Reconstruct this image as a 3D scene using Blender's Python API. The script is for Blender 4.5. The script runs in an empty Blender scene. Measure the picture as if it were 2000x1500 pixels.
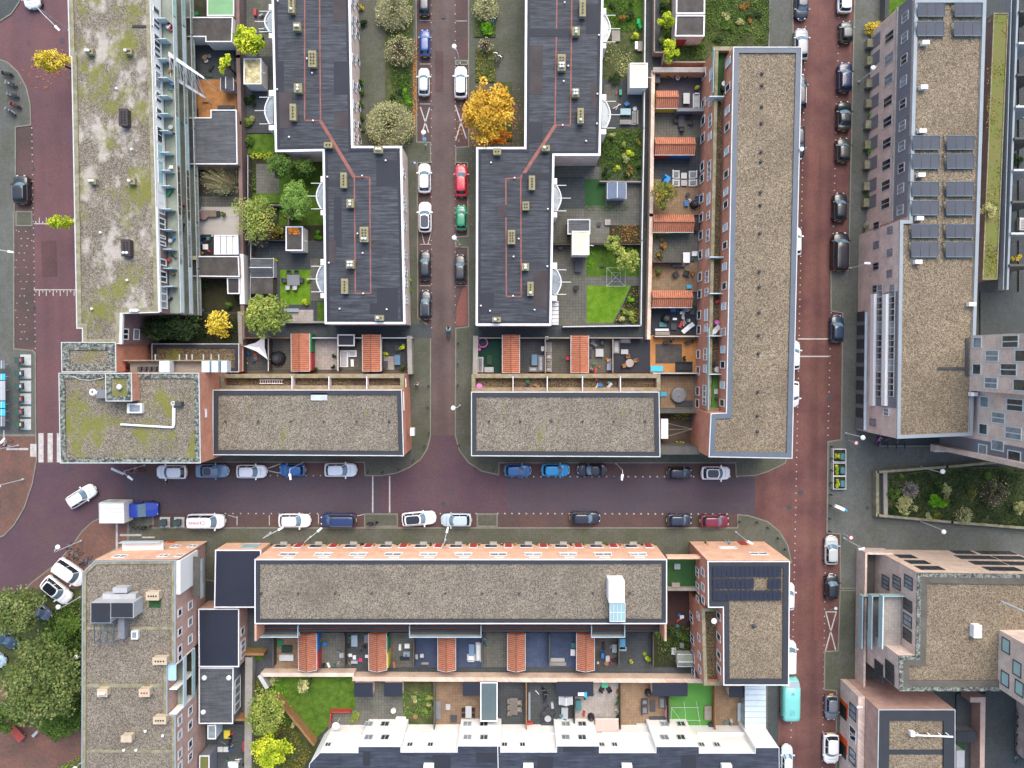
import bpy, math, random
import numpy as np
from mathutils import Vector
R = math.radians
rnd = random.Random(7)
S = bpy.context.scene
col = S.collection
# ---------------- camera (drone, almost straight down), light, exposure ----------------
F, H, TH = 1517.0, 108.0, math.atan(55/1517.0)
cd = bpy.data.cameras.new('camera'); cam = bpy.data.objects.new('camera', cd); col.objects.link(cam)
cam.location = (0, 0, H); cam.rotation_euler = (-TH, 0, 0)
cd.sensor_width = 36; cd.lens = 36*F/2000; cd.clip_end = 3000; cd.clip_start = 1
S.camera = cam
w = bpy.data.worlds.new('World'); S.world = w; w.use_nodes = True
nt = w.node_tree; bg = nt.nodes['Background']
sky = nt.nodes.new('ShaderNodeTexSky'); sky.sky_type = 'NISHITA'; sky.sun_disc = False
SUN_EL, SUN_AZ = 54, 12     # azimuth from +Y towards +X
sky.sun_elevation = R(SUN_EL); sky.sun_rotation = R(SUN_AZ); sky.air_density = 1.2; sky.dust_density = 4; sky.ozone_density = 1.0
nt.links.new(sky.outputs[0], bg.inputs[0]); bg.inputs[1].default_value = 0.15
sd = bpy.data.lights.new('sun', 'SUN'); so = bpy.data.objects.new('sun', sd); col.objects.link(so)
sd.energy = 0.9; sd.angle = R(50); sd.color = (1.0, 0.93, 0.84)
so.rotation_euler = (-R(90-SUN_EL), 0, -R(SUN_AZ))
so.location = (0, 60, 90)
S.view_settings.view_transform = 'Standard'; S.view_settings.look = 'None'
S.view_settings.exposure = 1.18; S.view_settings.gamma = 1
S.render.engine = 'CYCLES'
# ---------------- pixel (of the 2000x1500 photo) at a known height -> world ----------------
def P(px, py, z=0.0):
    u = (px-1000)/F; v = (750-py)/F
    dy = v*math.cos(TH)-math.sin(TH); dz = -v*math.sin(TH)-math.cos(TH)
    t = (H-z)/(-dz)
    return Vector((u*t, dy*t, z))
def PP(pts, z=0.0): return [P(x, y, z) for x, y in pts]
def RC(x0, y0, x1, y1): return [(x0, y1), (x1, y1), (x1, y0), (x0, y0)]
def area(p): return sum(p[i][0]*p[(i+1) % len(p)][1]-p[(i+1) % len(p)][0]*p[i][1] for i in range(len(p)))/2
def ccw(p): return list(p) if area(p) > 0 else list(reversed(p))
def inset(p, d):
    p = [Vector((q[0], q[1])) for q in ccw(p)]; n = len(p); out = []
    for i in range(n):
        a, b, c = p[i-1], p[i], p[(i+1) % n]
        e1 = (b-a).normalized(); e2 = (c-b).normalized()
        n1 = Vector((-e1.y, e1.x)); n2 = Vector((-e2.y, e2.x))
        k = 1+n1.dot(n2)
        out.append(b+(n1+n2)*(d/max(k, .3)))
    return out
def inpoly(x, y, p):
    c = False; j = len(p)-1
    for i in range(len(p)):
        if (p[i][1] > y) != (p[j][1] > y) and x < (p[j][0]-p[i][0])*(y-p[i][1])/(p[j][1]-p[i][1])+p[i][0]: c = not c
        j = i
    return c
# ---------------- mesh builder ----------------
class MB:
    def __init__(s): s.v = []; s.f = []; s.m = []
    def quad(s, a, b, c, d, m=0):
        i = len(s.v); s.v += [tuple(a), tuple(b), tuple(c), tuple(d)]; s.f.append((i, i+1, i+2, i+3)); s.m.append(m)
    def poly(s, pts, z, m=0, up=True):
        i = len(s.v); q = ccw(pts); q = q if up else q[::-1]
        s.v += [(a[0], a[1], z) for a in q]; s.f.append(tuple(range(i, i+len(q)))); s.m.append(m)
    def prism(s, pts, z0, z1, m=0, mt=None, bottom=True):
        q = ccw(pts); n = len(q); i = len(s.v)
        s.v += [(a[0], a[1], z0) for a in q]+[(a[0], a[1], z1) for a in q]
        for k in range(n): s.f.append((i+k, i+(k+1) % n, i+n+(k+1) % n, i+n+k)); s.m.append(m)
        s.f.append(tuple(range(i+n, i+2*n))); s.m.append(m if mt is None else mt)
        if bottom: s.f.append(tuple(reversed(range(i, i+n)))); s.m.append(m)
        return s
    def ring(s, po, pi, z1, z0, m=0):
        n = len(po); i = len(s.v)
        s.v += [(a[0], a[1], z1) for a in po]+[(a[0], a[1], z1) for a in pi]+[(a[0], a[1], z0) for a in po]+[(a[0], a[1], z0) for a in pi]
        for k in range(n):
            j = (k+1) % n
            s.f += [(i+k, i+j, i+n+j, i+n+k), (i+2*n+k, i+2*n+j, i+j, i+k), (i+n+k, i+n+j, i+3*n+j, i+3*n+k)]; s.m += [m]*3
        return s
    def box(s, x0, y0, z0, x1, y1, z1, m=0): return s.prism([(x0, y0), (x1, y0), (x1, y1), (x0, y1)], z0, z1, m)
    def rbox(s, x0, y0, x1, y1, z0, z1, m=0, mt=None, zr=None):       # rectangle given in photo pixels at height zr (default z1)
        q = PP(RC(x0, y0, x1, y1), z1 if zr is None else zr); return s.prism(q, z0, z1, m, mt)
    def bar(s, a, b, r, m=0, n=6, r2=None):
        a = Vector(a); b = Vector(b); d = (b-a)
        if d.length < 1e-6: return s
        d.normalize(); u = d.orthogonal().normalized(); w_ = d.cross(u); i = len(s.v); r2 = r if r2 is None else r2
        for c, rr in ((a, r), (b, r2)):
            for k in range(n):
                t = 2*math.pi*k/n; s.v.append(tuple(c+(u*math.cos(t)+w_*math.sin(t))*rr))
        for k in range(n): s.f.append((i+k, i+(k+1) % n, i+n+(k+1) % n, i+n+k)); s.m.append(m)
        s.f.append(tuple(reversed(range(i, i+n)))); s.f.append(tuple(range(i+n, i+2*n))); s.m += [m, m]
        return s
    def path(s, pts, r, m=0, n=6):
        for a, b in zip(pts, pts[1:]): s.bar(a, b, r, m, n)
        return s
    def disc(s, c, r, z0, z1, m=0, n=16, r1=None, sy=1):
        i = len(s.v); r1 = r if r1 is None else r1
        for rr, z in ((r, z0), (r1, z1)):
            for k in range(n):
                t = 2*math.pi*k/n; s.v.append((c[0]+rr*math.cos(t), c[1]+rr*sy*math.sin(t), z))
        for k in range(n): s.f.append((i+k, i+(k+1) % n, i+n+(k+1) % n, i+n+k)); s.m.append(m)
        s.f.append(tuple(reversed(range(i, i+n)))); s.f.append(tuple(range(i+n, i+2*n))); s.m += [m, m]
        return s
    def torus(s, c, r, rt, ax='z', m=0, n=16, k=6):
        i = len(s.v)
        for a in range(n):
            t = 2*math.pi*a/n
            for b in range(k):
                q = 2*math.pi*b/k; rr = r+rt*math.cos(q); h = rt*math.sin(q); x, y, z = rr*math.cos(t), rr*math.sin(t), h
                if ax == 'y': x, y, z = x, z, y
                if ax == 'x': x, y, z = z, x, y
                s.v.append((c[0]+x, c[1]+y, c[2]+z))
        for a in range(n):
            for b in range(k): s.f.append((i+a*k+b, i+((a+1) % n)*k+b, i+((a+1) % n)*k+(b+1) % k, i+a*k+(b+1) % k)); s.m.append(m)
        return s
    def ball(s, c, r, m=0, n=10, k=6, sz=1):
        i = len(s.v)
        for a in range(k+1):
            p = math.pi*a/k
            for b in range(n):
                t = 2*math.pi*b/n; s.v.append((c[0]+r*math.sin(p)*math.cos(t), c[1]+r*math.sin(p)*math.sin(t), c[2]+r*sz*math.cos(p)))
        for a in range(k):
            for b in range(n): s.f.append((i+a*n+b, i+(a+1)*n+b, i+(a+1)*n+(b+1) % n, i+a*n+(b+1) % n)); s.m.append(m)
        return s
    def tf(s, loc, rz=0, sc=1):
        c, n = math.cos(rz)*sc, math.sin(rz)*sc
        s.v = [(loc[0]+x*c-y*n, loc[1]+x*n+y*c, (loc[2] if len(loc) > 2 else 0)+z*sc) for x, y, z in s.v]; return s
    def build(s, name, mats, parent=None, smooth=False, local=False, origin=None, attr=None):
        o_ = Vector((0, 0, 0))
        if origin is not None: o_ = Vector(origin)
        elif parent is not None and not local: o_ = ORG[parent.name]
        me = bpy.data.meshes.new(name)
        me.from_pydata([(x-o_.x, y-o_.y, z-o_.z) for x, y, z in s.v], [], s.f)
        if not isinstance(mats, (list, tuple)): mats = [mats]
        for q in mats: me.materials.append(q)
        if len(mats) > 1: me.polygons.foreach_set('material_index', s.m)
        if smooth: me.polygons.foreach_set('use_smooth', [True]*len(me.polygons))
        if attr is not None:
            at = me.attributes.new('lf', 'FLOAT', 'FACE'); at.data.foreach_set('value', attr)
        me.update()
        o = bpy.data.objects.new(name, me); col.objects.link(o); ORG[o.name] = o_
        if parent is not None: o.parent = parent
        elif origin is not None: o.location = o_
        return o
ORG = {}
def tag(o, label=None, cat=None, group=None, kind=None):
    if label: o['label'] = label
    if cat: o['category'] = cat
    if group: o['group'] = group
    if kind: o['kind'] = kind
    return o
def thing(name, label, cat, loc, group=None, rz=0):
    o = bpy.data.objects.new(name, None); o.empty_display_size = .3; col.objects.link(o); o.location = loc; o.rotation_euler = (0, 0, rz)
    ORG[o.name] = Vector(loc); return tag(o, label, cat, group)
def solo(mb, name, mats, label, cat, loc, group=None, smooth=False, kind=None):
    return tag(mb.build(name, mats, None, smooth, origin=loc), label, cat, group, kind)
def struct(mb, name, mats, label=None, cat=None):
    return tag(mb.build(name, mats, None, origin=(0, 0, 0)), label, cat, None, 'structure')
# ---------------- materials ----------------
K = .80
def lin(c):
    r = []
    for x in c[:3]:
        x = x/255; r.append((x/12.92 if x <= .04045 else ((x+.055)/1.055)**2.4)*K)
    return (r[0], r[1], r[2], 1)
MC = {}
class N:                                # tiny node helper
    def __init__(s, name, rough=.85, metal=0, spec=.4):
        s.mat = bpy.data.materials.new(name); s.mat.use_nodes = True; s.t = s.mat.node_tree
        s.b = s.t.nodes['Principled BSDF']; s.b.inputs['Roughness'].default_value = rough; s.b.inputs['Metallic'].default_value = metal
        s.b.inputs['Specular IOR Level'].default_value = spec
        s.tc = s.n('ShaderNodeTexCoord').outputs['Object']
    def n(s, ty, **kw):
        x = s.t.nodes.new(ty)
        for a, b in kw.items():
            if a[0] == '_': x.inputs[int(a[1:]) if a[1:].isdigit() else a[1:]].default_value = b
            else: setattr(x, a, b)
        return x
    def l(s, a, b): s.t.links.new(a, b)
    def mapping(s, sc, rot=0, co=None):
        m = s.n('ShaderNodeMapping'); m.inputs['Scale'].default_value = sc; m.inputs['Rotation'].default_value = (0, 0, rot); s.l(co or s.tc, m.inputs[0]); return m.outputs[0]
    def noise(s, scale, detail=3, co=None, rough=.55):
        x = s.n('ShaderNodeTexNoise'); x.inputs['Scale'].default_value = scale; x.inputs['Detail'].default_value = detail; x.inputs['Roughness'].default_value = rough
        s.l(co or s.tc, x.inputs['Vector']); return x.outputs[0]
    def ramp(s, fac, stops):
        r = s.n('ShaderNodeValToRGB'); e = r.color_ramp.elements
        while len(e) < len(stops): e.new(.5)
        for q, (p, c) in zip(e, stops): q.position = p; q.color = c if len(c) == 4 else lin(c)
        s.l(fac, r.inputs[0]); return r.outputs[0]
    def mix(s, fac, a, b, mode='MIX'):
        m = s.n('ShaderNodeMix', data_type='RGBA', blend_type=mode)
        for i, v in ((0, fac), (6, a), (7, b)):
            if isinstance(v, (int, float, tuple)): m.inputs[i].default_value = v
            else: s.l(v, m.inputs[i])
        return m.outputs[2]
    def out(s, c, bump=None, dist=.02):
        s.l(c, s.b.inputs['Base Color']) if not isinstance(c, tuple) else setattr(s.b.inputs['Base Color'], 'default_value', c)
        if bump is not None:
            b = s.n('ShaderNodeBump'); b.inputs['Distance'].default_value = dist; b.inputs['Strength'].default_value = .6; s.l(bump, b.inputs['Height']); s.l(b.outputs[0], s.b.inputs['Normal'])
        return s.mat
W1 = (1, 1, 1, 1)
def g4(v): return (v, v, v, 1)
def M(c, rough=.8, var=.18, scale=.8, fine=.15, fs=9, metal=0, spec=.4, stretch=(1, 1, 1), coat=0, c2=None, name=None):
    """plain procedural surface: base colour with slow and fine variation"""
    key = ('M', c, rough, var, scale, fine, fs, metal, spec, stretch, coat, c2)
    if key in MC: return MC[key]
    n = N(name or 'surface', rough, metal, spec)
    co = n.mapping(stretch)
    a = n.ramp(n.noise(scale, 4, co), [(.3, g4(1-var)), (.7, g4(1+var*.6))])
    b = n.ramp(n.noise(fs, 2, co), [(.3, g4(1-fine)), (.7, g4(1+fine*.6))])
    base = lin(c)
    if c2: base = n.mix(n.ramp(n.noise(scale*1.7, 5, co, .65), [(.4, g4(0)), (.62, g4(1))]), lin(c), lin(c2))
    x = n.mix(1.0, base, a, 'MULTIPLY'); x = n.mix(1.0, x, b, 'MULTIPLY')
    if coat: n.b.inputs['Coat Weight'].default_value = coat; n.b.inputs['Coat Roughness'].default_value = .06
    MC[key] = n.out(x); return MC[key]
def gravel(name, moss=.0, white=0.0, dark=(86, 80, 72), mid=(116, 109, 97), light=(160, 152, 138), tint=None):
    n = N(name, .95, 0, .2)
    v = n.n('ShaderNodeTexVoronoi'); v.inputs['Scale'].default_value = 10.5; n.l(n.tc, v.inputs['Vector'])
    sep = n.n('ShaderNodeSeparateColor'); n.l(v.outputs['Color'], sep.inputs[0])
    c = n.ramp(sep.outputs[0], [(.0, dark), (.38, mid), (.72, tuple(int(a*.5+b*.5) for a, b in zip(mid, light))), (1, light)])
    c = n.mix(1.0, c, n.ramp(n.noise(.25, 4), [(.3, g4(.84)), (.7, g4(1.1))]), 'MULTIPLY')
    c = n.mix(1.0, c, n.ramp(n.noise(2.2, 3), [(.3, g4(.9)), (.7, g4(1.08))]), 'MULTIPLY')
    c = n.mix(n.ramp(n.noise(.11, 6, n.mapping((1, 1, 1), .9), .7), [(.52, g4(0)), (.66, g4(.45))]), c, lin(tuple(int(q*.86) for q in mid)))
    if white: c = n.mix(n.ramp(n.noise(.4, 7, n.mapping((1, .7, 1)), .66), [(.54-white*.1, g4(0)), (.66-white*.1, g4(.62))]), c, lin((196, 190, 182)))
    if moss: c = n.mix(n.ramp(n.noise(.24, 7, n.mapping((1.1, .8, 1), .3), .7), [(.60-moss*.16, g4(0)), (.70-moss*.16, g4(.8))]), c, lin((116, 120, 48)))
    return n.out(c, v.outputs['Distance'], .05)
def bitumen(name, c=(42, 46, 54), c2=(78, 84, 92), rot=0, sc=1.0):
    n = N(name, .7, 0, .35)
    br = n.n('ShaderNodeTexBrick'); br.offset = .5; br.inputs['Color1'].default_value = g4(.92); br.inputs['Color2'].default_value = g4(1.05); br.inputs['Mortar'].default_value = g4(.82)
    br.inputs['Scale'].default_value = 1; br.inputs['Brick Width'].default_value = 5.5; br.inputs['Row Height'].default_value = 1.0*sc; br.inputs['Mortar Size'].default_value = .03
    n.l(n.mapping((1, 1, 1), rot), br.inputs[0])
    st = n.noise(.9, 5, n.mapping((.35, 4.5, 1), rot), .7)
    a = n.mix(n.ramp(st, [(.40, g4(0)), (.68, g4(1))]), lin(c), lin(c2))
    a = n.mix(1.0, a, br.outputs[0], 'MULTIPLY')
    a = n.mix(1.0, a, n.ramp(n.noise(.12, 5, None, .65), [(.3, g4(.72)), (.7, g4(1.22))]), 'MULTIPLY'); a = n.mix(1.0, a, n.ramp(n.noise(1.1, 5, None, .7), [(.3, g4(.82)), (.7, g4(1.12))]), 'MULTIPLY')
    return n.out(a)
def brick(name, c=(176, 108, 84), c2=(150, 88, 70), mortar=(150, 130, 115), horiz=False, bw=.24, rh=.075):
    n = N(name, .9, 0, .25)
    # bricks laid in the plane of a vertical wall: use x+y along the wall, z up
    sx = n.n('ShaderNodeSeparateXYZ'); n.l(n.tc, sx.inputs[0]); ad = n.n('ShaderNodeMath', operation='ADD'); n.l(sx.outputs[0], ad.inputs[0]); n.l(sx.outputs[1], ad.inputs[1])
    cb = n.n('ShaderNodeCombineXYZ'); n.l(ad.outputs[0], cb.inputs[0]); n.l(sx.outputs[1 if horiz else 2], cb.inputs[1])
    if horiz: n.l(sx.outputs[0], cb.inputs[0])
    br = n.n('ShaderNodeTexBrick'); br.inputs['Color1'].default_value = lin(c); br.inputs['Color2'].default_value = lin(c2); br.inputs['Mortar'].default_value = lin(mortar)
    br.inputs['Scale'].default_value = 1; br.inputs['Brick Width'].default_value = bw; br.inputs['Row Height'].default_value = rh; br.inputs['Mortar Size'].default_value = .008
    n.l(cb.outputs[0], br.inputs[0])
    x = n.mix(1.0, br.outputs[0], n.ramp(n.noise(.7, 4), [(.3, g4(.82)), (.7, g4(1.12))]), 'MULTIPLY')
    x = n.mix(1.0, x, n.ramp(n.noise(5, 3, cb.outputs[0]), [(.3, g4(.85)), (.7, g4(1.1))]), 'MULTIPLY')
    return n.out(x)
def paving(name, c, c2, tile=.3, var=.2, moss=0.0, wear=None, mort=.75, ax='y'):
    n = N(name, .9, 0, .3)
    br = n.n('ShaderNodeTexBrick'); br.inputs['Color1'].default_value = g4(.9); br.inputs['Color2'].default_value = g4(1.08); br.inputs['Mortar'].default_value = g4(mort)
    br.inputs['Scale'].default_value = 1; br.inputs['Brick Width'].default_value = tile; br.inputs['Row Height'].default_value = tile*(.5 if tile < .25 else 1); br.inputs['Mortar Size'].default_value = .02 if tile > .25 else .012
    if tile > .25: br.offset = 0
    n.l(n.tc, br.inputs[0])
    a = n.mix(n.ramp(n.noise(.22, 6, None, .65), [(.38, g4(0)), (.65, g4(1))]), lin(c), lin(c2))
    a = n.mix(1.0, a, br.outputs[0], 'MULTIPLY')
    a = n.mix(1.0, a, n.ramp(n.noise(3.5, 4, None, .7), [(.25, g4(1-var)), (.75, g4(1+var*.7))]), 'MULTIPLY')
    a = n.mix(1.0, a, n.ramp(n.noise(.07, 6, n.mapping((1, 1, 1), .5), .6), [(.3, g4(.84)), (.7, g4(1.13))]), 'MULTIPLY')
    a = n.mix(n.ramp(n.noise(.9, 3, n.mapping((1, 1, 1), 1.2), .5), [(.66, g4(0)), (.74, g4(.35))]), a, lin(tuple(int(q*.72) for q in c)))
    if wear:                            # worn lanes running along the road
        st = n.noise(.55, 2, n.mapping((1, .03, 1) if ax == 'y' else (.03, 1, 1)), .4)
        a = n.mix(1.0, a, n.ramp(st, [(.35, g4(1-wear)), (.65, g4(1+wear))]), 'MULTIPLY')
    if moss: a = n.mix(n.ramp(n.noise(.5, 6, None, .7), [(.5, g4(0)), (.7, g4(moss))]), a, lin((66, 76, 44)))
    return n.out(a)
def leafmat(name, cols, rough=.75):
    key = ('L', name)
    if key in MC: return MC[key]
    n = N(name, rough, 0, .15)
    at = n.n('ShaderNodeAttribute', attribute_name='lf')
    c = n.ramp(at.outputs['Fac'], [(i/(len(cols)-1), lin(q)) for i, q in enumerate(cols)])
    c = n.mix(1.0, c, n.ramp(n.noise(.9, 3), [(.3, g4(.75)), (.7, g4(1.2))]), 'MULTIPLY')
    MC[key] = n.out(c); return MC[key]
def roof_tiles(name, axis):
    n = N(name, .85, 0, .25)
    wv = n.n('ShaderNodeTexWave', wave_type='BANDS', bands_direction=axis); wv.inputs['Scale'].default_value = 1.15; wv.inputs['Distortion'].default_value = .3; n.l(n.tc, wv.inputs[0])
    c = n.mix(n.ramp(wv.outputs[0], [(.05, g4(0)), (.45, g4(1))]), lin((136, 80, 64)), lin((190, 126, 98)))
    c = n.mix(1.0, c, n.ramp(n.noise(1.1, 5, None, .7), [(.3, g4(.78)), (.7, g4(1.12))]), 'MULTIPLY')
    c = n.mix(n.ramp(n.noise(.8, 7, None, .75), [(.52, g4(0)), (.7, g4(.55))]), c, lin((112, 88, 70)))
    return n.out(c, wv.outputs[0], .06)
def grassmat(name, c=(62, 92, 32), c2=(96, 124, 46)):
    n = N(name, .95, 0, .1)
    c_ = n.mix(n.ramp(n.noise(1.3, 7, None, .75), [(.35, g4(0)), (.65, g4(1))]), lin(c), lin(c2))
    c_ = n.mix(1.0, c_, n.ramp(n.noise(11, 3), [(.3, g4(.7)), (.7, g4(1.25))]), 'MULTIPLY')
    return n.out(c_)
def stripes(name, ca, cb_, scale, axis='X'):
    n = N(name, .8, 0, .3)
    wv = n.n('ShaderNodeTexWave', wave_type='BANDS', bands_direction=axis); wv.inputs['Scale'].default_value = scale; n.l(n.tc, wv.inputs[0])
    return n.out(n.mix(n.ramp(wv.outputs[0], [(.45, g4(0)), (.55, g4(1))]), lin(ca), lin(cb_)))
def lichen(name, base=(52, 56, 60), spot=(166, 174, 160), th=.5):
    n = N(name, .9, 0, .2)
    m = n.ramp(n.noise(2.6, 8, None, .85), [(th-.05, g4(0)), (th+.1, g4(.9))])
    return n.out(n.mix(m, lin(base), lin(spot)))
m_gravel = gravel('gravel_roof'); m_gravel_moss = gravel('gravel_roof_mossy', .72); m_gravel_lich = gravel('gravel_roof_lichen', .62, .42)
m_gravel_rust = gravel('gravel_roof_warm', 0, 0, (88, 79, 66), (120, 108, 91), (164, 152, 131)); m_gravel_dark = gravel('gravel_terrace', .25, 0, (58, 50, 40), (92, 80, 64), (140, 126, 100))
m_gravel_edge = gravel('gravel_roof_edge_moss', .1)
m_bit = bitumen('bitumen_roof'); m_bit_dark = M((40, 44, 54), .75, .15, .5, .08); m_bit_brown = M((66, 60, 62), .8, .25, .5, .12); m_bit_blue = M((36, 41, 56), .5, .2, .25, .05)
m_bit_grey = bitumen('bitumen_garage', (70, 74, 80), (100, 104, 108), R(90)); m_bit_old = M((70, 66, 64), .85, .25, .35, .12, c2=(88, 84, 80)); m_bit_bottom = bitumen('bitumen_bottom_row', (44, 50, 62), (70, 77, 90), R(90), 2.2)
m_strip = M((146, 94, 86), .8, .25, 1.2, .15)
m_white = M((226, 229, 232), .6, .06, .6, .03); m_whitewall = M((243, 243, 240), .75, .05, .3, .04); m_coping = M((196, 200, 200), .5, .12, .9, .08); m_whiteblue = M((200, 220, 228), .5, .1, .6, .05)
m_edge = M((48, 53, 60), .7, .15, .6, .1); m_edge_blue = M((90, 101, 114), .5, .12, .8, .08, stretch=(1, 1, 1)); m_edge_lich = lichen('mossy_parapet')
m_edge_conc = M((150, 146, 126), .85, .2, .8, .15, c2=(128, 124, 90)); m_metal_blue = M((142, 154, 162), .5, .1, .5, .04)
m_brick = brick('orange_brick', (220, 148, 120), (200, 128, 102), (190, 160, 140)); m_brick_dark = brick('purple_brick', (138, 116, 116), (118, 98, 100), (136, 126, 122)); m_brick_pink = brick('pink_brick', (230, 208, 194), (208, 182, 170), (218, 208, 198)); m_brick_peach = brick('peach_brick', (240, 194, 166), (228, 176, 148), (226, 194, 168))
m_brick_beige = brick('beige_brick', (232, 208, 188), (216, 186, 166), (220, 206, 190)); m_brick_red = brick('red_brown_brick', (206, 168, 154), (184, 144, 132), (192, 170, 158)); m_greyclad = M((122, 125, 134), .6, .12, .5, .1, stretch=(6, 6, .4))
m_glass = M((44, 52, 60), .08, .4, .8, .1, 2, spec=.8); m_glass_lt = M((140, 152, 158), .12, .35, .9, .1, 2, spec=.7); m_glass_gr = M((168, 204, 204), .15, .1, .5, 0, spec=.6)
m_conc = M((150, 146, 138), .9, .2, .6, .15); m_conc_dk = M((92, 92, 88), .9, .25, .6, .18); m_conc_gr = M((140, 150, 138), .85, .25, .6, .15); m_black = M((34, 36, 41), .6, .2, 1, .1); m_rubber = M((18, 18, 19), .8, .1, 1, .05)
m_grey = M((120, 124, 130), .6, .15, .8, .08); m_ltgrey = M((176, 180, 184), .6, .12, .8, .06); m_dkgrey = M((66, 69, 76), .7, .2, .8, .1); m_chrome = M((190, 192, 196), .25, .05, 1, 0, metal=.9)
m_wood = M((150, 112, 74), .8, .25, 1.5, .2, stretch=(1, 5, 1)); m_wood_or = M((190, 134, 76), .85, .2, 1, .2); m_wood_gr = M((150, 144, 134), .85, .2, 1.2, .2, stretch=(.6, 6, 1)); m_wood_dk = M((86, 74, 62), .85, .25, 1.2, .2)
m_bark = M((74, 62, 48), .95, .3, 3, .3); m_soil = M((58, 50, 38), .98, .3, .9, .35, 6, c2=(50, 62, 30)); m_litter = M((86, 90, 54), .98, .3, .8, .4, 7, c2=(60, 76, 36))
m_grass = grassmat('grass'); m_lawn = grassmat('bright_lawn', (78, 120, 26), (112, 146, 46)); m_turf = M((44, 84, 44), .95, .15, .8, .2, 14); m_turf_lt = M((84, 146, 66), .95, .12, .8, .15, 14); m_grassroof = grassmat('grass_roof', (104, 122, 58), (128, 116, 84))
m_road_r = paving('red_brick_road', (116, 82, 75), (96, 66, 66), .2, .16, wear=.16); m_road_w = paving('plum_brick_road', (112, 82, 84), (102, 78, 84), .2, .13, wear=.08); m_road_m = paving('brown_brick_road', (106, 92, 88), (92, 80, 78), .2, .16, wear=.14)
m_road_h = paving('dark_plum_road', (84, 77, 86), (90, 76, 82), .2, .1, wear=.05, ax='x'); m_road_j = paving('junction_brick', (92, 72, 82), (100, 78, 82), .2, .12)
m_park = paving('parking_brick', (100, 78, 76), (84, 72, 72), .2, .2, .25); m_park_dk = paving('dark_parking_brick', (70, 66, 72), (84, 76, 78), .2, .2, .15)
m_pave = paving('mossy_pavement', (96, 97, 88), (84, 88, 72), .3, .2, .42); m_pave_gr = paving('grey_pavement', (102, 105, 102), (92, 95, 86), .3, .15, .18); m_pave_dk = paving('dark_paving', (78, 84, 86), (68, 75, 76), .3, .15, .15); m_plaza = paving('red_plaza_brick', (130, 94, 84), (104, 84, 78), .2, .25, .3)
m_kerb = M((128, 128, 116), .9, .2, 1, .15); m_mark = M((222, 222, 220), .8, .14, 1.5, .12); m_tile = paving('garden_tiles', (112, 112, 104), (92, 92, 86), .4, .2, .35, mort=.6); m_tile_dk = paving('dark_garden_tiles', (80, 84, 87), (66, 71, 74), .4, .2, .3, mort=.6)
m_tile_lt = paving('pale_garden_tiles', (176, 170, 164), (150, 144, 138), .4, .15, 0, mort=.8); m_tile_br = paving('brown_garden_tiles', (150, 128, 104), (128, 104, 84), .4, .2, .15, mort=.7); m_tile_blue = paving('blue_grey_garden_tiles', (76, 90, 116), (64, 76, 98), .5, .12, 0, mort=.85)
m_sand = M((186, 134, 80), .98, .2, .6, .2, c2=(160, 112, 70)); m_deck = M((176, 172, 166), .8, .12, .5, .12, 5, stretch=(.5, 7, 1))
m_rt_x = roof_tiles('clay_tiles_x', 'X'); m_rt_y = roof_tiles('clay_tiles_y', 'Y')
m_solar = M((94, 96, 102), .35, .15, .8, .03, spec=.6); m_solar_dk = M((40, 44, 58), .35, .2, .8, .03, spec=.6)
m_red = M((178, 62, 58), .6, .1, 1, .05); m_green = M((40, 130, 80), .6, .1, 1, .05); m_blue = M((38, 110, 180), .5, .1, 1, .05); m_aqua = M((48, 168, 204), .5, .1, 1, .05); m_yel = M((214, 196, 60), .6, .1, 1, .05); m_teal = M((70, 122, 128), .6, .15, 1, .06); m_orange = M((226, 88, 36), .5, .1, 1, .05); m_pink = M((206, 116, 190), .6, .1, 1, .05)
m_cyan = M((70, 190, 224), .5, .1, 1, .05); m_skin = M((196, 148, 122), .6, .05, 3, .02); m_hair = M((40, 30, 24), .8, .1, 5, .1); m_denim = M((52, 62, 90), .9, .1, 3, .1); m_lamp = M((236, 238, 238), .35, .04, 1, 0); m_pole = M((206, 212, 216), .4, .08, 1, .03)
m_solar_fr = M((92, 116, 128), .4, .1, 1, 0, metal=.4); m_stripe_red = stripes('striped_awning', (170, 84, 76), (232, 218, 206), 2.6); m_tileslab = M((188, 196, 198), .8, .15, 1.2, .1)
# ================= ground, roads, pavements =================
g = MB(); g.box(-400, -400, -1.0, 400, 400, 0); struct(g, 'ground', m_pave_dk)
def sheet(name, polys, mat, z=.004, kind='structure'):
    m = MB()
    for p in polys: m.poly(PP(p, z), z)
    return tag(m.build(name, mat, origin=(0, 0, 0)), kind=kind)
sheet('road_west', [[(-260, -260), (170, -260), (160, 905), (330, 905), (330, 1010), (205, 1100), (-100, 1330), (-260, 1330)]], m_road_w, .004)
sheet('road_junction', [[(160, 905), (240, 905), (240, 1003), (180, 1060), (100, 1140), (-60, 1260), (-60, 1000), (60, 905)], [(745, 932), (845, 850), (888, 850), (990, 932), (990, 1003), (745, 1003)]], m_road_j, .008)
sheet('road_main', [[(240, 925), (745, 925), (745, 1006), (240, 1006)], [(990, 925), (1475, 925), (1475, 1006), (990, 1006)]], m_road_h, .012)
sheet('road_middle', [[(838, -260), (893, -260), (890, 850), (843, 850)]], m_road_m, .012)
sheet('road_east', [[(1560, -260), (1648, -260), (1618, 900), (1605, 1760), (1525, 1760), (1547, 1100), (1475, 1006), (1475, 925), (1547, 890)]], m_road_r, .016)
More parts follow.
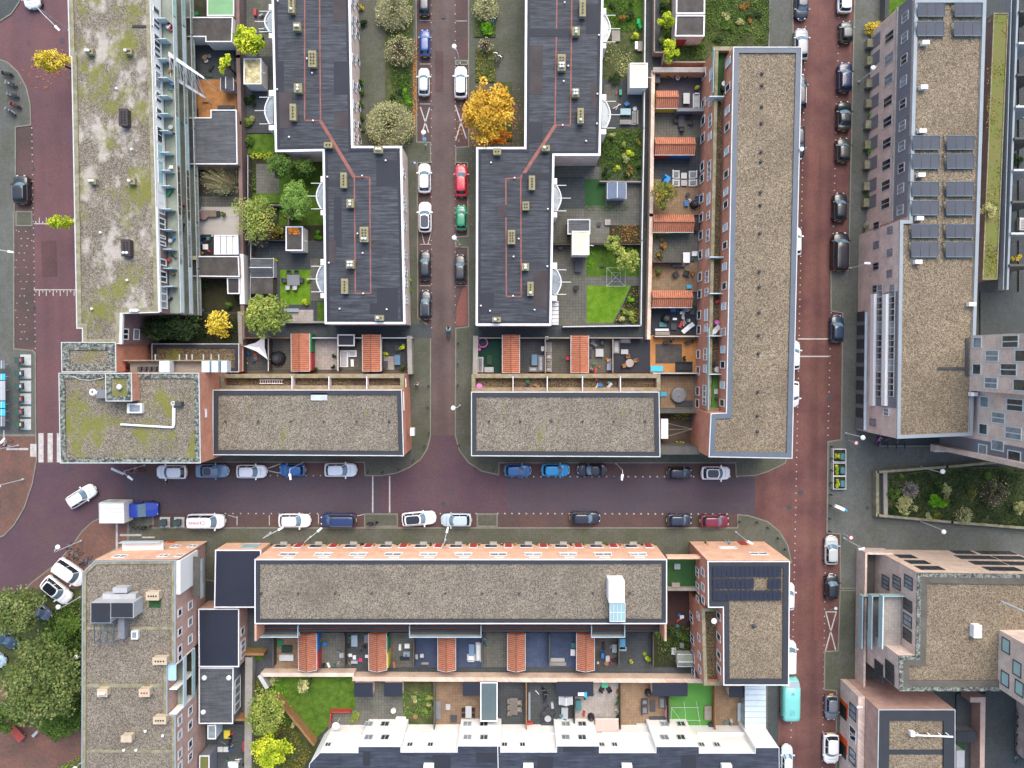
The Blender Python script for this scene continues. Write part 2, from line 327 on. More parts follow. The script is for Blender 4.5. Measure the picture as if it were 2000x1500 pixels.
sheet('parking_bays', [[(813, -260), (842, -260), (843, 640), (815, 640)], [(889, -260), (914, -260), (914, 640), (889, 640)], [(1539, -260), (1575, -260), (1556, 700), (1535, 900)], [(1646, -260), (1674, -260), (1645, 867), (1616, 867)],
    [(1612, 1040), (1640, 1040), (1632, 1760), (1605, 1760)], [(1524, 1085), (1548, 1085), (1540, 1760), (1516, 1760)]], m_road_r, .018)
sheet('parking_lane', [[(280, 903), (712, 903), (712, 931), (280, 931)], [(975, 903), (1440, 903), (1440, 931), (975, 931)], [(232, 1003), (1440, 1003), (1440, 1030), (232, 1030)], [(31, 250), (64, 250), (70, 680), (30, 680)], [(813, -260), (841, -260), (842, 640), (815, 640)], [(890, -260), (914, -260), (914, 640), (890, 640)]], m_park, .022)
def pave(name, pts, mat, h=.12, kerb=True):
    q = PP(pts, h)
    if kerb:
        m = MB(); qi = inset(q, .16); m.ring(ccw(q), qi, h, -.02); m.poly(ccw(q), -.02, up=False); tag(m.build('kerb', m_kerb, origin=(0, 0, 0)), kind='structure')
        m = MB(); m.prism(inset(q, .16), -.02, h-.004); return tag(m.build(name, mat, origin=(0, 0, 0)), kind='structure')
    m = MB(); m.prism(q, -.02, h); return tag(m.build(name, mat, origin=(0, 0, 0)), kind='structure')
def arc(cx, cy, r, a0, a1, n=8): return [(cx+r*math.cos(R(a0+(a1-a0)*i/n)), cy-r*math.sin(R(a0+(a1-a0)*i/n))) for i in range(n+1)]
pave('pavement_island', [(-260, -260), (46, -260), (44, -20), (38, 5), (22, 28), (0, 42), (-260, 80)], m_pave_dk)
pave('pavement_west', [(-260, 112), (-10, 112), (14, 120), (36, 140), (52, 170), (60, 205), (61, 245), (31, 249), (31, 345), (29, 400), (28, 442), (28, 680), (64, 684), (70, 690), (71, 850), (-260, 850)], m_pave_gr)
pave('pavement_bay_end', [(30, 412), (63, 412), (64, 442), (30, 442)], m_pave)
pave('plaza_west', [(-260, 850), (71, 850), (72, 900), (64, 945), (48, 992), (28, 1026), (8, 1047), (-30, 1060), (-260, 1080)], m_plaza)
pave('plaza_south', [(228, 1005), (206, 1006), (180, 1018), (160, 1036), (146, 1056), (112, 1098), (60, 1138), (0, 1200), (-260, 1330), (-260, 1800), (175, 1800), (175, 1100), (250, 1060), (250, 1005)], m_plaza)
pave('pavement_south', [(250, 1007), (300, 1007), (300, 1030), (1440, 1030), (1440, 1004), (1462, 1006), (1500, 1018), (1524, 1038), (1540, 1066), (1547, 1100), (1524, 1104), (1520, 1330), (1300, 1330), (250, 1100)], m_pave)
for x0, x1 in ((711, 777), (931, 972)): pave('pavement_parking_gap', [(x0, 1003), (x1, 1003), (x1, 1029), (x0, 1029)], m_pave)
pave('pavement_corner_west', [(560, 560), (700, -260), (813, -260), (815, 276), (842, 277), (842, 318), (816, 319), (817, 620), (842, 638), (842, 850), (836, 876), (822, 898), (800, 914), (775, 925), (745, 930), (712, 930), (711, 904), (200, 903), (200, 600)], m_pave)
pave('pavement_corner_east', [(930, -260), (914, -260), (914, 122), (914, 285), (889, 287), (889, 318), (912, 319), (913, 460), (889, 462), (889, 483), (913, 484), (914, 637), (889, 640), (888, 850), (896, 880), (914, 904), (940, 921), (975, 929), (976, 905), (1436, 905), (1437, 931), (1475, 930), (1500, 922), (1535, 905), (1540, 880), (1250, 600)], m_pave)
pave('kerb_build_out', [(889, 117), (914, 117), (914, 127), (889, 127)], m_pave)
pave('pavement_north_east', [(1509, -260), (1546, -260), (1551, 120), (1500, 120)], m_pave_gr)
pave('pavement_east', [(1674, -260), (1760, -260), (1720, 870), (2100, 870), (2300, 1150), (1640, 1150), (1640, 1044), (1614, 1042), (1616, 862), (1642, 858), (1645, 612), (1622, 608), (1622, 528), (1656, 526)], m_pave_gr)
pave('pavement_south_east', [(1640, 1152), (1700, 1152), (1700, 1800), (1630, 1800), (1633, 1350), (1609, 1348), (1610, 1272), (1636, 1270)], m_pave)
pave('pavement_south_gap', [(1510, 1330), (1520, 1330), (1516, 1800), (1440, 1800), (1440, 1330)], m_pave_dk, kerb=False)
# painted and stone markings
mk = MB()
def dots(x0, y0, x1, y1, step=14, s=1.6, z=.03):
    s *= .78
    n = max(1, int(math.hypot(x1-x0, y1-y0)/step))
    for i in range(n+1):
        x = x0+(x1-x0)*i/n; y = y0+(y1-y0)*i/n; mk.rbox(x-s, y-s, x+s, y+s, z, z+.006)
def line(pts, wd=2.2, z=.03):
    for a, b in zip(pts, pts[1:]):
        pa, pb = P(*a, z), P(*b, z); d = (pb-pa).normalized(); n = Vector((-d.y, d.x, 0))*(wd/28)
        mk.prism([pa-n, pb-n, pb+n, pa+n], z, z+.006)
for y0, y1 in ((10, 640),): dots(842, y0, 843, y1, 17, 1.1); dots(889, y0, 889, 285, 17, 1.1); dots(889, 320, 889, 630, 17, 1.1)
dots(62, 250, 69, 680, 13, 1.3); dots(32, 450, 62, 470, 60, 1)
for k in range(16): dots(36+6*math.sin(k), 452+k*14, 37+6*math.sin(k), 452+k*14, 9, 1)
for k in range(16): dots(50+4*math.sin(k*1.3), 452+k*14, 51+4*math.sin(k*1.3), 452+k*14, 9, 1)
dots(1574, 10, 1545, 1440, 14, 1.3); dots(1639, 20, 1617, 850, 14, 1.3); dots(1612, 1105, 1606, 1500, 14, 1.3)
dots(440, 1003, 620, 1003, 14, 1.4); dots(860, 1003, 930, 1003, 16, 1.4); dots(972, 1003, 1420, 1004, 14, 1.7); dots(1000, 931, 1440, 931, 14, 1.7); dots(500, 929, 640, 929, 14, 1.4)
for x in (728, 761): line([(x, 930), (x, 1001)], 2.6)
for y in (662, 696): line([(1558, y), (1619, y)], 2.4)
line([(821, 209), (837, 259)]); line([(839, 210), (824, 262)]); line([(889, 205), (911, 271)]); line([(910, 205), (890, 274)])
line([(823, 453), (829, 477)], 1.6); line([(842, 453), (836, 477)], 1.6); line([(820, 477), (842, 477)], 1.2)
for y in (40, 125, 203, 558): line([(820, y), (841, y)], 1)
for y in (41, 558): line([(890, y), (912, y)], 1)
line([(1612, 1195), (1634, 1195)], 2.2); line([(1613, 1196), (1632, 1269)], 2.2); line([(1633, 1196), (1612, 1271)], 2.2)
for i, x in enumerate((75, 93, 111)): mk.rbox(x, 846, x+10, 903, .02, .03)
for y in (437, 566):
    line([(66, y), (148, y)], 1.8)
    s = -1 if y < 500 else 1
    for k in range(12): line([(70+k*6.8, y), (70+k*6.8, y+s*(5+7*(k % 2)))], 1.6)
mk.rbox(12, 875, 55, 879, .122, .126); mk.rbox(6, 840, 9, 872, .122, .126)
mk.rbox(226, 1018, 230, 1078, .122, .126); mk.rbox(234, 1043, 276, 1047, .122, .126); mk.rbox(277, 1048, 302, 1051, .122, .126); mk.rbox(59, 867, 71, 892, .122, .126)
line([(445, 1006), (463, 1011)], 1.2); line([(463, 1008), (463, 1026)], 1.6); line([(526, 1006), (526, 1026)], 1.4); line([(622, 1004), (622, 1024)], 1.4)
line([(522, 915), (548, 906)], 1.8); line([(522, 919), (545, 924)], 1.8); line([(697, 1008), (712, 1004)], 1.4)
struct(mk, 'road_markings', M((190, 188, 184), .8, .25, 2, .2))
pt = MB()
pt.poly(PP([(218, 913), (245, 925), (240, 928), (216, 917)], .125), .125); struct(pt, 'worn_paving_patch', m_tileslab)
for i_, (p, q) in enumerate((([(1580, 300), (1600, 300), (1598, 372), (1579, 372)], (124, 84, 78)), ([(905, 560), (912, 560), (912, 636), (890, 636), (892, 600)], (140, 92, 84)), ([(1592, 1130), (1606, 1130), (1603, 1250), (1590, 1250)], (122, 80, 74)), ([(850, 100), (866, 100), (866, 180), (850, 180)], (98, 78, 76)), ([(80, 470), (110, 470), (112, 540), (82, 540)], (98, 74, 76)))): sheet('road_repair', [p], paving('repair_brick', q, tuple(int(v*.9) for v in q), .2, .2), .026)
gl_ = MB()
for x, y in ((843, 60), (843, 210), (843, 500), (888, 380), (888, 610), (1576, 240), (1644, 320), (1622, 780), (1612, 1290), (700, 1001), (1010, 1001), (1300, 1001), (1200, 934), (66, 330), (66, 600)): gl_.rbox(x-3, y-3, x+3, y+3, .028, .036)
struct(gl_, 'road_gullies', m_dkgrey)
mh = MB()
for x, y in ((121, 79), (884, 958), (865, 984), (1564, 962), (1541, 991), (260, 957), (132, 915)): mh.disc(P(x, y, .03), .35, .024, .034, n=14)
for x, y in ((866, 32), (1694, 992), (1620, 779)): mh.disc(P(x, y, .14), .3, .118, .135, n=12)
struct(mh, 'manhole_covers', m_dkgrey)
sheet('grass_strip', [[(1380, -260), (1500, -260), (1500, 86), (1400, 128), (1290, 128), (1290, -260)]], m_litter, .15)
sheet('garden_soil', [[(1290, -260), (1410, -260), (1410, 128), (1290, 128)], [(-260, 1200), (60, 1150), (165, 1150), (165, 1415), (110, 1440), (40, 1410), (0, 1330), (-260, 1300)]], m_litter, .148)
# ================= building helpers =================
def bld(name, label, cat, px, z, group=None):
    c = PP(px, z); x = sum(p.x for p in c)/len(c); y = sum(p.y for p in c)/len(c)
    return thing(name, label, cat, (x, y, 0), group)
def block(b, px, z, wall, roof, cop=m_coping, cw=.14, strip=m_edge, sw=.8, z0=0, ph=.22, roofname='roof', wallname='wall'):
    q = ccw(PP(px, z))
    i1 = inset(q, cw); m = MB(); m.prism(inset(q, .03), z0, z-ph-.05); m.ring(inset(q, .031), inset(q, cw-.01), z-.1, z-ph-.1); wo = m.build(wallname, wall, b)
    m = MB(); m.ring(q, i1, z, z-.16); m.build('coping', cop, b)
    if sw:
        i2 = inset(q, cw+sw); m = MB(); m.ring(i1, i2, z-.05, z-.06-.3); m.build('parapet', strip, b)
    else: i2 = i1
    m = MB(); m.poly(i2, z-ph); ro = m.build(roofname, roof, b)
    return wo, ro
class Fac:
    """a vertical wall plane through two roof-line pixels at height z; outward = towards the camera's foot"""
    def __init__(s, a, b, z):
        s.A = P(*a, z); s.B = P(*b, z); s.u = (s.B-s.A); s.u.z = 0; s.L = s.u.length; s.u.normalize()
        n = Vector((-s.u.y, s.u.x, 0)); s.n = n if n.dot(-s.A) > 0 else -n
    def at(s, t, z, o=0): p = s.A+s.u*t+s.n*o; p.z = z; return p
    def sy(s, py, z): y = P(1000, py, z).y; return (y-s.A.y)/s.u.y
    def sx(s, px, py, z): x = P(px, py, z).x; return (x-s.A.x)/s.u.x
    def slab(s, m, t0, t1, z0, z1, o0, o1, mi=0):
        q = [s.at(t0, 0, o0), s.at(t1, 0, o0), s.at(t1, 0, o1), s.at(t0, 0, o1)]; m.prism(q, z0, z1, mi); return m
def win(f, t0, t1, z0, z1, b, fr=m_white, gl=m_glass, div=1, w=.07, sill=False, o=.0, name='window'):
    t0, t1 = sorted((t0, t1)); m = MB()
    f.slab(m, t0, t1, z0, z0+w, o, o+.07); f.slab(m, t0, t1, z1-w, z1, o, o+.07)
    f.slab(m, t0, t0+w, z0+w, z1-w, o, o+.068); f.slab(m, t1-w, t1, z0+w, z1-w, o, o+.068)
    for k in range(1, div): t = t0+(t1-t0)*k/div; f.slab(m, t-w/2, t+w/2, z0+w, z1-w, o, o+.064)
    if sill: f.slab(m, t0-.05, t1+.05, z0-.08, z0-.003, o, o+.14)
    wn = m.build(name, fr, b)
    m = MB(); f.slab(m, t0+w, t1-w, z0+w, z1-w, o+.005, o+.025); ORG[wn.name] = ORG[b.name]; m.build('pane', gl, wn)
    return wn
def panel(f, t0, t1, z0, z1, b, mat, name='panel', o0=.002, o1=.04):
    m = MB(); f.slab(m, min(t0, t1), max(t0, t1), z0, z1, o0, o1); return m.build(name, mat, b)
def chimney(x, y, z, wpx, hpx, n, mat, label, group, hh=.9, cap=m_black, rows=1, cowls=0, nm='roof_vent_stack'):
    """small masonry stack on a roof; x,y = centre of its top in the photo"""
    c = P(x, y, z+hh); wx = wpx/28; wy = hpx/28
    t = thing(nm, label, 'vent stack', (c.x, c.y, z), group)
    m = MB(); m.box(c.x-wx, c.y-wy, z-.25, c.x+wx, c.y+wy, z+hh); m.build('stack', mat, t)
    m = MB(); m.box(c.x-wx-.05, c.y-wy-.05, z+hh, c.x+wx+.05, c.y+wy+.05, z+hh+.07); m.build('cap', mat, t)
    for k in range(n):
        for r in range(rows):
            if wy >= wx: px_, py_ = c.x+(r-(rows-1)/2)*wx*.8, c.y-wy*.8+1.6*wy*(k+.5)/n
            else: px_, py_ = c.x-wx*.8+1.6*wx*(k+.5)/n, c.y+(r-(rows-1)/2)*wy*.8
            m = MB()
            if k < cowls: m.disc((px_, py_), .13, z+hh+.07, z+hh+.22, n=8); m.ball((px_, py_, z+hh+.3), .2, n=8, k=4); m.build('cowl', m_lamp, t)
            else: m.disc((px_, py_), .1, z+hh+.07, z+hh+.16, n=8); m.build('flue', cap, t)
    return t
m_stk = M((140, 136, 118), .9, .2, 1.5, .25, c2=(156, 150, 100)); m_stk_b = M((196, 180, 156), .9, .1, 1.5, .1)
def vent(x, y, z, label, group='small roof vents', r=.17, h=.35, mat=None, cat='roof vent'):
    c = P(x, y, z+h); m = MB(); m.disc(c, r*.6, z-.25, z+h*.7, n=8); m.ball((c.x, c.y, z+h*.8), r, n=8, k=5, sz=.7)
    return solo(m, 'roof_vent', mat or m_lamp, label, cat, (c.x, c.y, z-.25), group, True)
# ---------------- west long building ----------------
Z1 = 11.0
b1 = bld('apartment_building', 'long grey gravel-roofed apartment block with mossy patches and white gallery windows, west street', 'building', [(140, 100), (300, 600)], Z1)
roofpx = [(130, -70), (292, -70), (303, 300), (311, 611), (236, 613), (234, 672), (160, 672), (160, 642), (149, 642), (139, 112), (135, 110)]
block(b1, roofpx, Z1, m_brick_dark, m_gravel_lich, m_coping, .14, m_edge_conc, .5)
f = Fac((292, -70), (311, 611), Z1)
m = MB(); f.slab(m, f.sy(-60, 10), f.sy(408, 10), 8.2, Z1-.2, .002, .05); m.build('white_cladding', m_whitewall, b1)
m = MB(); f.slab(m, f.sy(408, 10), f.sy(610, 10), Z1-.5, Z1-.02, .0, .12); m.build('fascia', m_white, b1)
for a, c in ((14, 30), (38, 50), (48, 60), (68, 83), (80, 95), (92, 105), (104, 117)): win(f, f.sy(a, 9.8), f.sy(c-4, 9.8), 8.8, 10.5, b1, m_white, m_glass, o=.05)
for a, c, k in ((126, 134, m_glass), (140, 172, m_glass_lt), (180, 188, m_glass), (192, 200, m_glass), (212, 222, m_glass), (225, 234, m_glass), (248, 278, m_glass), (282, 310, m_glass_gr), (314, 358, m_glass_gr)): win(f, f.sy(a, 9.8), f.sy(c, 9.8), 8.9, 10.4, b1, m_white, k, 2 if c-a > 20 else 1, o=.05)
for a, c, d in ((374, 418, 2), (425, 449, 2), (459, 466, 1), (471, 480, 1), (505, 519, 1), (529, 552, 2), (559, 603, 3)): win(f, f.sy(a, 9.8), f.sy(c, 9.8), 8.7, 10.6, b1, m_white, m_glass_lt if c-a > 40 else m_glass, d, .16, o=.01)
D1 = 1.9; e0, e1 = f.sy(-60, 8), f.sy(612, 8)
for z in (8.05, 5.3, 2.6):
    m = MB(); f.slab(m, e0, e1, z-.22, z, .04, D1); m.build('gallery_slab', m_conc_gr, b1)
    m = MB(); f.slab(m, e0, e1, z+.95, z+1.02, D1-.07, D1); f.slab(m, e0, e1, z, z+.08, D1-.06, D1-.01)
    for k in range(30): t = e0+(e1-e0)*k/29; f.slab(m, t-.03, t+.03, z+.08, z+.95, D1-.06, D1-.01)
    m.build('gallery_rail', m_coping, b1)
    for q in range(7):
        a = e0+(e1-e0)*q/7+.1; c = e0+(e1-e0)*(q+1)/7-.1; m = MB(); f.slab(m, a, c, z+.1, z+.92, D1-.045, D1-.025)
        m.build('gallery_glass', [m_glass_gr, m_whiteblue, m_conc_gr, m_glass_gr, m_wood_dk, m_glass_lt, m_whiteblue][q] if z > 4 else m_conc_gr, b1)
for k, z in enumerate((5.4, 2.7)):
    for q in range(26):
        t = e0+(e1-e0)*(q+.5)/26; win(f, t-.9, t+.8, z+.4, z+2.1, b1, m_white, m_glass, 2, o=.01)
for yy in (40, 80, 118, 155, 190, 225, 258, 300, 335, 365, 410, 450, 488, 525, 560):       # dividing screens on the galleries
    t = f.sy(yy, 9); m = MB(); f.slab(m, t-.04, t+.04, 8.05, 9.7, .06, 1.2); m.build('balcony_screen', m_whiteblue, b1)
f2 = Fac((236, 613), (234, 672), Z1)
m = MB(); f2.slab(m, 0, f2.L, Z1-.5, Z1-.03, 0, .2); m.build('fascia', m_white, b1)
win(f2, f2.sy(641, 10), f2.sy(664, 10), 8.9, 10.5, b1, m_white, m_glass, 2, .16); win(f2, f2.sy(642, 7), f2.sy(664, 7), 6.0, 7.6, b1, m_white, m_glass_lt, 1, .14)
roofm = MB(); roofm.rbox(258, 49, 297, 53, Z1-.24, Z1-.1); roofm.build('roof_seam', m_edge, b1)
for x, y, w_, h_, n_, r_, lb in ((174, 100, 12, 9, 3, 1, 'short mossy vent stack, northernmost on the west block roof'), (250, 100, 12, 9, 3, 1, 'short mossy vent stack by the gallery edge, north end of west block'), (180, 354, 12, 9, 2, 1, 'short mossy vent stack in the middle of the west block roof'), (256, 354, 12, 9, 2, 1, 'mossy vent stack over the moss patch near gallery edge')):
    chimney(x, y, Z1-.2, w_, h_, n_, m_stk, lb, 'vent stacks on the west block', .7, cowls=1 if x > 200 else 2)
chimney(241, 229, Z1-.2, 14, 28, 5, m_bit_brown, 'long brown flue stack on the west block roof, northern of two', 'brown flue stacks on the west block', .9, rows=2)
chimney(246, 484, Z1-.2, 14, 28, 5, m_bit_brown, 'long brown flue stack ringed by moss on the west block roof', 'brown flue stacks on the west block', .9, rows=2, cowls=1)
for x, y, lb in ((226, 172, 'white domed vent near the brown flue stack, west block'), (256, 291, 'white domed vent beside mossy stack, west block'), (195, 454, 'white domed vent left of the mossy ring, west block'), (247, 547, 'white domed vent at the south part of the west block'), (178, 603, 'white domed vent at south-west corner of the west block')): vent(x, y, Z1-.2, lb, 'vents on the west block')
m = MB()
for x in (255, 261, 266): c = P(x, 606, Z1+.4); m.disc(c, .2, Z1-.2, Z1+.45, n=10)
solo(m, 'triple_flue', m_lamp, 'three white flue pipes in a row at the south edge of the west block', 'flue', P(261, 606, Z1-.2))
# ---------------- centre terraces (dark bitumen roofs) ----------------
ZC = 5.8
def terrace(label, px, mir):
    b = bld('terraced_house_block', label, 'building', px, ZC, 'two mirrored terraces with dark bitumen roofs')
    block(b, px, ZC, m_brick_pink, m_bit, m_white, .28, m_bit_dark, .35, ph=.12)
    return b
cl = terrace('stepped terrace block with dark bitumen roof and white rim, west of the middle street', [(529, -70), (683, -70), (690, 285), (785, 285), (792, 633), (634, 633), (630, 295), (537, 297)], 0)
cr = terrace('stepped terrace block with dark bitumen roof and white rim, east of the middle street', [(1026, -70), (1180, -70), (1173, 304), (1083, 304), (1077, 636), (929, 636), (930, 287), (1024, 287)], 1)
def sl(name, b, pts, z, mat, wd=None):
    m = MB()
    if wd:
        for a, c in zip(pts, pts[1:]):
            pa, pb = P(*a, z), P(*c, z); d = (pb-pa).normalized(); nn = Vector((-d.y, d.x, 0))*(wd/28); m.prism([pa-nn, pb-nn, pb+nn, pa+nn], z-.02, z)
    else: m.prism(PP(pts, z), z-.03, z)
    return m.build(name, mat, b)
zz = ZC-.1
for p in ([(595, -20), (595, 235), (625, 235)], [(624, -20), (626, 236)], [(692, 345), (722, 346), (724, 573), (694, 573), (692, 345)]): sl('copper_band', cl, p, zz, m_strip, 2.3)
sl('copper_band', cl, [(626, 236), (692, 346)], zz+.006, m_strip, 6)
for p in ([(1088, -20), (1084, 244), (1114, 245), (1117, -20)], [(1017, 347), (988, 349), (989, 579), (1018, 579), (1017, 347)]): sl('copper_band', cr, p, zz, m_strip, 2.3)
sl('copper_band', cr, [(1085, 244), (1018, 347)], zz+.006, m_strip, 6)
for k, (x0, y0, x1, y1) in enumerate([(651, 0, 680, 42), (652, 120, 680, 184), (540, 119, 554, 270), (653, 218, 681, 248), (735, 312, 776, 364), (652, 384, 667, 482), (640, 470, 655, 514), (736, 562, 777, 630), (722, 592, 740, 612), (540, 180, 570, 250)]): sl('roof_patch', cl, RC(x0, y0, x1, y1), zz+.008+k*.001, m_bit_dark if k % 3 else m_bit_brown)
for k, (x0, y0, x1, y1) in enumerate([(1033, 88, 1060, 184), (1033, 56, 1115, 72), (1145, 8, 1172, 66), (1154, 163, 1172, 209), (1032, 238, 1060, 278), (1020, 338, 1072, 352), (1042, 528, 1070, 602), (938, 572, 965, 600), (936, 600, 956, 614), (973, 400, 990, 425)]): sl('roof_patch', cr, RC(x0, y0, x1, y1), zz+.008+k*.001, m_bit_dark if k % 3 else m_bit_brown)
# street-side windows (only the walls facing the camera's foot can be seen)
f = Fac((683, -70), (690, 285), ZC)
for y0 in (0, 34, 58, 110, 162, 200, 238, 264): win(f, f.sy(y0, 4), f.sy(y0+17, 4), 3.3, 5.2, cl, m_white, m_glass_lt, 2, .1); win(f, f.sy(y0+2, 1.6), f.sy(y0+14, 1.6), .4, 2.3, cl, m_white, m_glass, 1, .1, o=.01)
f = Fac((785, 285), (792, 633), ZC)
for y0 in (332, 385, 398, 434, 490, 523, 545, 578): win(f, f.sy(y0, 4), f.sy(y0+16, 4), 3.3, 5.2, cl, m_white, m_glass_lt, 2, .1)
def bay(b, fac, y0, y1, mir, label=None):
    """white curved bay with projecting fins, garden side"""
    d = -1 if mir == 0 else 1; zb = 4.6
    pt_ = []; n = 8
    xw = fac
    for k in range(n+1):
        t = k/n; pt_.append((xw+d*(4+9*math.sin(math.pi*t)), y0+(y1-y0)*t))
    q = [(xw-d*4, y0)]+pt_+[(xw-d*4, y1)]
    m = MB(); m.prism(PP(q, zb), 0, zb); m.build('bay', m_glass_lt, b)
    m = MB(); w_ = PP(pt_, zb+.1)
    for a, c in zip(w_, w_[1:]): m.bar(a, c, .1)
    for t in (0, .5, 1):
        y = y0+(y1-y0)*t; p = P(xw+d*(4+9*math.sin(math.pi*t)), y, zb+.1); m.bar(p+Vector((-d*.3, 0, 0)), p+Vector((d*1.3, 0, 0)), .05)
    m.build('bay_trim', m_white, b)
    m = MB(); m.rbox(xw-5, y0-14, xw+5, y0-2, 0, zb, zr=zb); m.build('bay_cheek', m_whitewall, b); m = MB(); m.rbox(xw-5, y1+2, xw+5, y1+12, 0, zb, zr=zb); m.build('bay_cheek', m_whitewall, b)
for y0, y1 in ((22, 62), (190, 242)): bay(cl, 530, y0, y1, 0)
for y0, y1 in ((358, 408), (520, 570)): bay(cl, 631, y0, y1, 0)
for y0, y1 in ((30, 82), (198, 250)): bay(cr, 1179, y0, y1, 1)
for y0, y1 in ((362, 412), (527, 575)): bay(cr, 1083, y0, y1, 1)
sc = thing('canopy', 'white slatted lean-to canopy against the east terrace, by the paved yard', 'canopy', P(1084, 610, 0))
m = MB(); m.rbox(1078, 588, 1091, 634, 2.5, 2.62); m.build('canopy_roof', m_white, sc)
for k in range(6): m = MB(); m.rbox(1078, 590+k*8, 1091, 591+k*8, 2.625, 2.66); m.build('rib', m_grey, sc)
gS = 'chimney stacks on the dark terraces'
def cst(xs, side):
    for (x, y, w_, h_, n_, r_, cw_) in xs:
        chimney(x, y, zz, w_, h_, n_, m_stk, {0: 'flue stack on the west terrace, ', 1: 'flue stack on the east terrace, '}[side]+place(x, y, h_ > 20), gS, .8, rows=r_, cowls=cw_)
def place(x, y, hh_):
    v = 'top edge' if y < 70 else 'upper part' if y < 200 else 'around the step' if y < 345 else 'mid lower leg' if y < 500 else 'lower end'
    h = ['far left', 'left of the bands', 'between the bands', 'right of the bands', 'far right'][min(4, int(((x-530) if x < 900 else (x-925))/55))]
    return v+', '+h+', ' + ('long stack' if hh_ else 'squat stack')
cst([(569, 10, 10, 26, 4, 1, 1), (580, 52, 12, 13, 1, 2, 1), (610, 115, 13, 28, 4, 2, 0), (582, 172, 13, 15, 2, 1, 2), (572, 219, 10, 28, 4, 1, 0), (641, 283, 14, 9, 2, 1, 0), (739, 292, 15, 11, 2, 1, 2), (671, 352, 10, 26, 4, 1, 0), (684, 397, 12, 14, 2, 1, 2), (711, 458, 14, 26, 4, 2, 1), (684, 516, 14, 14, 2, 2, 2), (673, 559, 11, 26, 4, 1, 0), (741, 621, 15, 9, 2, 1, 1)], 0)
cst([(1138, 16, 10, 28, 4, 1, 0), (1125, 61, 12, 14, 2, 1, 2), (1097, 122, 13, 28, 4, 2, 2), (1124, 181, 12, 14, 2, 2, 2), (1134, 226, 10, 26, 4, 1, 1), (1066, 289, 13, 9, 2, 1, 1), (971, 296, 13, 10, 2, 1, 0), (1039, 357, 10, 24, 4, 1, 0), (1027, 402, 11, 14, 2, 2, 0), (999, 463, 12, 24, 4, 2, 0), (1026, 521, 12, 12, 2, 1, 2), (1036, 564, 10, 24, 4, 1, 1), (970, 624, 14, 8, 2, 1, 1)], 1)
for i, (x, y) in enumerate([(542, 1), (599, 114), (609, 142), (541, 174), (611, 235), (564, 267), (639, 345), (707, 343), (753, 313), (698, 456), (708, 494), (642, 513), (709, 573), (663, 603), (755, 604)]): vent(x, y, zz, 'white ball vent, west terrace roof, '+['at its top left corner', 'beside the two-row flue stack', 'below the two-row flue stack', 'by the left rim near the bay', 'on the short end of the upper band', 'near the step corner', 'by the inner corner bay', 'on the top of the lower band', 'near the top right corner of the lower leg', 'left of the middle flue stack', 'below the middle flue stack', 'by the left rim mid leg', 'at the bottom of the lower band', 'near the lower left corner', 'by the dark patch at the lower right corner'][i], 'vents on the dark terraces', .13, .3)
for i, (x, y) in enumerate([(1103, 4), (1170, 68), (1110, 128), (1101, 158), (1167, 183), (1099, 244), (1166, 241), (1145, 275), (959, 317), (1005, 347), (1070, 408), (1013, 466), (1003, 501), (1069, 520), (1002, 578), (1044, 605), (939, 597), (957, 607)]): vent(x, y, zz, 'white ball vent, east terrace roof, '+['at the top between the bands', 'by the right rim near the bay', 'right of the big flue stack', 'between the bands below the stack', 'beside the dark patch at the right', 'on the short end of the upper band', 'near the right rim above the step', 'near the step corner', 'at the upper left of the lower leg', 'on top of the lower band', 'by the right rim mid leg', 'right of the middle flue stack', 'below the middle flue stack', 'by the right rim near the bay window', 'at the bottom of the lower band', 'near the lower right corner', 'near the left rim low down', 'near the lower left patch'][i], 'vents on the dark terraces', .13, .3)
# ---------------- corner building west (tall) ----------------
ZT = 12.3
b3 = bld('corner_building', 'tall orange-brick corner block with mossy gravel roof, lichened parapet and white pipe', 'building', [(117, 730), (390, 905)], ZT)
block(b3, [(114, 728), (389, 728), (392, 905), (117, 905)], ZT, m_brick, m_gravel_moss, m_coping, .1, m_edge_lich, .6)
block(b3, [(119, 668), (226, 668), (227, 727), (120, 727)], 11.2, m_brick, m_gravel_moss, m_coping, .1, m_edge_lich, .9, roofname='annex_roof', wallname='annex_wall')
block(b3, [(205, 728.5), (257, 728.5), (258, 784), (206, 784)], 14.0, m_brick, m_gravel_moss, m_coping, .1, m_edge_lich, .55, z0=12, roofname='stair_tower_roof', wallname='stair_tower')
block(b3, [(296, 671), (467, 671), (467, 727), (296, 727)], 3.2, m_brick, m_gravel_dark, m_coping, .1, m_bit_dark, .5, roofname='low_roof', wallname='low_wall')
m = MB(); q = MB()
f = Fac((227, 705), (445, 705), 8.6)
m.rbox(254, 706, 445, 726, 8.4, 8.6); m.build('walkway', m_wood_gr, b3)
m = MB(); m.rbox(240, 703, 446, 705, 8.4, 9.6)
m.build('walkway_parapet', m_edge_conc, b3)
for x in (303, 350, 364, 375, 397, 412, 427): m = MB(); m.rbox(x-.7, 692, x+.7, 703, 8.3, 8.5, zr=8.5); m.build('bracket', m_coping, b3)
for x0, x1 in ((311, 331), (394, 409), (413, 426), (432, 443)): m = MB(); m.rbox(x0, 705, x1, 727, 9.0, 10.4, zr=10.4); m.build('walkway_cabin', m_whiteblue, b3)
for x in (268, 278, 288, 298): m = MB(); m.rbox(x, 716, x+7, 724, 8.62, 9.1, zr=9.1); m.build('walkway_bench', m_dkgrey, b3)
fe = Fac((226.5, 668), (227, 727), 11.2); win(fe, fe.sy(709, 8), fe.sy(724, 8), 6.5, 9.0, b3, m_red, m_glass, 1, .15)
fe = Fac((389, 728), (392, 905), ZT); win(fe, fe.sy(799, 11), fe.sy(816, 11), 10.2, 10.7, b3, m_white, m_lamp)
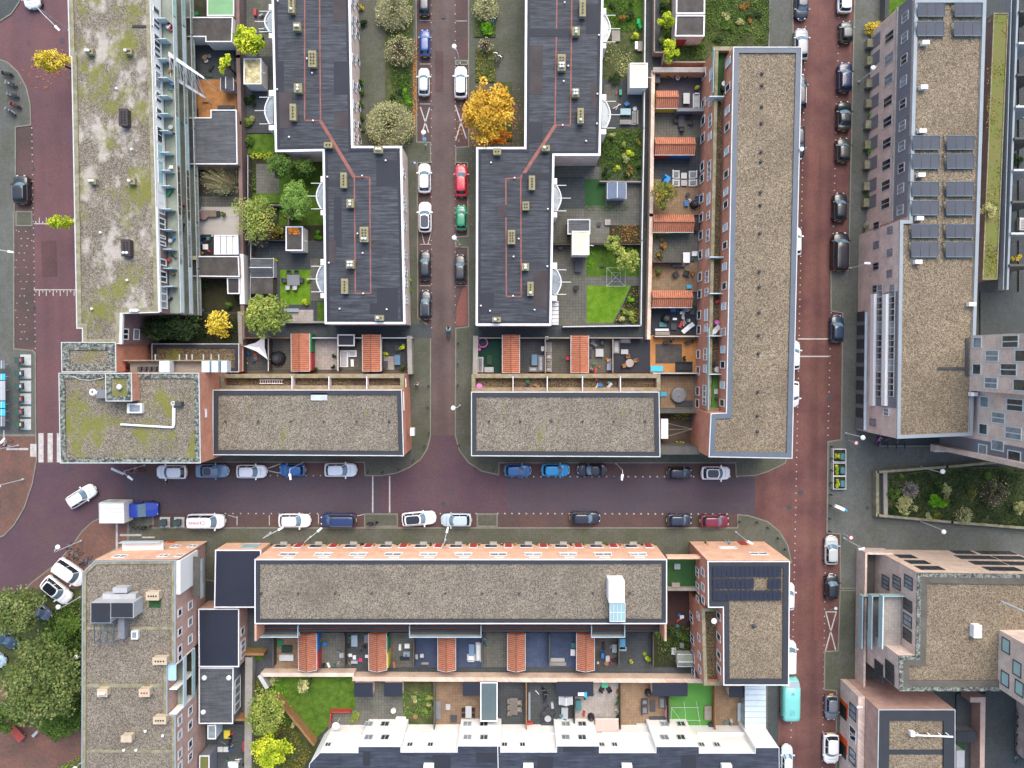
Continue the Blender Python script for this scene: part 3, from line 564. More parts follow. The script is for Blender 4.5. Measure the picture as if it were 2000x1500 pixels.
sk = thing('skylight', 'white-framed blue skylight on the mossy corner roof', 'skylight', P(262, 797, 12))
m = MB(); m.rbox(248, 788, 277, 807, 12.0, 12.7, zr=12.7); m.build('frame', m_white, sk); m = MB(); m.rbox(253, 791, 273, 804, 12.7, 12.74); m.build('pane', m_glass_lt, sk)
pp = MB(); z = 12.35
pp.path([P(236, 829, z), P(338, 835, z), P(340, 830, z), P(341, 797, z)], .13, n=8); pp.path([P(338, 833, z), P(338, 790, z), P(343, 788, z+.4)], .12, n=8)
solo(pp, 'vent_pipe', m_lamp, 'long white L-shaped vent pipe across the mossy corner roof', 'pipe', P(300, 832, 12))
dk = thing('roof_fan', 'grey fan unit with round inlet at the end of the white pipe', 'roof fan', P(345, 788, 12)); m = MB(); m.rbox(341, 785, 354, 793, 12, 12.9, zr=12.9); m.build('housing', m_dkgrey, dk); m = MB(); m.torus(P(338, 788, 12.8), .22, .09); m.build('inlet', m_coping, dk)
dk = thing('roof_fan', 'grey box duct with white round outlet beside the stair tower', 'roof fan', P(200, 770, 12)); m = MB(); m.rbox(188, 761, 216, 778, 12, 13.1, zr=13.1); m.build('housing', m_grey, dk); m = MB(); m.torus(P(181, 766, 13.2), .3, .13); m.bar(P(183, 766, 13.1), P(190, 767, 13.0), .25); m.build('outlet', m_lamp, dk)
vent(232, 756, 13.8, 'white dome vent on the stair tower roof', None, .35, .4)
m = MB(); m.path([P(143, 735, 12.3), P(155, 741, 12.2), P(175, 743, 12.2), P(203, 738, 12.3)], .04); solo(m, 'cable', m_coping, 'pale cable lying across the north edge of the mossy corner roof', 'cable', P(170, 740, 12))
# ---------------- B4 and B5 ----------------
ZR = 8.2
for lb, x0, x1, ty, mat, seps in (('long orange-brick row with gravel roof, west of the middle street', 415, 789, 761, m_gravel_edge, (570, 642, 716)), ('orange-brick row with gravel roof and green corner moss, east of the middle street', 920, 1290, 765, m_gravel_edge, (1002, 1069, 1138, 1212))):
    b = bld('brick_row', lb, 'building', [(x0, 760), (x1, 890)], ZR, 'brick rows along the main street')
    block(b, [(x0, ty), (x1-(4 if x0 < 500 else 2), ty), (x1, 891 if x0 < 500 else 893), (x0, 889 if x0 < 500 else 891)], ZR, m_brick, mat, m_coping, .12, m_edge, .55)
    block(b, [(x0+(15 if x0 < 500 else 1), 731), (x1, 731), (x1, ty-.6), (x0+(15 if x0 < 500 else 1), ty-.6)], 5.6, m_brick, m_gravel_dark, m_edge_conc, .5, None, 0, ph=.95, roofname='terrace_floor', wallname='terrace_wall')
    for s_ in seps: m = MB(); m.rbox(s_-.8, 735, s_+.8, ty-1, 4.7, 6.2, zr=6.2); m.build('terrace_divider', m_white, b)
    m = MB(); m.rbox(x0+2, 891.5, x1-2, 892.6, 2.9, 3.1, zr=ZR); 
    if x0 < 500:
        fe = Fac((785, 761), (789, 891), ZR); m = MB(); fe.slab(m, fe.sy(765, 7.5), fe.sy(802, 7.5), 7.0, 7.3, .0, .1); m.build('wall_light', m_lamp, b); m = MB(); fe.slab(m, fe.sy(740, 6), fe.sy(757, 6), 4.6, 4.8, .0, .1); m.build('wall_light', m_lamp, b)
        m = MB(); m.rbox(801, 836, 809, 851, 4.2, 5.2, zr=5.2); m.build('wall_sign', m_lamp, b)
        m = MB(); m.rbox(607, 768, 639, 782, ZR-.2, ZR-.05); m.build('roof_hatch', m_tileslab, b)
    gpx = ((420, 780, 'row west of the middle street'), (935, 1280, 'row east of the middle street'))[0 if x0 < 500 else 1]
    for k in range(6):
        x = gpx[0]+20+(gpx[1]-gpx[0]-40)*k/5; vent(x, 823, ZR-.2, 'grey outlet, %s, roof of the %s' % (['first from the left', 'second from the left', 'third from the left', 'third from the right', 'second from the right', 'last at the right'][k], gpx[2]), 'roof outlets of the brick rows', .16, .2, m_dkgrey, 'roof outlet')
ld = MB()
for y in (742, 749): ld.bar(P(507, y, 5.0), P(553, y, 5.0), .05, n=4)
for k in range(10): ld.bar(P(509+k*4.6, 742, 5.0), P(509+k*4.6, 749, 5.0), .035, n=4)
solo(ld, 'ladder', m_lamp, 'white ladder lying on the terrace of the western brick row', 'ladder', P(530, 745, 4.9))
# ---------------- B6 north-east long building ----------------
Z6 = 10.5
b6 = bld('brick_row', 'very long orange-brick block with warm gravel roof and set-back top floor, along the east street', 'building', [(1400, 100), (1560, 890)], Z6)
block(b6, [(1432, 91), (1567, 91), (1548, 896), (1384, 893), (1388, 807), (1418, 806)], Z6, m_brick, m_gravel_rust, m_coping, .12, m_edge_blue, .62, ph=.25)
block(b6, [(1397, 91), (1431, 91), (1417.5, 803), (1382, 803)], 7.2, m_brick, m_gravel_dark, m_edge_conc, .42, None, 0, ph=1.1, roofname='terrace_floor', wallname='lower_wall')
m = MB(); m.rbox(1392, 91, 1433, 99, 7.0, 7.25, zr=7.2); m.build('end_canopy', m_edge_conc, b6)
f = Fac((1397, 91), (1382, 803), 7.2); fu = Fac((1431, 91), (1418, 806), Z6)
ys = [130, 188, 222, 256, 312, 335, 375, 412, 447, 485, 528, 562, 603, 632, 680, 712, 752, 776]
for i, y in enumerate(ys):
    win(f, f.sy(y, 6), f.sy(y+(16 if i % 2 else 24), 6), 4.6, 6.3, b6, m_white, m_glass_lt if i % 3 else m_whiteblue, 2, .1)
    win(f, f.sy(y+3, 2), f.sy(y+21, 2), .5, 2.6, b6, m_white, m_glass, 1, .14)
for i, y in enumerate([110, 160, 205, 238, 285, 330, 365, 390, 435, 470, 512, 550, 590, 640, 675, 705, 745, 780]): win(fu, fu.sy(y, 9.4), fu.sy(y+15, 9.4), 7.6, 9.7, b6, m_white, m_glass if i % 2 else m_whiteblue, 1, .1)
tg = MB(); tg.prism(PP([(1399, 103), (1427, 103), (1425, 186), (1396, 186)], 6.15), 6.11, 6.15); tg.build('roof_lawn', m_turf, b6)
tg = MB(); tg.prism(PP([(1392, 735), (1414, 735), (1413, 800), (1390, 800)], 6.15), 6.11, 6.15); tg.build('roof_lawn', m_turf_lt, b6)
m = MB()
for a, c in (((1391, 101), (1389, 186)), ((1382, 640), (1380, 800))):
    pa, pb = P(*a, 7.2), P(*c, 7.2); m.bar(pa+Vector((0, 0, 1)), pb+Vector((0, 0, 1)), .04); 
    for k in range(6): q_ = pa+(pb-pa)*k/5; m.bar(q_, q_+Vector((0, 0, 1)), .03)
    m.quad(pa, pb, pb+Vector((0, 0, .9)), pa+Vector((0, 0, .9)))
m.build('terrace_glass_rail', m_glass_gr, b6)
for y in (188, 502, 573, 656, 731): m = MB(); m.rbox(1386, y-.9, 1415, y+.9, 6.1, 7.9, zr=7.9); m.build('terrace_divider', m_whiteblue, b6)
for i, y in enumerate([143, 166, 208, 240, 296, 315, 375, 400, 455, 530, 560, 610, 655, 690, 765, 812, 843]): vent(1489-(y-140)*.013, y, Z6-.2, 'dark roof outlet number '+str(i+1)+' counted from the north end of the long east roof', 'dark roof outlets on the long east roof', .22, .25, m_dkgrey, 'roof outlet')
m = MB(); m.disc(P(1566, 291, Z6+.3), .25, Z6-.1, Z6+.4); solo(m, 'lamp_head', m_lamp, 'white round lamp head at the street edge of the long east roof', 'lamp', P(1566, 291, Z6-.1))
# ---------------- B7 right building + solar ----------------
Z7 = 11.6
b7 = bld('apartment_building', 'long pink-brick apartment block with grey top floor, solar panels and gravel roof', 'building', [(1760, 100), (1900, 850)], Z7)
block(b7, [(1787, -2), (1927, -2), (1900, 851), (1752, 857), (1758, 430), (1776, 430)], Z7, m_brick_pink, m_gravel_rust, m_metal_blue, .42, None, 0, ph=.3)
f = Fac((1789, -70), (1776, 430), Z7); fs = Fac((1758, 430), (1752, 857), Z7)
m = MB(); f.slab(m, f.sy(5, 9), f.sy(428, 9), 7.7, Z7-.35, .02, .1); m.build('grey_cladding', m_greyclad, b7)
m = MB(); f.slab(m, f.sy(5, 9), f.sy(428, 9), -0, 7.55, .02, .08); m.build('lower_wall', m_brick_pink, b7)
m = MB(); f.slab(m, f.sy(5, 9), f.sy(428, 9), 7.56, 7.69, .02, .3); m.build('ledge', m_tile_lt, b7)
for y in (22, 62, 105, 148, 192, 235, 275, 318, 358, 400): win(f, f.sy(y, 9.8), f.sy(y+19, 9.8), 8.7, 10.3, b7, m_coping, m_glass_lt if y % 3 else m_glass, 2, .08, o=.1)
for y in (62, 105, 145, 188, 228, 270, 312, 352, 388): win(f, f.sy(y, 5.5), f.sy(y+20, 5.5), 4.3, 6.7, b7, m_coping, m_glass_lt if y % 2 else m_glass, 2, .08, o=.08)
for y in (60, 95, 140, 180, 222, 262, 302, 345, 378):
    m = MB(); f.slab(m, f.sy(y, 3), f.sy(y+24, 3), .3, 2.9, .08, .14); m.build('grey_panel', m_greyclad, b7)
    m = MB(); f.slab(m, f.sy(y+4, 3), f.sy(y+20, 3), 0, 1.0, .15, .9); m.build('entrance_planter', m_edge_conc, b7)
fs.n = fs.n
for y in (442, 486, 527, 570): win(fs, fs.sy(y, 9.3), fs.sy(y+14, 9.3), 8.4, 9.8, b7, m_greyclad, m_glass_lt, 2, .08)
for y in (432, 470, 512, 556): win(fs, fs.sy(y, 6), fs.sy(y+14, 6), 4.6, 6.2, b7, m_greyclad, m_glass_lt if y % 4 else m_glass, 2, .08)
win(fs, fs.sy(798, 9), fs.sy(812, 9), 8, 9.5, b7, m_white, m_glass_lt, 2); win(fs, fs.sy(818, 5), fs.sy(832, 5), 4.2, 6, b7, m_greyclad, m_glass_lt, 1)
for z_ in (8.3, 5.0):
    m = MB(); fs.slab(m, fs.sy(575, z_), fs.sy(792, z_), z_-.15, z_+.8, .02, .4); m.build('balcony_front', m_whitewall, b7)
    for k in range(9): t = fs.sy(580+24*k, z_); win(fs, t-1.5, t+.1, z_+.85, z_+2.4, b7, m_coping, m_glass if k % 3 else m_glass_lt, 2, .08, o=.02)
m = MB(); fs.slab(m, fs.sy(575, 6), fs.sy(792, 6), 4.85, Z7-.3, .005, .02); m.build('recess_shade_panel', m_greyclad, b7)  # flat grey panel painted in for the shaded loggia recesses; the wall is solid
m = MB(); fs.slab(m, fs.sy(610, 3), fs.sy(840, 3), 0, 3.1, .02, .12); m.build('ground_floor_cladding', m_greyclad, b7)
m = MB(); fs.slab(m, fs.sy(610, 3), fs.sy(840, 3), 3.1, 3.25, .02, .35); m.build('cladding_coping', m_whiteblue, b7)
for k in range(8): t = fs.sy(624+27*k, 2); m = MB(); fs.slab(m, t-1.1, t+.2, .3, 2.5, .12, .16); m.build('grey_door', m_dkgrey, b7)
m = MB(); m.rbox(1832, 717, 1892, 722, Z7-.22, Z7-.16); m.rbox(1886, 660, 1892, 735, Z7-.20, Z7-.155); m.build('roof_walkway', m_dkgrey, b7)
gp = 'solar panel racks on the pink-brick block'
def solar(x0, y0, x1, y1, z, lb, grp, tilt=.5, mat=m_solar, legs=True):
    a, b_, c, d = P(x0, y0, z+.3+tilt), P(x1, y0, z+.3+tilt), P(x1, y1, z+.3), P(x0, y1, z+.3)
    t = thing('solar_panel', lb, 'solar panel', ((a.x+b_.x)/2, (a.y+c.y)/2, z), grp); n = 3
    for k in range(n):
        e = .04; A = a+(b_-a)*(k/n); B = a+(b_-a)*((k+1)/n); D = d+(c-d)*(k/n); C = d+(c-d)*((k+1)/n)
        s_ = (B-A).normalized()*.02; m = MB(); dz = Vector((0, 0, .04)); m.quad(D+s_, C-s_, B-s_, A+s_); q = [p-dz for p in (A+s_, B-s_, C-s_, D+s_)]; m.quad(*q)
        for u_, v_ in ((A+s_, B-s_), (B-s_, C-s_), (C-s_, D+s_), (D+s_, A+s_)): m.quad(u_, v_, v_-dz, u_-dz)
        m.build('module', mat, t)
    if legs:
        m = MB(); m.bar(a, b_, .04); m.bar(d, c, .05)
        for k in range(4): p = a+(b_-a)*k/3; q_ = d+(c-d)*k/3; m.bar(p, Vector((p.x, p.y+.1, z)), .035); m.bar(q_, Vector((q_.x, q_.y, z)), .035); m.bar(Vector((p.x, p.y+.3, z+.02)), Vector((q_.x, q_.y-.5, z+.02)), .035)
        m.bar(a, d, .045); m.bar(b_, c, .045)
        m.build('frame', m_solar_fr, t)
rows = [(5, 32), (42, 70), (265, 292), (301, 329), (355, 383), (392, 420), (438, 464), (473, 502)]
nm = ['northernmost', 'second', 'third', 'fourth', 'fifth', 'sixth', 'seventh', 'southernmost']
for i, (y0, y1) in enumerate(rows):
    s_ = (y0-5)*-.0135
    for j, (x0, x1) in enumerate(((1793, 1845), (1865, 1918))):
        if 255 < y0 < 260: continue
        k_ = -8+ (1 if j else 0) if y0 > 200 else 0
        sx_ = -.03*(y0-5) if y0 < 200 else -8-.012*(y0-265); xx = -2 if j == 0 else -7
        solar(x0+sx_+(xx if y0 > 200 else 0), y0, x1+sx_+(xx if y0 > 200 else 0), y1, Z7-.2, nm[i]+' solar rack of the '+('left' if j == 0 else 'right')+' column on the pink-brick block roof', gp)
for i, (x, y) in enumerate(((1809, 82), (1806, 169), (1803, 255), (1801, 341), (1798, 426), (1795, 511), (1900, 594), (1904, 770))):
    c = P(x, y, Z7+.5); m = MB(); m.box(c.x-.42, c.y-.24, Z7-.2, c.x+.42, c.y+.24, Z7+.5); solo(m, 'roof_box', m_lamp, 'small white roof box '+['below the top solar racks', 'alone on the bare gravel', 'above the third solar racks', 'between the fourth and fifth racks', 'between the sixth and seventh racks', 'below the southernmost racks', 'on the blue edge at the right', 'at the foot of the taller brick wall'][i], 'roof box', (c.x, c.y, Z7-.2), 'white boxes on the pink-brick block')
# ---------------- B8 far right tower ----------------
m_glass_dim = M((74, 78, 78), .12, .5, 1.1, .2, 3, spec=.7)
b8 = bld('apartment_tower', 'tall pink-brick tower with scattered windows at the right edge of the view', 'building', [(1900, 655), (2100, 850)], Z7)
XW = P(1897.5, 700, Z7).x
yA, yB, yC = P(1897, 655, Z7).y, P(1897, 763, Z7).y, P(1897, 857, Z7).y
m = MB(); m.box(XW, yB, 0, XW+14, yA, 24); m.build('wall', m_brick_pink, b8)
m = MB(); m.box(XW+1.0, yC-.1, 4.5, XW+14, yB-.02, 24); m.build('wall', m_brick_pink, b8)
m = MB(); m.box(XW+1.0, yC-.1-1.6, 3.0, XW+14, yC-.12, 24); m.build('grey_corner', m_greyclad, b8)
m = MB(); m.box(XW+.2, yC-2.7, 2.2, XW+14, yC-1.72, 3.3); m.prism([(XW+.2, yC-2.3), (XW+14, yC-2.3), (XW+14, yC-1.72), (XW+.2, yC-1.72)], 3.3, 24); m.build('brick_band', m_brick_pink, b8)
for (xo, x, y, h_, w_, g_) in ((0, 1908, 669, 1.4, 1.2, m_glass_lt), (0, 1972, 667, 2.6, 1.3, m_glass_dim), (0, 1937, 695, 2.2, 1.2, m_glass_lt), (0, 1908, 721, 1.4, 1.2, m_glass_dim), (0, 1970, 722, 2.6, 1.3, m_glass_dim), (0, 1936, 748, 2.2, 1.2, m_glass_lt), (0, 1995, 695, 2, 1.2, m_glass_dim), (0, 1993, 752, 2, 1.2, m_glass_dim),
        (1, 1924, 785, 1.4, 1.2, m_glass_lt), (1, 1984, 791, 2.6, 1.3, m_glass_dim), (1, 1952, 816, 2.2, 1.2, m_glass_lt), (1, 1923, 838, 1.4, 1.2, m_glass_dim), (1, 1982, 846, 2.6, 1.3, m_glass_lt), (1, 1923, 878, 1.4, 1.1, m_glass_lt), (1, 1952, 870, 2.0, 1.1, m_glass_lt), (1, 1985, 891, 2.0, 1.1, m_glass_dim)):
    X = XW+(1.0 if xo else 0); zz_ = H-(X*F/(x-1000)); Y = P(x, y, zz_).y
    ff = Fac.__new__(Fac); ff.A = Vector((X, Y, 0)); ff.u = Vector((0, 1, 0)); ff.n = Vector((-1, 0, 0)); ff.L = 1
    win(ff, -w_/2-.1, w_/2+.1, zz_-h_/2-.2, zz_+h_/2+.2, b8, m_whiteblue, g_, 2 if h_ > 2 else 1, .12)
# ---------------- green roof strip & walkway at far right ----------------
gr = bld('green_roof_wing', 'low wing with mossy green roof east of the solar roof', 'building', [(1925, 25), (1960, 545)], 6)
block(gr, [(1941, 25), (1970, 25), (1948, 546), (1919, 546)], 6.0, m_brick_dark, m_grassroof, m_edge_conc, .12, None, 0, ph=.1)
aw = bld('access_gallery', 'dark access gallery with glass rails at the far right edge', 'gallery', [(1975, 20), (1990, 560)], 6)
m = MB(); m.prism(PP([(1972, -20), (1988, -20), (1965, 566), (1957, 566)], 5.2), 5.0, 5.2); m.build('deck', m_dkgrey, aw)
m = MB(); m.prism(PP([(1987, -20), (1991, -20), (1970, 566), (1966, 566)], 6.2), 5.0, 6.2); m.prism(PP([(1975, -20), (1976.5, -20), (1960, 566), (1958.5, 566)], 6.2), 5.2, 6.25); m.build('rail', m_metal_blue, aw)
for k in range(9):
    y = 20+k*62; m = MB(); m.prism(PP([(1992-k*2.4, y), (2040, y), (2040, y+4), (1992-k*2.4, y+4)], 6.6), 0, 6.6); m.build('party_wall', m_coping if k % 2 else m_conc_dk, aw)
# ---------------- B9 bottom right ----------------
Z9 = 11.7
b9 = bld('apartment_building', 'large pale pink-brick corner block with balconies and wide gravel roof, lower right', 'building', [(1800, 1120), (2000, 1345)], Z9)
block(b9, [(1792, 1119), (2090, 1123), (2090, 1350), (1757, 1350), (1756, 1281), (1789, 1281)], Z9, m_brick_pink, m_gravel_rust, m_edge_lich, .5, M((96, 93, 86), .9, .25, .6, .2), .8, ph=.35)
fn = Fac((1792, 1119), (2090, 1123), Z9); fw = Fac((1792, 1119), (1789, 1281), Z9)
m = MB(); fn.slab(m, 0, fn.L, .1, Z9-.35, .02, .06); m.build('north_face', m_brick_beige, b9)
for z_, xs in ((9.6, ((1792, 1840), (1925, 1990))), (6.8, ((1772, 1812), (1898, 1960), (1965, 2010))), (3.9, ((1752, 1786), (1870, 1940), (1945, 2000))), (1.2, ((1860, 1900), (1910, 1980)))):
    for x0, x1 in xs: win(fn, fn.sx(x0, 1100, z_), fn.sx(x1, 1100, z_), z_-.9, z_+.9, b9, m_dkgrey, m_glass, 4, .1, o=.06)
for z_ in (9.6, 6.6, 3.6):
    win(fw, fw.sy(1125, z_), fw.sy(1150, z_), z_-1.1, z_+1.0, b9, m_dkgrey, m_glass_lt, 3, .1)
    for y in (1185, 1215, 1243): win(fw, fw.sy(y-14, z_), fw.sy(y+9, z_), z_-1.2, z_+1.0, b9, m_dkgrey, m_glass_lt if y == 1215 else m_glass, 2, .1)
for z_ in (8.0, 5.0, 2.2):
    m = MB(); fw.slab(m, fw.sy(1160, z_), fw.sy(1262, z_), z_-.25, z_, .05, 2.9); m.build('balcony_slab', m_tile_lt, b9)
    m = MB(); fw.slab(m, fw.sy(1160, z_), fw.sy(1262, z_), z_-.1, z_+1.0, 2.9, 2.98); fw.slab(m, fw.sy(1160, z_), fw.sy(1160, z_)-.07*(1 if fw.u.y > 0 else -1), z_, z_+1, .1, 2.9); m.build('balcony_glass', m_glass_gr, b9)
    m = MB(); fw.slab(m, fw.sy(1160, z_), fw.sy(1262, z_), z_+1.0, z_+1.06, 2.86, 3.0); m.build('balcony_handrail', m_whiteblue, b9)
m = MB(); m.rbox(1739, 1113, 1742, 1355, 0, 0.1, zr=.1)
f3 = Fac((1757, 1281), (1757, 1350), Z9)
for z_ in (9.3, 6.3): win(f3, f3.sy(1293, z_), f3.sy(1332, z_), z_-1.3, z_+1.1, b9, m_dkgrey, m_glass, 3, .1)
m = MB(); m.prism(PP([(1690, 1079), (1694, 1079), (1690, 1352), (1686, 1352)], 2.8), 0, 2.8); m.prism(PP([(1694.3, 1079), (1744, 1080), (1744, 1084), (1694, 1083)], 2.8), 0, 2.8); m.build('patio_wall', m_brick_pink, b9)
m = MB(); m.prism(PP([(1690, 1084), (1725, 1084), (1722, 1352), (1688, 1352)], .3), .1, .3); m.build('patio_floor', m_conc_dk, b9)
m = MB(); c = P(1910, 1234, Z9+.6); m.box(c.x-.5, c.y-.8, Z9-.3, c.x+.5, c.y+.8, Z9+.6); solo(m, 'roof_box', m_lamp, 'white roof unit on the wide gravel roof at lower right', 'roof box', (c.x, c.y, Z9-.3))
m = MB(); m.bar(P(1955, 1174, Z9+1), P(2010, 1198, Z9+2.5), .1); m.bar(P(1955, 1174, Z9+1), P(1955, 1174, Z9-.3), .05); solo(m, 'pipe', m_metal_blue, 'pale blue tube slanting over the wide gravel roof at the right edge', 'pipe', P(1955, 1174, Z9-.3))
b9t = bld('apartment_tower', 'pink-brick tower rising at the right edge beside the wide gravel roof', 'building', [(1955, 1230), (2050, 1400)], Z9)
X9 = P(1953, 1300, Z9).x; ya, yb = P(1953, 1232, Z9).y, P(1953, 1345, Z9).y
m = MB(); m.box(X9, yb, Z9-1, X9+12, ya, 20); m.build('wall', m_brick_pink, b9t)
ff = Fac.__new__(Fac); ff.A = Vector((X9, (ya+yb)/2, 0)); ff.u = Vector((0, 1, 0)); ff.n = Vector((-1, 0, 0)); ff.L = 1
for t, z_ in ((2.2, 12.8), (.2, 15), (-2.0, 12.8), (-2, 15.5)): win(ff, t-.9, t+.9, z_-.8, z_+.8, b9t, m_dkgrey, m_glass_gr, 1, .12)
m = MB(); m.box(X9+9.7, yb-14, 0, X9+12, yb-.1, 9); m.build('lower_wing', m_brick_pink, b9t); 
m = MB(); m.box(X9+9.5, yb-14, 2.5, X9+9.68, yb-.2, 8.4); m.build('glass_front', m_glass_lt, b9t)
b10 = bld('apartment_building', 'pink-brick block with two gravel roof fields at the bottom right', 'building', [(1717, 1387), (1868, 1560)], 9.6)
block(b10, [(1716, 1386), (1866, 1386), (1866, 1640), (1712, 1640)], 9.6, m_brick_red, m_gravel_rust, m_coping, .08, m_edge, 1.4, ph=.3)
fn = Fac((1716, 1386), (1866, 1386), 9.6); fw = Fac((1716, 1386), (1712, 1640), 9.6)
m = MB(); m.rbox(1725, 1464, 1858, 1474, 9.3, 9.34); m.build('roof_strip', m_edge, b10)
m = MB(); fw.slab(m, 0, fw.L, 0, 5.8, .02, .9); m.build('lower_front', m_brick_pink, b10)
for i, y in enumerate((1375, 1418, 1462, 1500)): win(fw, fw.sy(y, 4), fw.sy(y+28, 4), 3.2, 5.3, b10, m_white if i % 2 else m_dkgrey, m_glass if i % 2 else m_glass_lt, 2, .12, o=.9)
for y in (1370, 1440): m = MB(); fw.slab(m, fw.sy(y, 1.5), fw.sy(y+26, 1.5), .2, 2.7, .9, .97); m.build('orange_door_panel', m_orange, b10)
for y in (1380, 1455): m = MB(); fw.slab(m, fw.sy(y, 1.5)-.2, fw.sy(y+26, 1.5)-.2, .2, 2.4, .975, 1.0); m.build('dark_door', m_black, b10)
pp = MB(); z = 9.7; pp.bar(P(1788, 1436, z), P(1861, 1439, z), .12, n=8)
for x in (1796, 1817, 1838, 1853): pp.bar(P(x, 1436, z), P(x-6, 1431, z), .06)
pp.box(P(1777, 1433, z).x, P(1777, 1437, z).y, 9.3, P(1786, 1433, z).x, P(1777, 1428, z).y, 9.95); solo(pp, 'roof_pipe', m_lamp, 'white ribbed pipe with square end on the bottom right gravel roof', 'pipe', P(1820, 1437, 9.3))
cw_ = bld('garden_wall', 'tall pink-brick wall behind the yard at the bottom right', 'wall', [(1905, 1362), (1925, 1500)], 2.5); m = MB(); m.prism(PP([(1895, 1362), (1925, 1362), (1922, 1560), (1913, 1560), (1915, 1372), (1895, 1372)], 2.4), 0, 2.4); m.build('wall', m_brick_red, cw_)
# ---------------- B11 row south ----------------
b11 = bld('brick_row', 'long peach-brick row with pale gravel roof and red front doors, south side of main street', 'building', [(497, 1092), (1303, 1220)], ZR)
block(b11, [(497, 1092), (1303, 1092), (1303, 1219), (497, 1219)], ZR, m_brick_peach, m_gravel, m_white, .14, m_edge, .5)
block(b11, [(510, 1222), (1290, 1222), (1290, 1234), (510, 1234)], 4.8, m_brick, m_gravel_dark, m_edge, .3, None, 0, ph=.9, roofname='rear_terrace', wallname='rear_wall')
for x0, x1, zc in ((498, 582, 5.2), (799, 940, 5.2), (1155, 1221, 5.2)):
    m = MB(); m.rbox(x0, 1221.5, x1, 1245, zc-1.1, zc-.9, zr=zc-.9); m.build('rear_balcony', m_conc_dk, b11)
    m = MB(); m.rbox(x0, 1244, x1, 1245.5, zc-1.1, zc, zr=zc); m.rbox(x0, 1222, x0+1.2, 1244, zc-.9, zc, zr=zc); m.rbox(x1-1.2, 1222, x1, 1244, zc-.9, zc, zr=zc); m.build('balcony_rail', m_whiteblue, b11)
for x in (499, 1300): m = MB(); m.rbox(x-2, 1219.6, x+2, 1252, 0, ZR-.1, zr=ZR-.1); m.build('party_wall_end', m_brick, b11)
f = Fac((497, 1092), (1303, 1092), ZR)
for k in range(12):
    x = 562+k*68.5; 
    if x > 1290: break
    win(f, f.sx(x-17, 1080, 6), f.sx(x+17, 1080, 6), 5.2, 6.4, b11, m_white, m_glass_lt if k % 3 else m_glass, 2, .13, sill=True)
    t = f.sx(x+20, 1070, 1.6); m = MB(); f.slab(m, t-.6, t+.6, .15, 2.4, .0, .09); f_ = m.build('door_frame', m_white, b11); m = MB(); f.slab(m, t-.48, t+.48, .2, 2.3, .09, .12); m.build('red_front_door', m_red, b11)
    m = MB(); t2 = f.sx(x-14, 1068, 1.6); f.slab(m, t2-.9, t2+.9, .5, 2.3, .0, .08); m.build('bay_window_frame', m_white, b11)
    m = MB(); f.slab(m, t2-.8, t2+.8, .8, 2.2, .08, .1); m.build('bay_window_pane', m_glass, b11)
    m = MB(); f.slab(m, f.sx(x-8, 1086, 7.4), f.sx(x+12, 1086, 7.4), 7.2, 7.6, 0, .08); m.build('attic_vent', m_white, b11)
z_ = ZR-.2; sh = thing('roof_structure', 'white rooftop stair housing with ribbed glass lean-to on the long gravel roof', 'roof housing', P(1205, 1165, z_))
m = MB(); m.rbox(1189, 1134, 1220, 1177, z_, z_+2.3, zr=z_+2.3); m.build('housing', m_whitewall, sh)
a, b_, c, d = P(1191, 1178, z_+2.0), P(1221, 1178, z_+2.0), P(1221, 1214, z_+1.0), P(1191, 1214, z_+1.0); m = MB(); m.quad(a, d, c, b_); m.quad(d, Vector((d.x, d.y, z_)), Vector((c.x, c.y, z_)), c); m.build('glass_lean_to', m_glass_gr, sh)
for k in range(5): p = a+(b_-a)*k/4; q_ = d+(c-d)*k/4; m = MB(); m.bar(p, q_, .05); m.build('rib', m_white, sh)
for k in range(3): p = a+(d-a)*k/2; q_ = b_+(c-b_)*k/2; m = MB(); m.bar(p, q_, .05); m.build('rib', m_white, sh)
for k in range(11): vent(510+k*72, 1159, z_, 'dull grey roof outlet number '+str(k+1)+' from the left on the long pale gravel roof', 'outlets on the long pale gravel roof', .17, .2, m_dkgrey, 'roof outlet')
# ---------------- B12 corner SE ----------------
Z12 = 10.3
b12 = bld('corner_building', 'orange-brick corner block with solar array and L-shaped gravel roof, south of the main street', 'building', [(1385, 1097), (1543, 1335)], Z12)
block(b12, [(1382, 1096), (1543, 1096), (1541, 1339), (1413, 1339), (1412, 1187), (1383, 1187)], Z12, m_brick, m_gravel_rust, m_white, .12, m_edge, .7)
block(b12, [(1370, 1187.5), (1411, 1187.5), (1411, 1339), (1375, 1339)], 7.6, m_brick, m_gravel_dark, m_edge_conc, .45, None, 0, ph=1.0, roofname='terrace_floor', wallname='lower_wall')
m = MB(); m.rbox(1303.5, 1087, 1381, 1092, 5.2, 6.4, zr=6.4); m.build('link_parapet', m_brick_peach, b12)
m = MB(); m.rbox(1304, 1092, 1381, 1147, 3.6, 3.75, zr=3.75); m.build('link_terrace_lawn', m_turf, b12)
m = MB(); m.rbox(1304, 1148, 1381, 1154, 0, 4.5, zr=4.5); m.build('link_wall', m_conc, b12)
f = Fac((1382, 1096), (1543, 1096), Z12)
m = MB(); f.slab(m, 0, f.L, 0.1, Z12-.3, .02, .07); m.build('north_face', m_brick_peach, b12)
win(f, f.sx(1464, 1085, 7), f.sx(1500, 1085, 7), 6.2, 7.5, b12, m_white, m_glass_lt, 2, .13, o=.07); win(f, f.sx(1405, 1075, 4), f.sx(1440, 1075, 4), 3.2, 4.2, b12, m_white, m_lamp, 1, .13, o=.07)
t = f.sx(1453, 1070, 1.6); m = MB(); f.slab(m, t-.6, t+.5, .1, 2.3, .07, .11); m.build('red_front_door', m_red, b12)
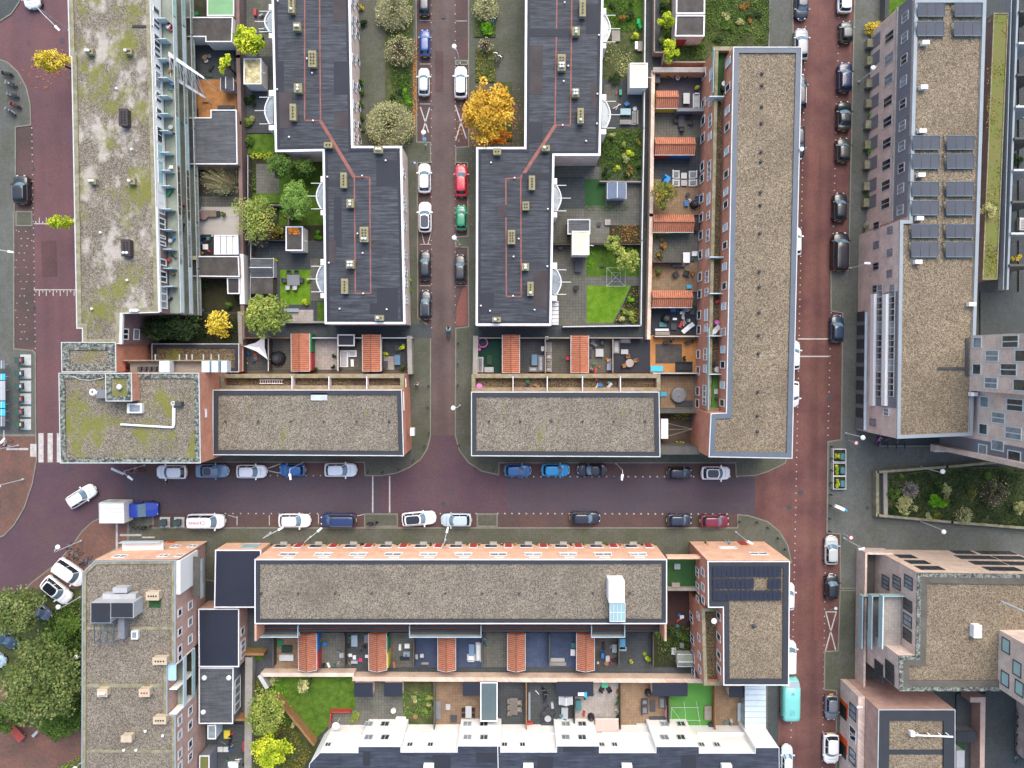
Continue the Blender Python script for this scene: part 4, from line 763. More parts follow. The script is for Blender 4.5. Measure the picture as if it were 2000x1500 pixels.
f = Fac((1382, 1096), (1383, 1187), Z12); fl = Fac((1370, 1187), (1375, 1339), 7.6); fu = Fac((1411.5, 1187), (1412.5, 1339), Z12)
for y in (1110, 1140, 1165): win(f, f.sy(y, 8), f.sy(y+15, 8), 7, 8.6, b12, m_white, m_glass_lt, 1, .1); win(f, f.sy(y-5, 4), f.sy(y+14, 4), 3.9, 5.6, b12, m_white, m_glass_lt, 2, .12)
for y in (1198, 1240, 1275, 1302): win(fl, fl.sy(y, 6), fl.sy(y+14, 6), 4.9, 6.3, b12, m_white, m_glass_lt, 1, .1); win(fl, fl.sy(y, 2), fl.sy(y+20, 2), .6, 2.5, b12, m_white, m_glass, 2, .1); win(fu, fu.sy(y, 9), fu.sy(y+15, 9), 7.4, 9.3, b12, m_white, m_glass, 1, .1)
z_ = Z12-.2
for j, y in enumerate((1107, 1130, 1153)):
    for k in range(5):
        if j == 1 and k == 3: continue
        x = 1392+k*27; solar(x, y, x+26.5, y+20, z_, ['top', 'middle', 'bottom'][j]+' row solar panel, '+['first', 'second', 'third', 'fourth', 'fifth'][k]+' from the left, on the corner block', 'solar array on the corner block', .15, m_solar_dk, False)
m = MB(); m.disc(P(1395, 1213, 8.6), .38, 8.5, 8.6, n=18); m.bar(P(1397, 1222, 7), P(1396, 1214, 8.5), .04); solo(m, 'satellite_dish', m_lamp, 'white satellite dish on the narrow terrace of the corner block', 'satellite dish', P(1396, 1215, 6.6))
vent(1473, 1223, z_, 'dark vent in the middle of the corner block roof', None, .3, .3, m_dkgrey)
# ---------------- B2 bottom-left ----------------
Z2 = 9.8
b2 = bld('apartment_building', 'apartment block with pale gravel roof, peach north wall and brick east wall, lower left', 'building', [(160, 1100), (342, 1500)], Z2)
block(b2, [(184, 1095), (343, 1093), (343, 1297), (327, 1298), (327, 1396), (343, 1397), (344, 1700), (158, 1700), (160, 1118)], Z2, m_brick_red, m_gravel, m_metal_blue, .16, m_edge_conc, .35)
f = Fac((343, 1093), (343, 1297), Z2); f4 = Fac((343, 1397), (344, 1700), Z2); fn = Fac((184, 1095), (343, 1093), Z2)
m = MB(); fn.slab(m, 0, fn.L+.3, 0, Z2-.25, .02, .07); m.build('north_face', m_brick_peach, b2)
for x0, x1, z_ in ((222, 248, 8), (310, 330, 8), (344, 358, 8), (335, 352, 3), (368, 385, 3)): win(fn, fn.sx(x0, 1082, z_), fn.sx(x1, 1082, z_), z_-.7, z_+.7, b2, m_white, m_glass_lt if x0 != 344 else m_glass, 2, .15, o=.07)
m = MB(); fn.slab(m, fn.sx(238, 1070, 5), fn.sx(318, 1070, 5), 4.7, 4.9, .07, 1.3); m.build('balcony_slab', m_whitewall, b2); m = MB(); fn.slab(m, fn.sx(238, 1070, 5), fn.sx(318, 1070, 5), 4.9, 5.9, 1.25, 1.32); m.build('balcony_glass', m_whiteblue, b2)
m = MB(); f.slab(m, f.sy(1093, 9), f.sy(1158, 9), 4, Z2-.2, .02, .5); m.build('white_bay', m_whitewall, b2)
m = MB(); f.slab(m, f.sy(1097, 8), f.sy(1175, 8), 5.4, 5.6, .5, 2.0); m.build('winter_balcony', m_conc_dk, b2); m = MB(); f.slab(m, f.sy(1097, 8), f.sy(1175, 8), 5.6, 6.7, 1.95, 2.02); m.build('balcony_glass', m_glass_lt, b2)
for y in (1190, 1228, 1262, 1279): win(f, f.sy(y-2, 8.6), f.sy(y+14, 8.6), 7.9, 9.2, b2, m_white, m_glass, 1, .17); 
for y in (1176, 1208, 1242): win(f, f.sy(y-2, 5.4), f.sy(y+15, 5.4), 4.6, 6.0, b2, m_white, m_glass_lt, 1, .17)
for y in (1400, 1428, 1465, 1490): win(f4, f4.sy(y-2, 8.6), f4.sy(y+16, 8.6), 7.9, 9.2, b2, m_white, m_glass_lt, 1, .17); win(f4, f4.sy(y-20, 5.4), f4.sy(y-3, 5.4), 4.6, 6.0, b2, m_white, m_glass, 1, .17)
f5 = Fac((343, 1297), (343, 1397), Z2)
for z_ in (6.9, 4.1):
    m = MB(); f5.slab(m, 0.02, f5.L-.02, z_-.2, z_, -1.0, .12); m.build('loggia_floor', m_conc_gr if z_ > 5 else m_wood_dk, b2)
    m = MB(); f5.slab(m, .02, f5.L-.02, z_, z_+1.0, .13, .2); m.build('loggia_glass', m_whiteblue if z_ > 5 else m_glass_gr, b2)
for t_ in (.02, f5.L/2, f5.L-.12): m = MB(); f5.slab(m, t_, t_+.1, 4.1, 9.6, -.9, .1); m.build('loggia_screen', m_whitewall, b2)
m = MB(); m.rbox(311+16, 1297.5, 343, 1330, Z2-.3, Z2-.15, zr=Z2); m.build('glass_canopy', m_glass_gr, b2)
for x0, y0, x1, y1 in ((163, 1224, 341, 1230), (165, 1336, 326, 1343), (163, 1465, 341, 1470)): m = MB(); m.rbox(x0, y0, x1, y1, Z2-.2, Z2-.16); m.build('roof_joint', m_edge_conc, b2)
ph = thing('roof_structure', 'dark-topped plant room with glazed cage on the pale gravel roof', 'plant room', P(220, 1190, 9.6)); z_ = 9.6
m = MB(); m.rbox(177, 1177, 216, 1217, z_, z_+2.6, zr=z_+2.6); m.rbox(216.3, 1177, 261, 1207, z_, z_+2.55, zr=z_+2.55); m.build('housing', m_ltgrey, ph)
m = MB(); m.rbox(178, 1178, 215, 1216, z_+2.6, z_+2.66); m.rbox(217, 1178, 259, 1206, z_+2.56, z_+2.62); m.build('roof', m_bit_dark, ph)
m = MB(); a = [P(184, 1218, z_+2.4), P(222, 1218, z_+2.4), P(222, 1256, z_+1.2), P(184, 1256, z_+1.2)]
for p, q_ in zip(a, a[1:]+a[:1]): m.bar(p, q_, .06)
for k in (1, 2): m.bar(a[0]+(a[1]-a[0])*k/3, a[3]+(a[2]-a[3])*k/3, .05); m.bar(a[0]+(a[3]-a[0])*k/3, a[1]+(a[2]-a[1])*k/3, .05)
for p in a: m.bar(p, Vector((p.x, p.y, z_)), .05)
m.build('glazed_cage', m_solar_fr, ph)
m = MB(); m.rbox(230, 1208, 243, 1248, z_, z_+1.4, zr=z_+1.4); m.build('stair_box', m_greyclad, ph); m = MB(); m.rbox(200, 1160, 265, 1170, z_, z_+1.0, zr=z_+1); m.rbox(220, 1148, 248, 1158, z_, z_+1.2, zr=z_+1.2); m.build('air_handler', m_ltgrey, ph)
for x, y, w_, h_, n_, lb in ((298, 1164, 22, 14, 4, 'pale brick stack with orange flues, upper right of the pale roof'), (312, 1291, 24, 12, 4, 'pale brick stack by the glass canopy'), (200, 1353, 17, 13, 3, 'pale brick stack with white cowls, left side of the pale roof'), (282, 1353, 18, 13, 3, 'pale brick stack with red flues, middle of the pale roof'), (312, 1407, 22, 12, 4, 'pale brick stack near the east edge, lower part of the pale roof'), (247, 1443, 18, 11, 0, 'plain pale brick stack, lowest on the pale roof')): chimney(x, y, z_, w_, h_, n_, m_stk_b, lb, 'pale brick stacks on the lower left roof', .9, cap=m_red if x == 282 else m_black, cowls=3 if x == 200 else 0)
sk = thing('skylight', 'white-framed skylight below the plant room', 'skylight', P(262, 1241, z_)); m = MB(); m.rbox(256, 1232, 269, 1249, z_, z_+.5, zr=z_+.5); m.build('frame', m_white, sk); m = MB(); m.rbox(258, 1235, 266, 1246, z_+.5, z_+.53); m.build('pane', m_glass_lt, sk)
m = MB(); m.rbox(291, 1171, 314, 1187, z_, z_+.02); solo(m, 'turf_mat', m_turf, 'rectangle of green turf on the pale gravel roof', 'turf', P(302, 1179, z_))
for i, (x, y) in enumerate(((283, 1429), (317, 1438), (241, 1466), (265, 1466))): vent(x, y, z_, 'little white vent on the pale lower left roof, '+['near the lowest stacks', 'nearest the east edge', 'left of the pair on the joint', 'right of the pair on the joint'][i], 'vents on the pale roof', .2, .25)
# black flat roofs beside B2
def lowb(name, lb, px, z, wall, roof, cop=m_white, cat='building', grp=None, cw=.14, sw=0, strip=None):
    b = bld(name, lb, cat, px, z, grp); block(b, px, z, wall, roof, cop, cw, strip, sw, ph=.1); return b
r1 = lowb('flat_roofed_annex', 'single-storey annex with black roof and white rim between two blocks, fronting the street', [(420, 1074), (510, 1074), (510, 1187), (418, 1187)], 4.2, m_brick_peach, m_bit_blue)
m = MB(); f = Fac((420, 1074), (510, 1074), 4.2); win(f, f.sx(470, 1068, 2.5), f.sx(504, 1068, 2.5), .8, 3.4, r1, m_coping, m_glass_gr, 1, .14)
r2 = lowb('flat_roofed_annex', 'black-roofed garage with dark reflective surface, middle of three by the lower left block', [(387, 1189), (467, 1189), (467, 1303), (388, 1303)], 3.6, m_brick_red, m_bit_blue)
f = Fac((467, 1189), (467, 1303), 3.6); win(f, f.sy(1225, 2.3), f.sy(1240, 2.3), 1.6, 3, r2, m_white, m_glass, 1, .15); win(f, f.sy(1250, 2.3), f.sy(1285, 2.3), 1.2, 3, r2, m_white, m_glass_lt, 3, .15)
r3 = lowb('flat_roofed_annex', 'black-roofed garage with three white roof domes, lower left', [(388, 1304), (456, 1304), (455, 1414), (388, 1414)], 3.3, m_greyclad, m_bit_grey)
f = Fac((456, 1304), (455, 1414), 3.3); win(f, f.sy(1325, 2), f.sy(1390, 2), .5, 2.8, r3, m_white, m_glass_lt, 4, .15)
for i, (x, y) in enumerate(((398, 1325), (446, 1325), (396, 1392))):
    c = P(x, y, 3.5); m = MB(); m.disc(c, .34, 3.2, 3.45, n=14); m.ball((c.x, c.y, 3.45), .3, sz=.4); solo(m, 'roof_dome', m_lamp, 'white round dome on the garage roof, '+['top left', 'top right', 'bottom left'][i], 'roof dome', (c.x, c.y, 3.2), 'white domes on the garage roof', True)
# garages along the west block
r4 = lowb('flat_roofed_annex', 'grey-roofed extension with white window bay, top of the west gardens', [(358, 33), (455, 33), (453, 82), (401, 82), (401, 72), (358, 72)], 3.0, m_whitewall, m_bit_old)
f = Fac((401, 82), (453, 82), 3.0)
r5 = lowb('flat_roofed_annex', 'wide grey bitumen garage roof south of the sandy yard', [(362, 229), (411, 229), (411, 214), (462, 214), (464, 321), (363, 321)], 3.2, m_brick_red, m_bit_grey)
r6 = lowb('flat_roofed_annex', 'brown flat roof between deck and dark yard, west gardens', [(366, 500), (466, 500), (468, 541), (366, 540)], 3.0, m_brick_red, m_bit_old)
r7 = lowb('garden_shed', 'small brown flat-roofed shed at the corner of the dark yard', [(443, 542), (468, 542), (468, 574), (444, 574)], 2.6, m_brick_red, m_bit_brown, cat='shed')
r8 = lowb('veranda', 'bright white ribbed veranda roof beside the timber deck', [(418, 459), (465, 459), (466, 497), (418, 497)], 2.9, m_glass_lt, m_whitewall, cat='veranda')
for k in range(1, 4): m = MB(); m.rbox(418+k*12, 460, 419+k*12, 496, 2.82, 2.92); m.build('rib', m_grey, r8)
r9 = lowb('garden_shed', 'pale green corrugated flat shed roof at the top of the west gardens', [(404, -30), (457, -30), (457, 31), (404, 31)], 2.6, m_wood_gr, M((120, 168, 122), .7, .12, .5, .08, stretch=(1, 4, 1)), cat='shed')
# bottom row of white houses
bw = bld('terraced_house_block', 'row of white rendered houses with blue-grey roofs along the bottom edge', 'building', [(600, 1480), (1520, 1480)], 8)
stp = [(604, 1492), (625, 1470), (699, 1470), (699, 1458), (783, 1458), (783, 1469), (893, 1469), (893, 1457), (978, 1457), (978, 1469), (1087, 1469), (1087, 1457), (1171, 1457), (1171, 1470), (1281, 1470), (1281, 1458), (1366, 1458), (1366, 1471), (1475, 1471), (1475, 1460), (1522, 1460), (1524, 1640), (596, 1640)]
block(bw, stp, 8.0, m_whitewall, m_bit_bottom, m_white, .06, None, 0, ph=.1)
for x0, x1, zt in ((645, 705, 3.0), (790, 895, 3.0), (985, 1090, 3.0), (1175, 1278, 3.0), (1362, 1465, 3.0)):
    m = MB(); m.rbox(x0, 1430, x1, 1440, zt-.1, zt+.1, zr=zt); m.build('canopy', m_white, bw)
    m = MB(); m.rbox(x0+2, 1441, x1-2, 1443, zt-.1, zt+.05, zr=zt); m.build('canopy_shade_strip', m_dkgrey, bw)  # solid dark grey strip stands in for the shade behind the canopy
f = Fac((620, 1470), (1520, 1470), 8.0); 
for x0 in (712, 905, 1097, 1290): 
    for dx in (8, 40):
        for z_ in (5.6, 1.8):
            yy = Fac((699, 1458), (783, 1458), 8.0); win(yy, yy.sx(x0+dx-8, 1440, z_), yy.sx(x0+dx+8, 1440, z_), z_-.7, z_+.7, bw, m_coping, m_glass if dx > 20 else m_glass_lt, 2, .08, o=.02)
for x0 in (640, 800, 840, 985, 1020, 1175, 1200, 1370, 1400):
    win(f, f.sx(x0-5, 1458, 6), f.sx(x0+6, 1458, 6), 5.4, 6.5, bw, m_coping, m_glass, 2, .08, o=.03)
for k, (x0, y0, x1, y1) in enumerate([(709, 1468, 723, 1496), (845, 1475, 880, 1520), (1050, 1478, 1080, 1520), (1100, 1459, 1160, 1468), (930, 1470, 970, 1490), (1330, 1475, 1360, 1520)]): m = MB(); m.rbox(x0, y0, x1, y1, 7.89, 7.93); m.build('roof_patch', m_bit_dark, bw)
m = MB(); m.path([P(972, 1457, 8.05), P(973, 1500, 8.05), P(975, 1530, 8.05)], .06); m.build('roof_pipe', m_white, bw)
for x0 in (827, 1022, 1215, 1410): m = MB(); m.rbox(x0, 1495, x0+20, 1515, 7.9, 8.6, zr=8.6); m.build('roof_hatch', m_lamp, bw)
# ================= cars =================
def paint(c, dark=False): return M(c, .28, .04, .5, 0, coat=.6, spec=.5)
m_carglass = M((34, 44, 54), .06, .05, 1, 0, spec=.9); m_shield = M((104, 132, 150), .1, .15, .8, 0, spec=.9); m_tail = M((150, 24, 26), .35, .05, 1, 0); m_head = M((220, 226, 230), .15, .05, 1, 0)
# kind: height, hood end, roof front, roof rear, rear glass base (fractions of the length from the rear), belt height, hood nose height
KIND = dict(hatch=(1.5, .74, .60, .14, .05, .95, .72), sedan=(1.45, .70, .55, .26, .14, .93, .70), estate=(1.5, .72, .58, .10, .03, .95, .70), suv=(1.68, .74, .61, .12, .04, 1.08, .86),
            van=(1.95, .82, .71, .05, .02, 1.15, .95), mini=(1.5, .76, .64, .14, .06, .95, .78), bus=(1.95, .97, .89, .07, .03, 1.2, 1.1))
def rounded(x0, x1, w, bf, br, n=5, cf=.22):
    """outline of a car plan, counter-clockwise from the front right"""
    p = []
    for k in range(n+1):
        t = -1+2*k/n; p.append((x1-bf*t*t-(cf*.3 if abs(t) > .95 else 0), t*w*(.93 if abs(t) > .95 else .88)))
    for t in (.82, .5, .2): p.append((x0+(x1-x0)*t, w))
    for k in range(n+1):
        t = 1-2*k/n; p.append((x0+br*t*t+(cf*.3 if abs(t) > .95 else 0), t*w*(.93 if abs(t) > .95 else .88)))
    for t in (.2, .5, .82): p.append((x0+(x1-x0)*t, -w))
    return p
def car(x, y, ang, lpx, wpx, kind, colr, label, roof=None, extra=None, group='cars parked along the streets', moving=False, cat='car', name='parked_car'):
    L, W = lpx/14.3, wpx/14.3/2; Hc, hb, rf, rr, rb, zb, zn = KIND[kind]; pm = paint(colr)
    c = P(x, y, .8); t = thing(name, label, cat, (c.x, c.y, .03), group, R(ang))
    fx = lambda q: -L/2+L*q
    m = MB(); secs = []
    st = [(0, .80, .90, .30), (.03, .92, .97, .27), (.12, .99, 1, .25), (.3, 1, 1, .25), (.5, 1, 1, .25), (.7, .99, 1, .25), (hb, .98, 1, .25), (.88, .95, .92, .26), (.96, .86, .80, .28), (1, .68, .66, .34)]
    for q, wf, hf, zs in sorted(st):
        z = zb if q <= hb else zb-(zb-zn)*((q-hb)/(1-hb))**1.6
        if q == 0: z = zb*.86
        if q == 1: z = zn*.86
        w = W*wf; X = fx(q)+(-.0 if q < .5 else 0)
        hlf = [(w*.93, zs), (w, zs+.22), (w, z*.72), (w*.96, z-.06), (w*.84, z+.0), (w*.45, z+.035), (0, z+.05)]
        pts = [(X, a, b) for a, b in hlf]+[(X, -a, b) for a, b in reversed(hlf[:-1])]
        # bow the nose and tail in plan
        bow = .22 if q > .9 else (-.12 if q < .02 else 0)
        pts = [(px_-bow*(abs(py_)/W)**2, py_, pz_) for px_, py_, pz_ in pts]; secs.append(pts)
    n = len(secs[0]); base = len(m.v)
    for s_ in secs: m.v += s_
    for i in range(len(secs)-1):
        for k in range(n-1): a = base+i*n+k; m.f.append((a, a+1, a+n+1, a+n)); m.m.append(0)
        m.f.append((base+i*n+n-1, base+i*n, base+(i+1)*n, base+(i+1)*n+n-1)); m.m.append(0)
    m.f.append(tuple(base+k for k in reversed(range(n)))); m.f.append(tuple(base+(len(secs)-1)*n+k for k in range(n))); m.m += [0, 0]
    m.build('body', pm, t, smooth=True, local=True)
    # greenhouse: belt outline to roof outline
    lo = rounded(fx(rb), fx(hb)+.02, W*.86, .26, .1); hi = rounded(fx(rr), fx(rf), W*.70, .12, .05)
    zt = Hc-.05; n = len(lo); nf = 6
    sp = {'windscreen': range(0, 5), 'rear_window': range(9, 14)}
    def wall(idx, nm, mat, o=0.0):
        mm = MB()
        for i in idx:
            j = (i+1) % n; a = Vector((*lo[i], zb)); b = Vector((*lo[j], zb)); c_ = Vector((*hi[j], zt)); d = Vector((*hi[i], zt)); mm.quad(a, b, c_, d)
        mm.build(nm, mat, t, smooth=(nm != 'side_window'), local=True)
    wall(range(0, 5), 'windscreen', m_shield); wall(range(9, 14), 'rear_window', m_carglass); wall(range(5, 9), 'side_window', m_carglass); wall(list(range(14, 18)), 'side_window', m_carglass)
    m = MB()
    for i in (0, 5, 9, 14): m.bar((*lo[i], zb), (*hi[i], zt), .045, n=5)
    for s_ in (1, -1): m.bar((fx((hb+rb)/2), s_*W*.86, zb), (fx((rf+rr)/2), s_*W*.70, zt), .04, n=4)
    m.build('pillars', pm, t, local=True)
    m = MB(); k1 = [(a*.995+(0), b*1.03) for a, b in hi]; cx = fx((rf+rr)/2)
    rings = [[(a, b, zt-.01) for a, b in hi]]+[[(cx+(a-cx)*s_, b*s_, zt+dz) for a, b in hi] for s_, dz in ((.93, .035), (.7, .055), (.3, .065))]
    b0 = len(m.v)
    for r_ in rings: m.v += r_
    for i in range(len(rings)-1):
        for k in range(n): m.f.append((b0+i*n+k, b0+i*n+(k+1) % n, b0+(i+1)*n+(k+1) % n, b0+(i+1)*n+k)); m.m.append(0)
    m.f.append(tuple(b0+(len(rings)-1)*n+k for k in range(n))); m.m.append(0)
    m.build('roof', paint(roof) if roof and kind in ('mini',) else pm, t, smooth=True, local=True)
    if roof and kind != 'mini':
        m = MB(); m.prism([(cx+(a-cx)*.82, b*.80) for a, b in hi], zt+.04, zt+.075); m.build('sunroof', paint(roof), t, local=True)
    if kind in ('estate', 'suv', 'van'):
        for s_ in (1, -1): m = MB(); m.bar((fx(rr)+.1, s_*W*.66, zt+.07), (fx(rf)-.2, s_*W*.66, zt+.07), .025, n=4); m.build('roof_rail', m_chrome, t, local=True)
    for s_ in (1, -1):
        m = MB(); m.prism([(fx(hb)-.38, s_*W*.9), (fx(hb)-.2, s_*W*.9), (fx(hb)-.24, s_*(W+.2)), (fx(hb)-.4, s_*(W+.2))], zb-.02, zb+.14); m.build('wing_mirror', pm, t, local=True)
        m = MB(); m.prism([(fx(1)-.42, s_*W*.80), (fx(1)-.05, s_*W*.50), (fx(1)-.02, s_*W*.40), (fx(1)-.10, s_*W*.35), (fx(1)-.5, s_*W*.72)], zn*.70, zn*1.0+.012); m.build('headlight', m_head, t, local=True)
        m = MB(); m.prism([(fx(0)+.02, s_*W*.56), (fx(0)+.16, s_*W*.88), (fx(0)+.03, s_*W*.86), (fx(0)-.02, s_*W*.6)], zb*.6, zb*.93); m.build('tail_light', m_tail, t, local=True)
    for q in (.18, .81):
        for s_ in (1, -1):
            m = MB(); X = fx(q); r_ = .32; m.bar((X, s_*(W-.2), r_), (X, s_*(W-.005), r_), r_, n=16); wh = m.build('wheel', m_rubber, t, local=True)
            m = MB(); m.bar((X, s_*(W-.01), r_), (X, s_*(W+.012), r_), r_*.6, n=12); m.build('rim', m_chrome, wh, local=True)
    # panel gaps: bonnet line
    m = MB(); m.bar((fx(hb)+.28, -W*.66, zb+.022), (fx(hb)+.36, 0, zb+.035), .012, n=4); m.bar((fx(hb)+.36, 0, zb+.035), (fx(hb)+.28, W*.66, zb+.022), .012, n=4); m.build('wiper_line', m_black, t, local=True)
    m = MB(); m.box(fx(1)-.06, -.26, .34, fx(1)+.03, .26, .46); m.build('number_plate', m_lamp, t, local=True)
    m = MB(); m.box(fx(0)-.05, -.26, .5, fx(0)+.03, .26, .62); m.build('number_plate', m_yel, t, local=True)
    return t
BK, DB, WH, SV, DG = (22, 25, 30), (30, 40, 74), (238, 240, 242), (168, 178, 184), (48, 54, 62)
WB = (232, 240, 246); cb = []
A = lambda *a, **k: cb.append((a, k))
# north kerb of the main street (fronts as in the photo: 0 = right, 180 = left)
A(335, 922, 180, 61, 28, 'hatch', WB, 'white hatchback with a person at its side, first in the row below the corner block')
A(414, 920, 0, 65, 27, 'sedan', (112, 142, 172), 'steel-blue saloon with dark roof panel, second in the row below the brick row', roof=(30, 36, 52))
A(491, 921, 0, 60, 27, 'hatch', WB, 'pale white hatchback third from the left in the row below the brick row')
A(571, 918, 180, 52, 24, 'mini', (30, 104, 178), 'small bright blue car parked under the street lamp, north kerb')
A(665, 918, 0, 64, 28, 'hatch', (216, 230, 242), 'light silver-blue hatchback nearest the zebra lines, north kerb')
A(1011, 919, 0, 53, 25, 'hatch', (38, 104, 164), 'medium blue hatchback first east of the junction, north kerb')
A(1085, 918, 0, 56, 25, 'hatch', (20, 158, 222), 'bright sky-blue hatchback, north kerb of the main street')
A(1156, 918, 180, 58, 26, 'sedan', (34, 44, 60), 'dark navy saloon facing left beside the sky-blue car, north kerb')
A(1327, 924, 0, 49, 23, 'mini', (26, 30, 46), 'small black car beside the white one with black roof, north kerb')
A(1398, 924, 0, 58, 27, 'hatch', WH, 'white hatchback with black roof at the east end of the north kerb', roof=(28, 34, 48))
# south kerb
A(575, 1017, 0, 64, 28, 'hatch', WH, 'white hatchback between the bays, west part of the south kerb')
A(661, 1016, 180, 70, 27, 'van', (28, 50, 96), 'dark blue minivan with long roof, south kerb', name='parked_van', cat='van')
A(818, 1013, 5, 68, 28, 'estate', WH, 'white estate with black sunroof opposite the junction, south kerb', roof=(28, 34, 44))
A(891, 1016, 180, 61, 27, 'hatch', (176, 196, 206), 'pale grey-blue car just right of the white estate, south kerb')
A(1143, 1012, 0, 60, 25, 'hatch', (30, 40, 56), 'dark slate hatchback alone in the middle of the south kerb')
A(1327, 1016, 0, 49, 25, 'mini', (36, 46, 66), 'dark blue-black small car left of the dark red car')
A(1396, 1018, 0, 57, 25, 'hatch', (116, 30, 54), 'dark red hatchback at the east end of the south kerb')
# middle street
A(829, 5, 90, 50, 22, 'hatch', (34, 44, 56), 'dark grey car cut by the top edge, middle street left side')
A(830, 84, 90, 52, 21, 'mini', (34, 74, 140), 'blue hatchback, left side of the middle street, second from the top')
A(828, 160, 90, 55, 23, 'hatch', (196, 202, 206), 'silver hatchback above the white cross, left side of the middle street')
A(829, 348, 90, 58, 25, 'hatch', (226, 230, 234), 'white hatchback level with the red car, middle street left side')
A(830, 424, 90, 60, 26, 'estate', WH, 'white car with dark glass roof, middle street left side', roof=(32, 40, 60))
A(830, 518, 90, 59, 23, 'hatch', (26, 34, 44), 'black hatchback, upper of the two dark cars, middle street left side')
A(831, 595, 90, 58, 23, 'estate', (28, 38, 50), 'dark blue-black estate, lowest in the left row of the middle street')
A(900, 161, 90, 62, 25, 'suv', WH, 'white car beside the golden tree, middle street right side')
A(901, 352, 90, 63, 25, 'hatch', (198, 36, 58), 'red hatchback, middle street right side')
A(901, 425, 90, 50, 22, 'mini', (30, 138, 96), 'small green car below the red one', )
A(899, 525, 90, 57, 23, 'hatch', (44, 46, 50), 'black hatchback with bright bonnet, lowest in the right row of the middle street')
# east street left
A(1566, 12, 270, 50, 26, 'hatch', (38, 50, 66), 'dark grey car at the top edge, left side of the east street')
A(1565, 86, 90, 62, 27, 'hatch', (140, 146, 148), 'dark car with pale bonnet above the long east roof')
A(1561, 180, 90, 70, 27, 'suv', (40, 44, 52), 'dark car half hidden by the long east roof, upper of the hidden pair')
A(1559, 278, 270, 66, 26, 'hatch', (34, 40, 52), 'dark car half hidden by the long east roof, lower of the hidden pair')
A(1553, 471, 90, 56, 25, 'hatch', WH, 'white car half hidden by the east roof edge, beside the black van')
A(1550, 694, 90, 58, 25, 'hatch', (220, 232, 240), 'white car half hidden by the roof, next to the two white stripes')
A(1548, 770, 270, 52, 26, 'hatch', WH, 'white car half hidden by the roof, below the two white stripes')
A(1540, 1165, 90, 56, 24, 'hatch', WH, 'white car half hidden by the corner block with solar array')
A(1541, 1282, 90, 66, 27, 'van', WH, 'white van half hidden above the turquoise minibus', cat='van', name='parked_van')
A(1537, 1482, 90, 56, 23, 'hatch', (206, 226, 236), 'pale blue-white car at the bottom edge, left side of the east street')
# east street right
A(1650, 5, 90, 40, 27, 'hatch', (232, 240, 244), 'white hatchback at the top edge, right side of the east street')
A(1653, 62, 90, 42, 25, 'mini', (34, 48, 46), 'small black car, second from the top in the right row of the east street')
A(1650, 151, 90, 58, 27, 'suv', (24, 38, 78), 'navy blue car beside the street lamp, right row of the east street')
A(1649, 226, 90, 57, 28, 'sedan', (40, 44, 44), 'black saloon with sun-lit bonnet, upper of two, right row of the east street')
A(1647, 293, 90, 48, 27, 'mini', (48, 52, 50), 'short black hatchback below the black saloon, right row of the east street')
A(1641, 404, 90, 56, 27, 'hatch', (30, 40, 46), 'glossy black hatchback alone above the black van')
A(1641, 491, 90, 75, 33, 'van', (34, 34, 44), 'large black van, right side of the east street', cat='van', name='parked_van')
A(1635, 642, 90, 54, 26, 'hatch', (38, 58, 84), 'dark blue hatchback level with the white street stripes')
A(1624, 1075, 90, 58, 26, 'hatch', (184, 190, 188), 'silver hatchback south of the brick square, right row of the east street')
A(1625, 1146, 90, 50, 26, 'mini', (36, 42, 48), 'small black car above the white crossed bay')
A(1624, 1382, 270, 52, 25, 'hatch', (110, 116, 126), 'grey hatchback with red-tinted rear, right row near the bottom')
A(1623, 1462, 270, 61, 31, 'suv', WH, 'large white people carrier, lowest in the right row of the east street')
# west
A(60, -10, 280, 52, 32, 'hatch', WH, 'white car cut by the top edge on the plum brick road')
A(42, 370, 90, 56, 30, 'suv', (34, 40, 42), 'black car in the west parking bay beside the plum brick road')
A(159, 969, 32, 62, 28, 'estate', WH, 'white estate driving across the west junction', group=None, name='car')
A(137, 1118, 325, 66, 34, 'van', WH, 'white van tucked behind the white car by the lower left block', cat='van', name='parked_van')
A(111, 1153, 320, 66, 31, 'suv', WH, 'white car with black roof panel parked diagonally, lower left', roof=(24, 30, 40))
A(79, 1193, 322, 48, 24, 'hatch', (104, 112, 134), 'small grey-blue car under the tree edge, lower left')
A(10, 1245, 320, 56, 28, 'hatch', (46, 70, 96), 'dark blue car showing between the crowns at the left edge')
A(-14, 1282, 320, 56, 28, 'hatch', (170, 196, 210), 'pale car cut by the left edge below the dark blue one')
for a, k in cb: car(*a, **k)
# delivery van with red lettering
dv = car(403, 1018, 0, 74, 30, 'van', (236, 236, 238), 'white delivery van with red lettering on the roof, south kerb', name='parked_van', cat='van')
cu = bpy.data.curves.new('lettering', 'FONT'); cu.body = 'LEMKES'; cu.size = .5; cu.extrude = .004; cu.align_x = 'CENTER'; cu.align_y = 'CENTER'
lo_ = bpy.data.objects.new('lettering', cu); col.objects.link(lo_)
bpy.context.view_layer.update(); me = bpy.data.meshes.new_from_object(lo_.evaluated_get(bpy.context.evaluated_depsgraph_get())); bpy.data.objects.remove(lo_)
lo_ = bpy.data.objects.new('roof_lettering', me); col.objects.link(lo_); me.materials.clear(); me.materials.append(M((178, 50, 66), .5)); lo_.parent = dv; lo_.location = (-1.15, 0, 1.985); lo_.rotation_euler = (0, 0, math.pi)
m = MB(); m.torus((-.05, 0, 1.985), .27, .025, n=20, k=4); m.build('roof_emblem', M((178, 50, 66), .5), dv, local=True)
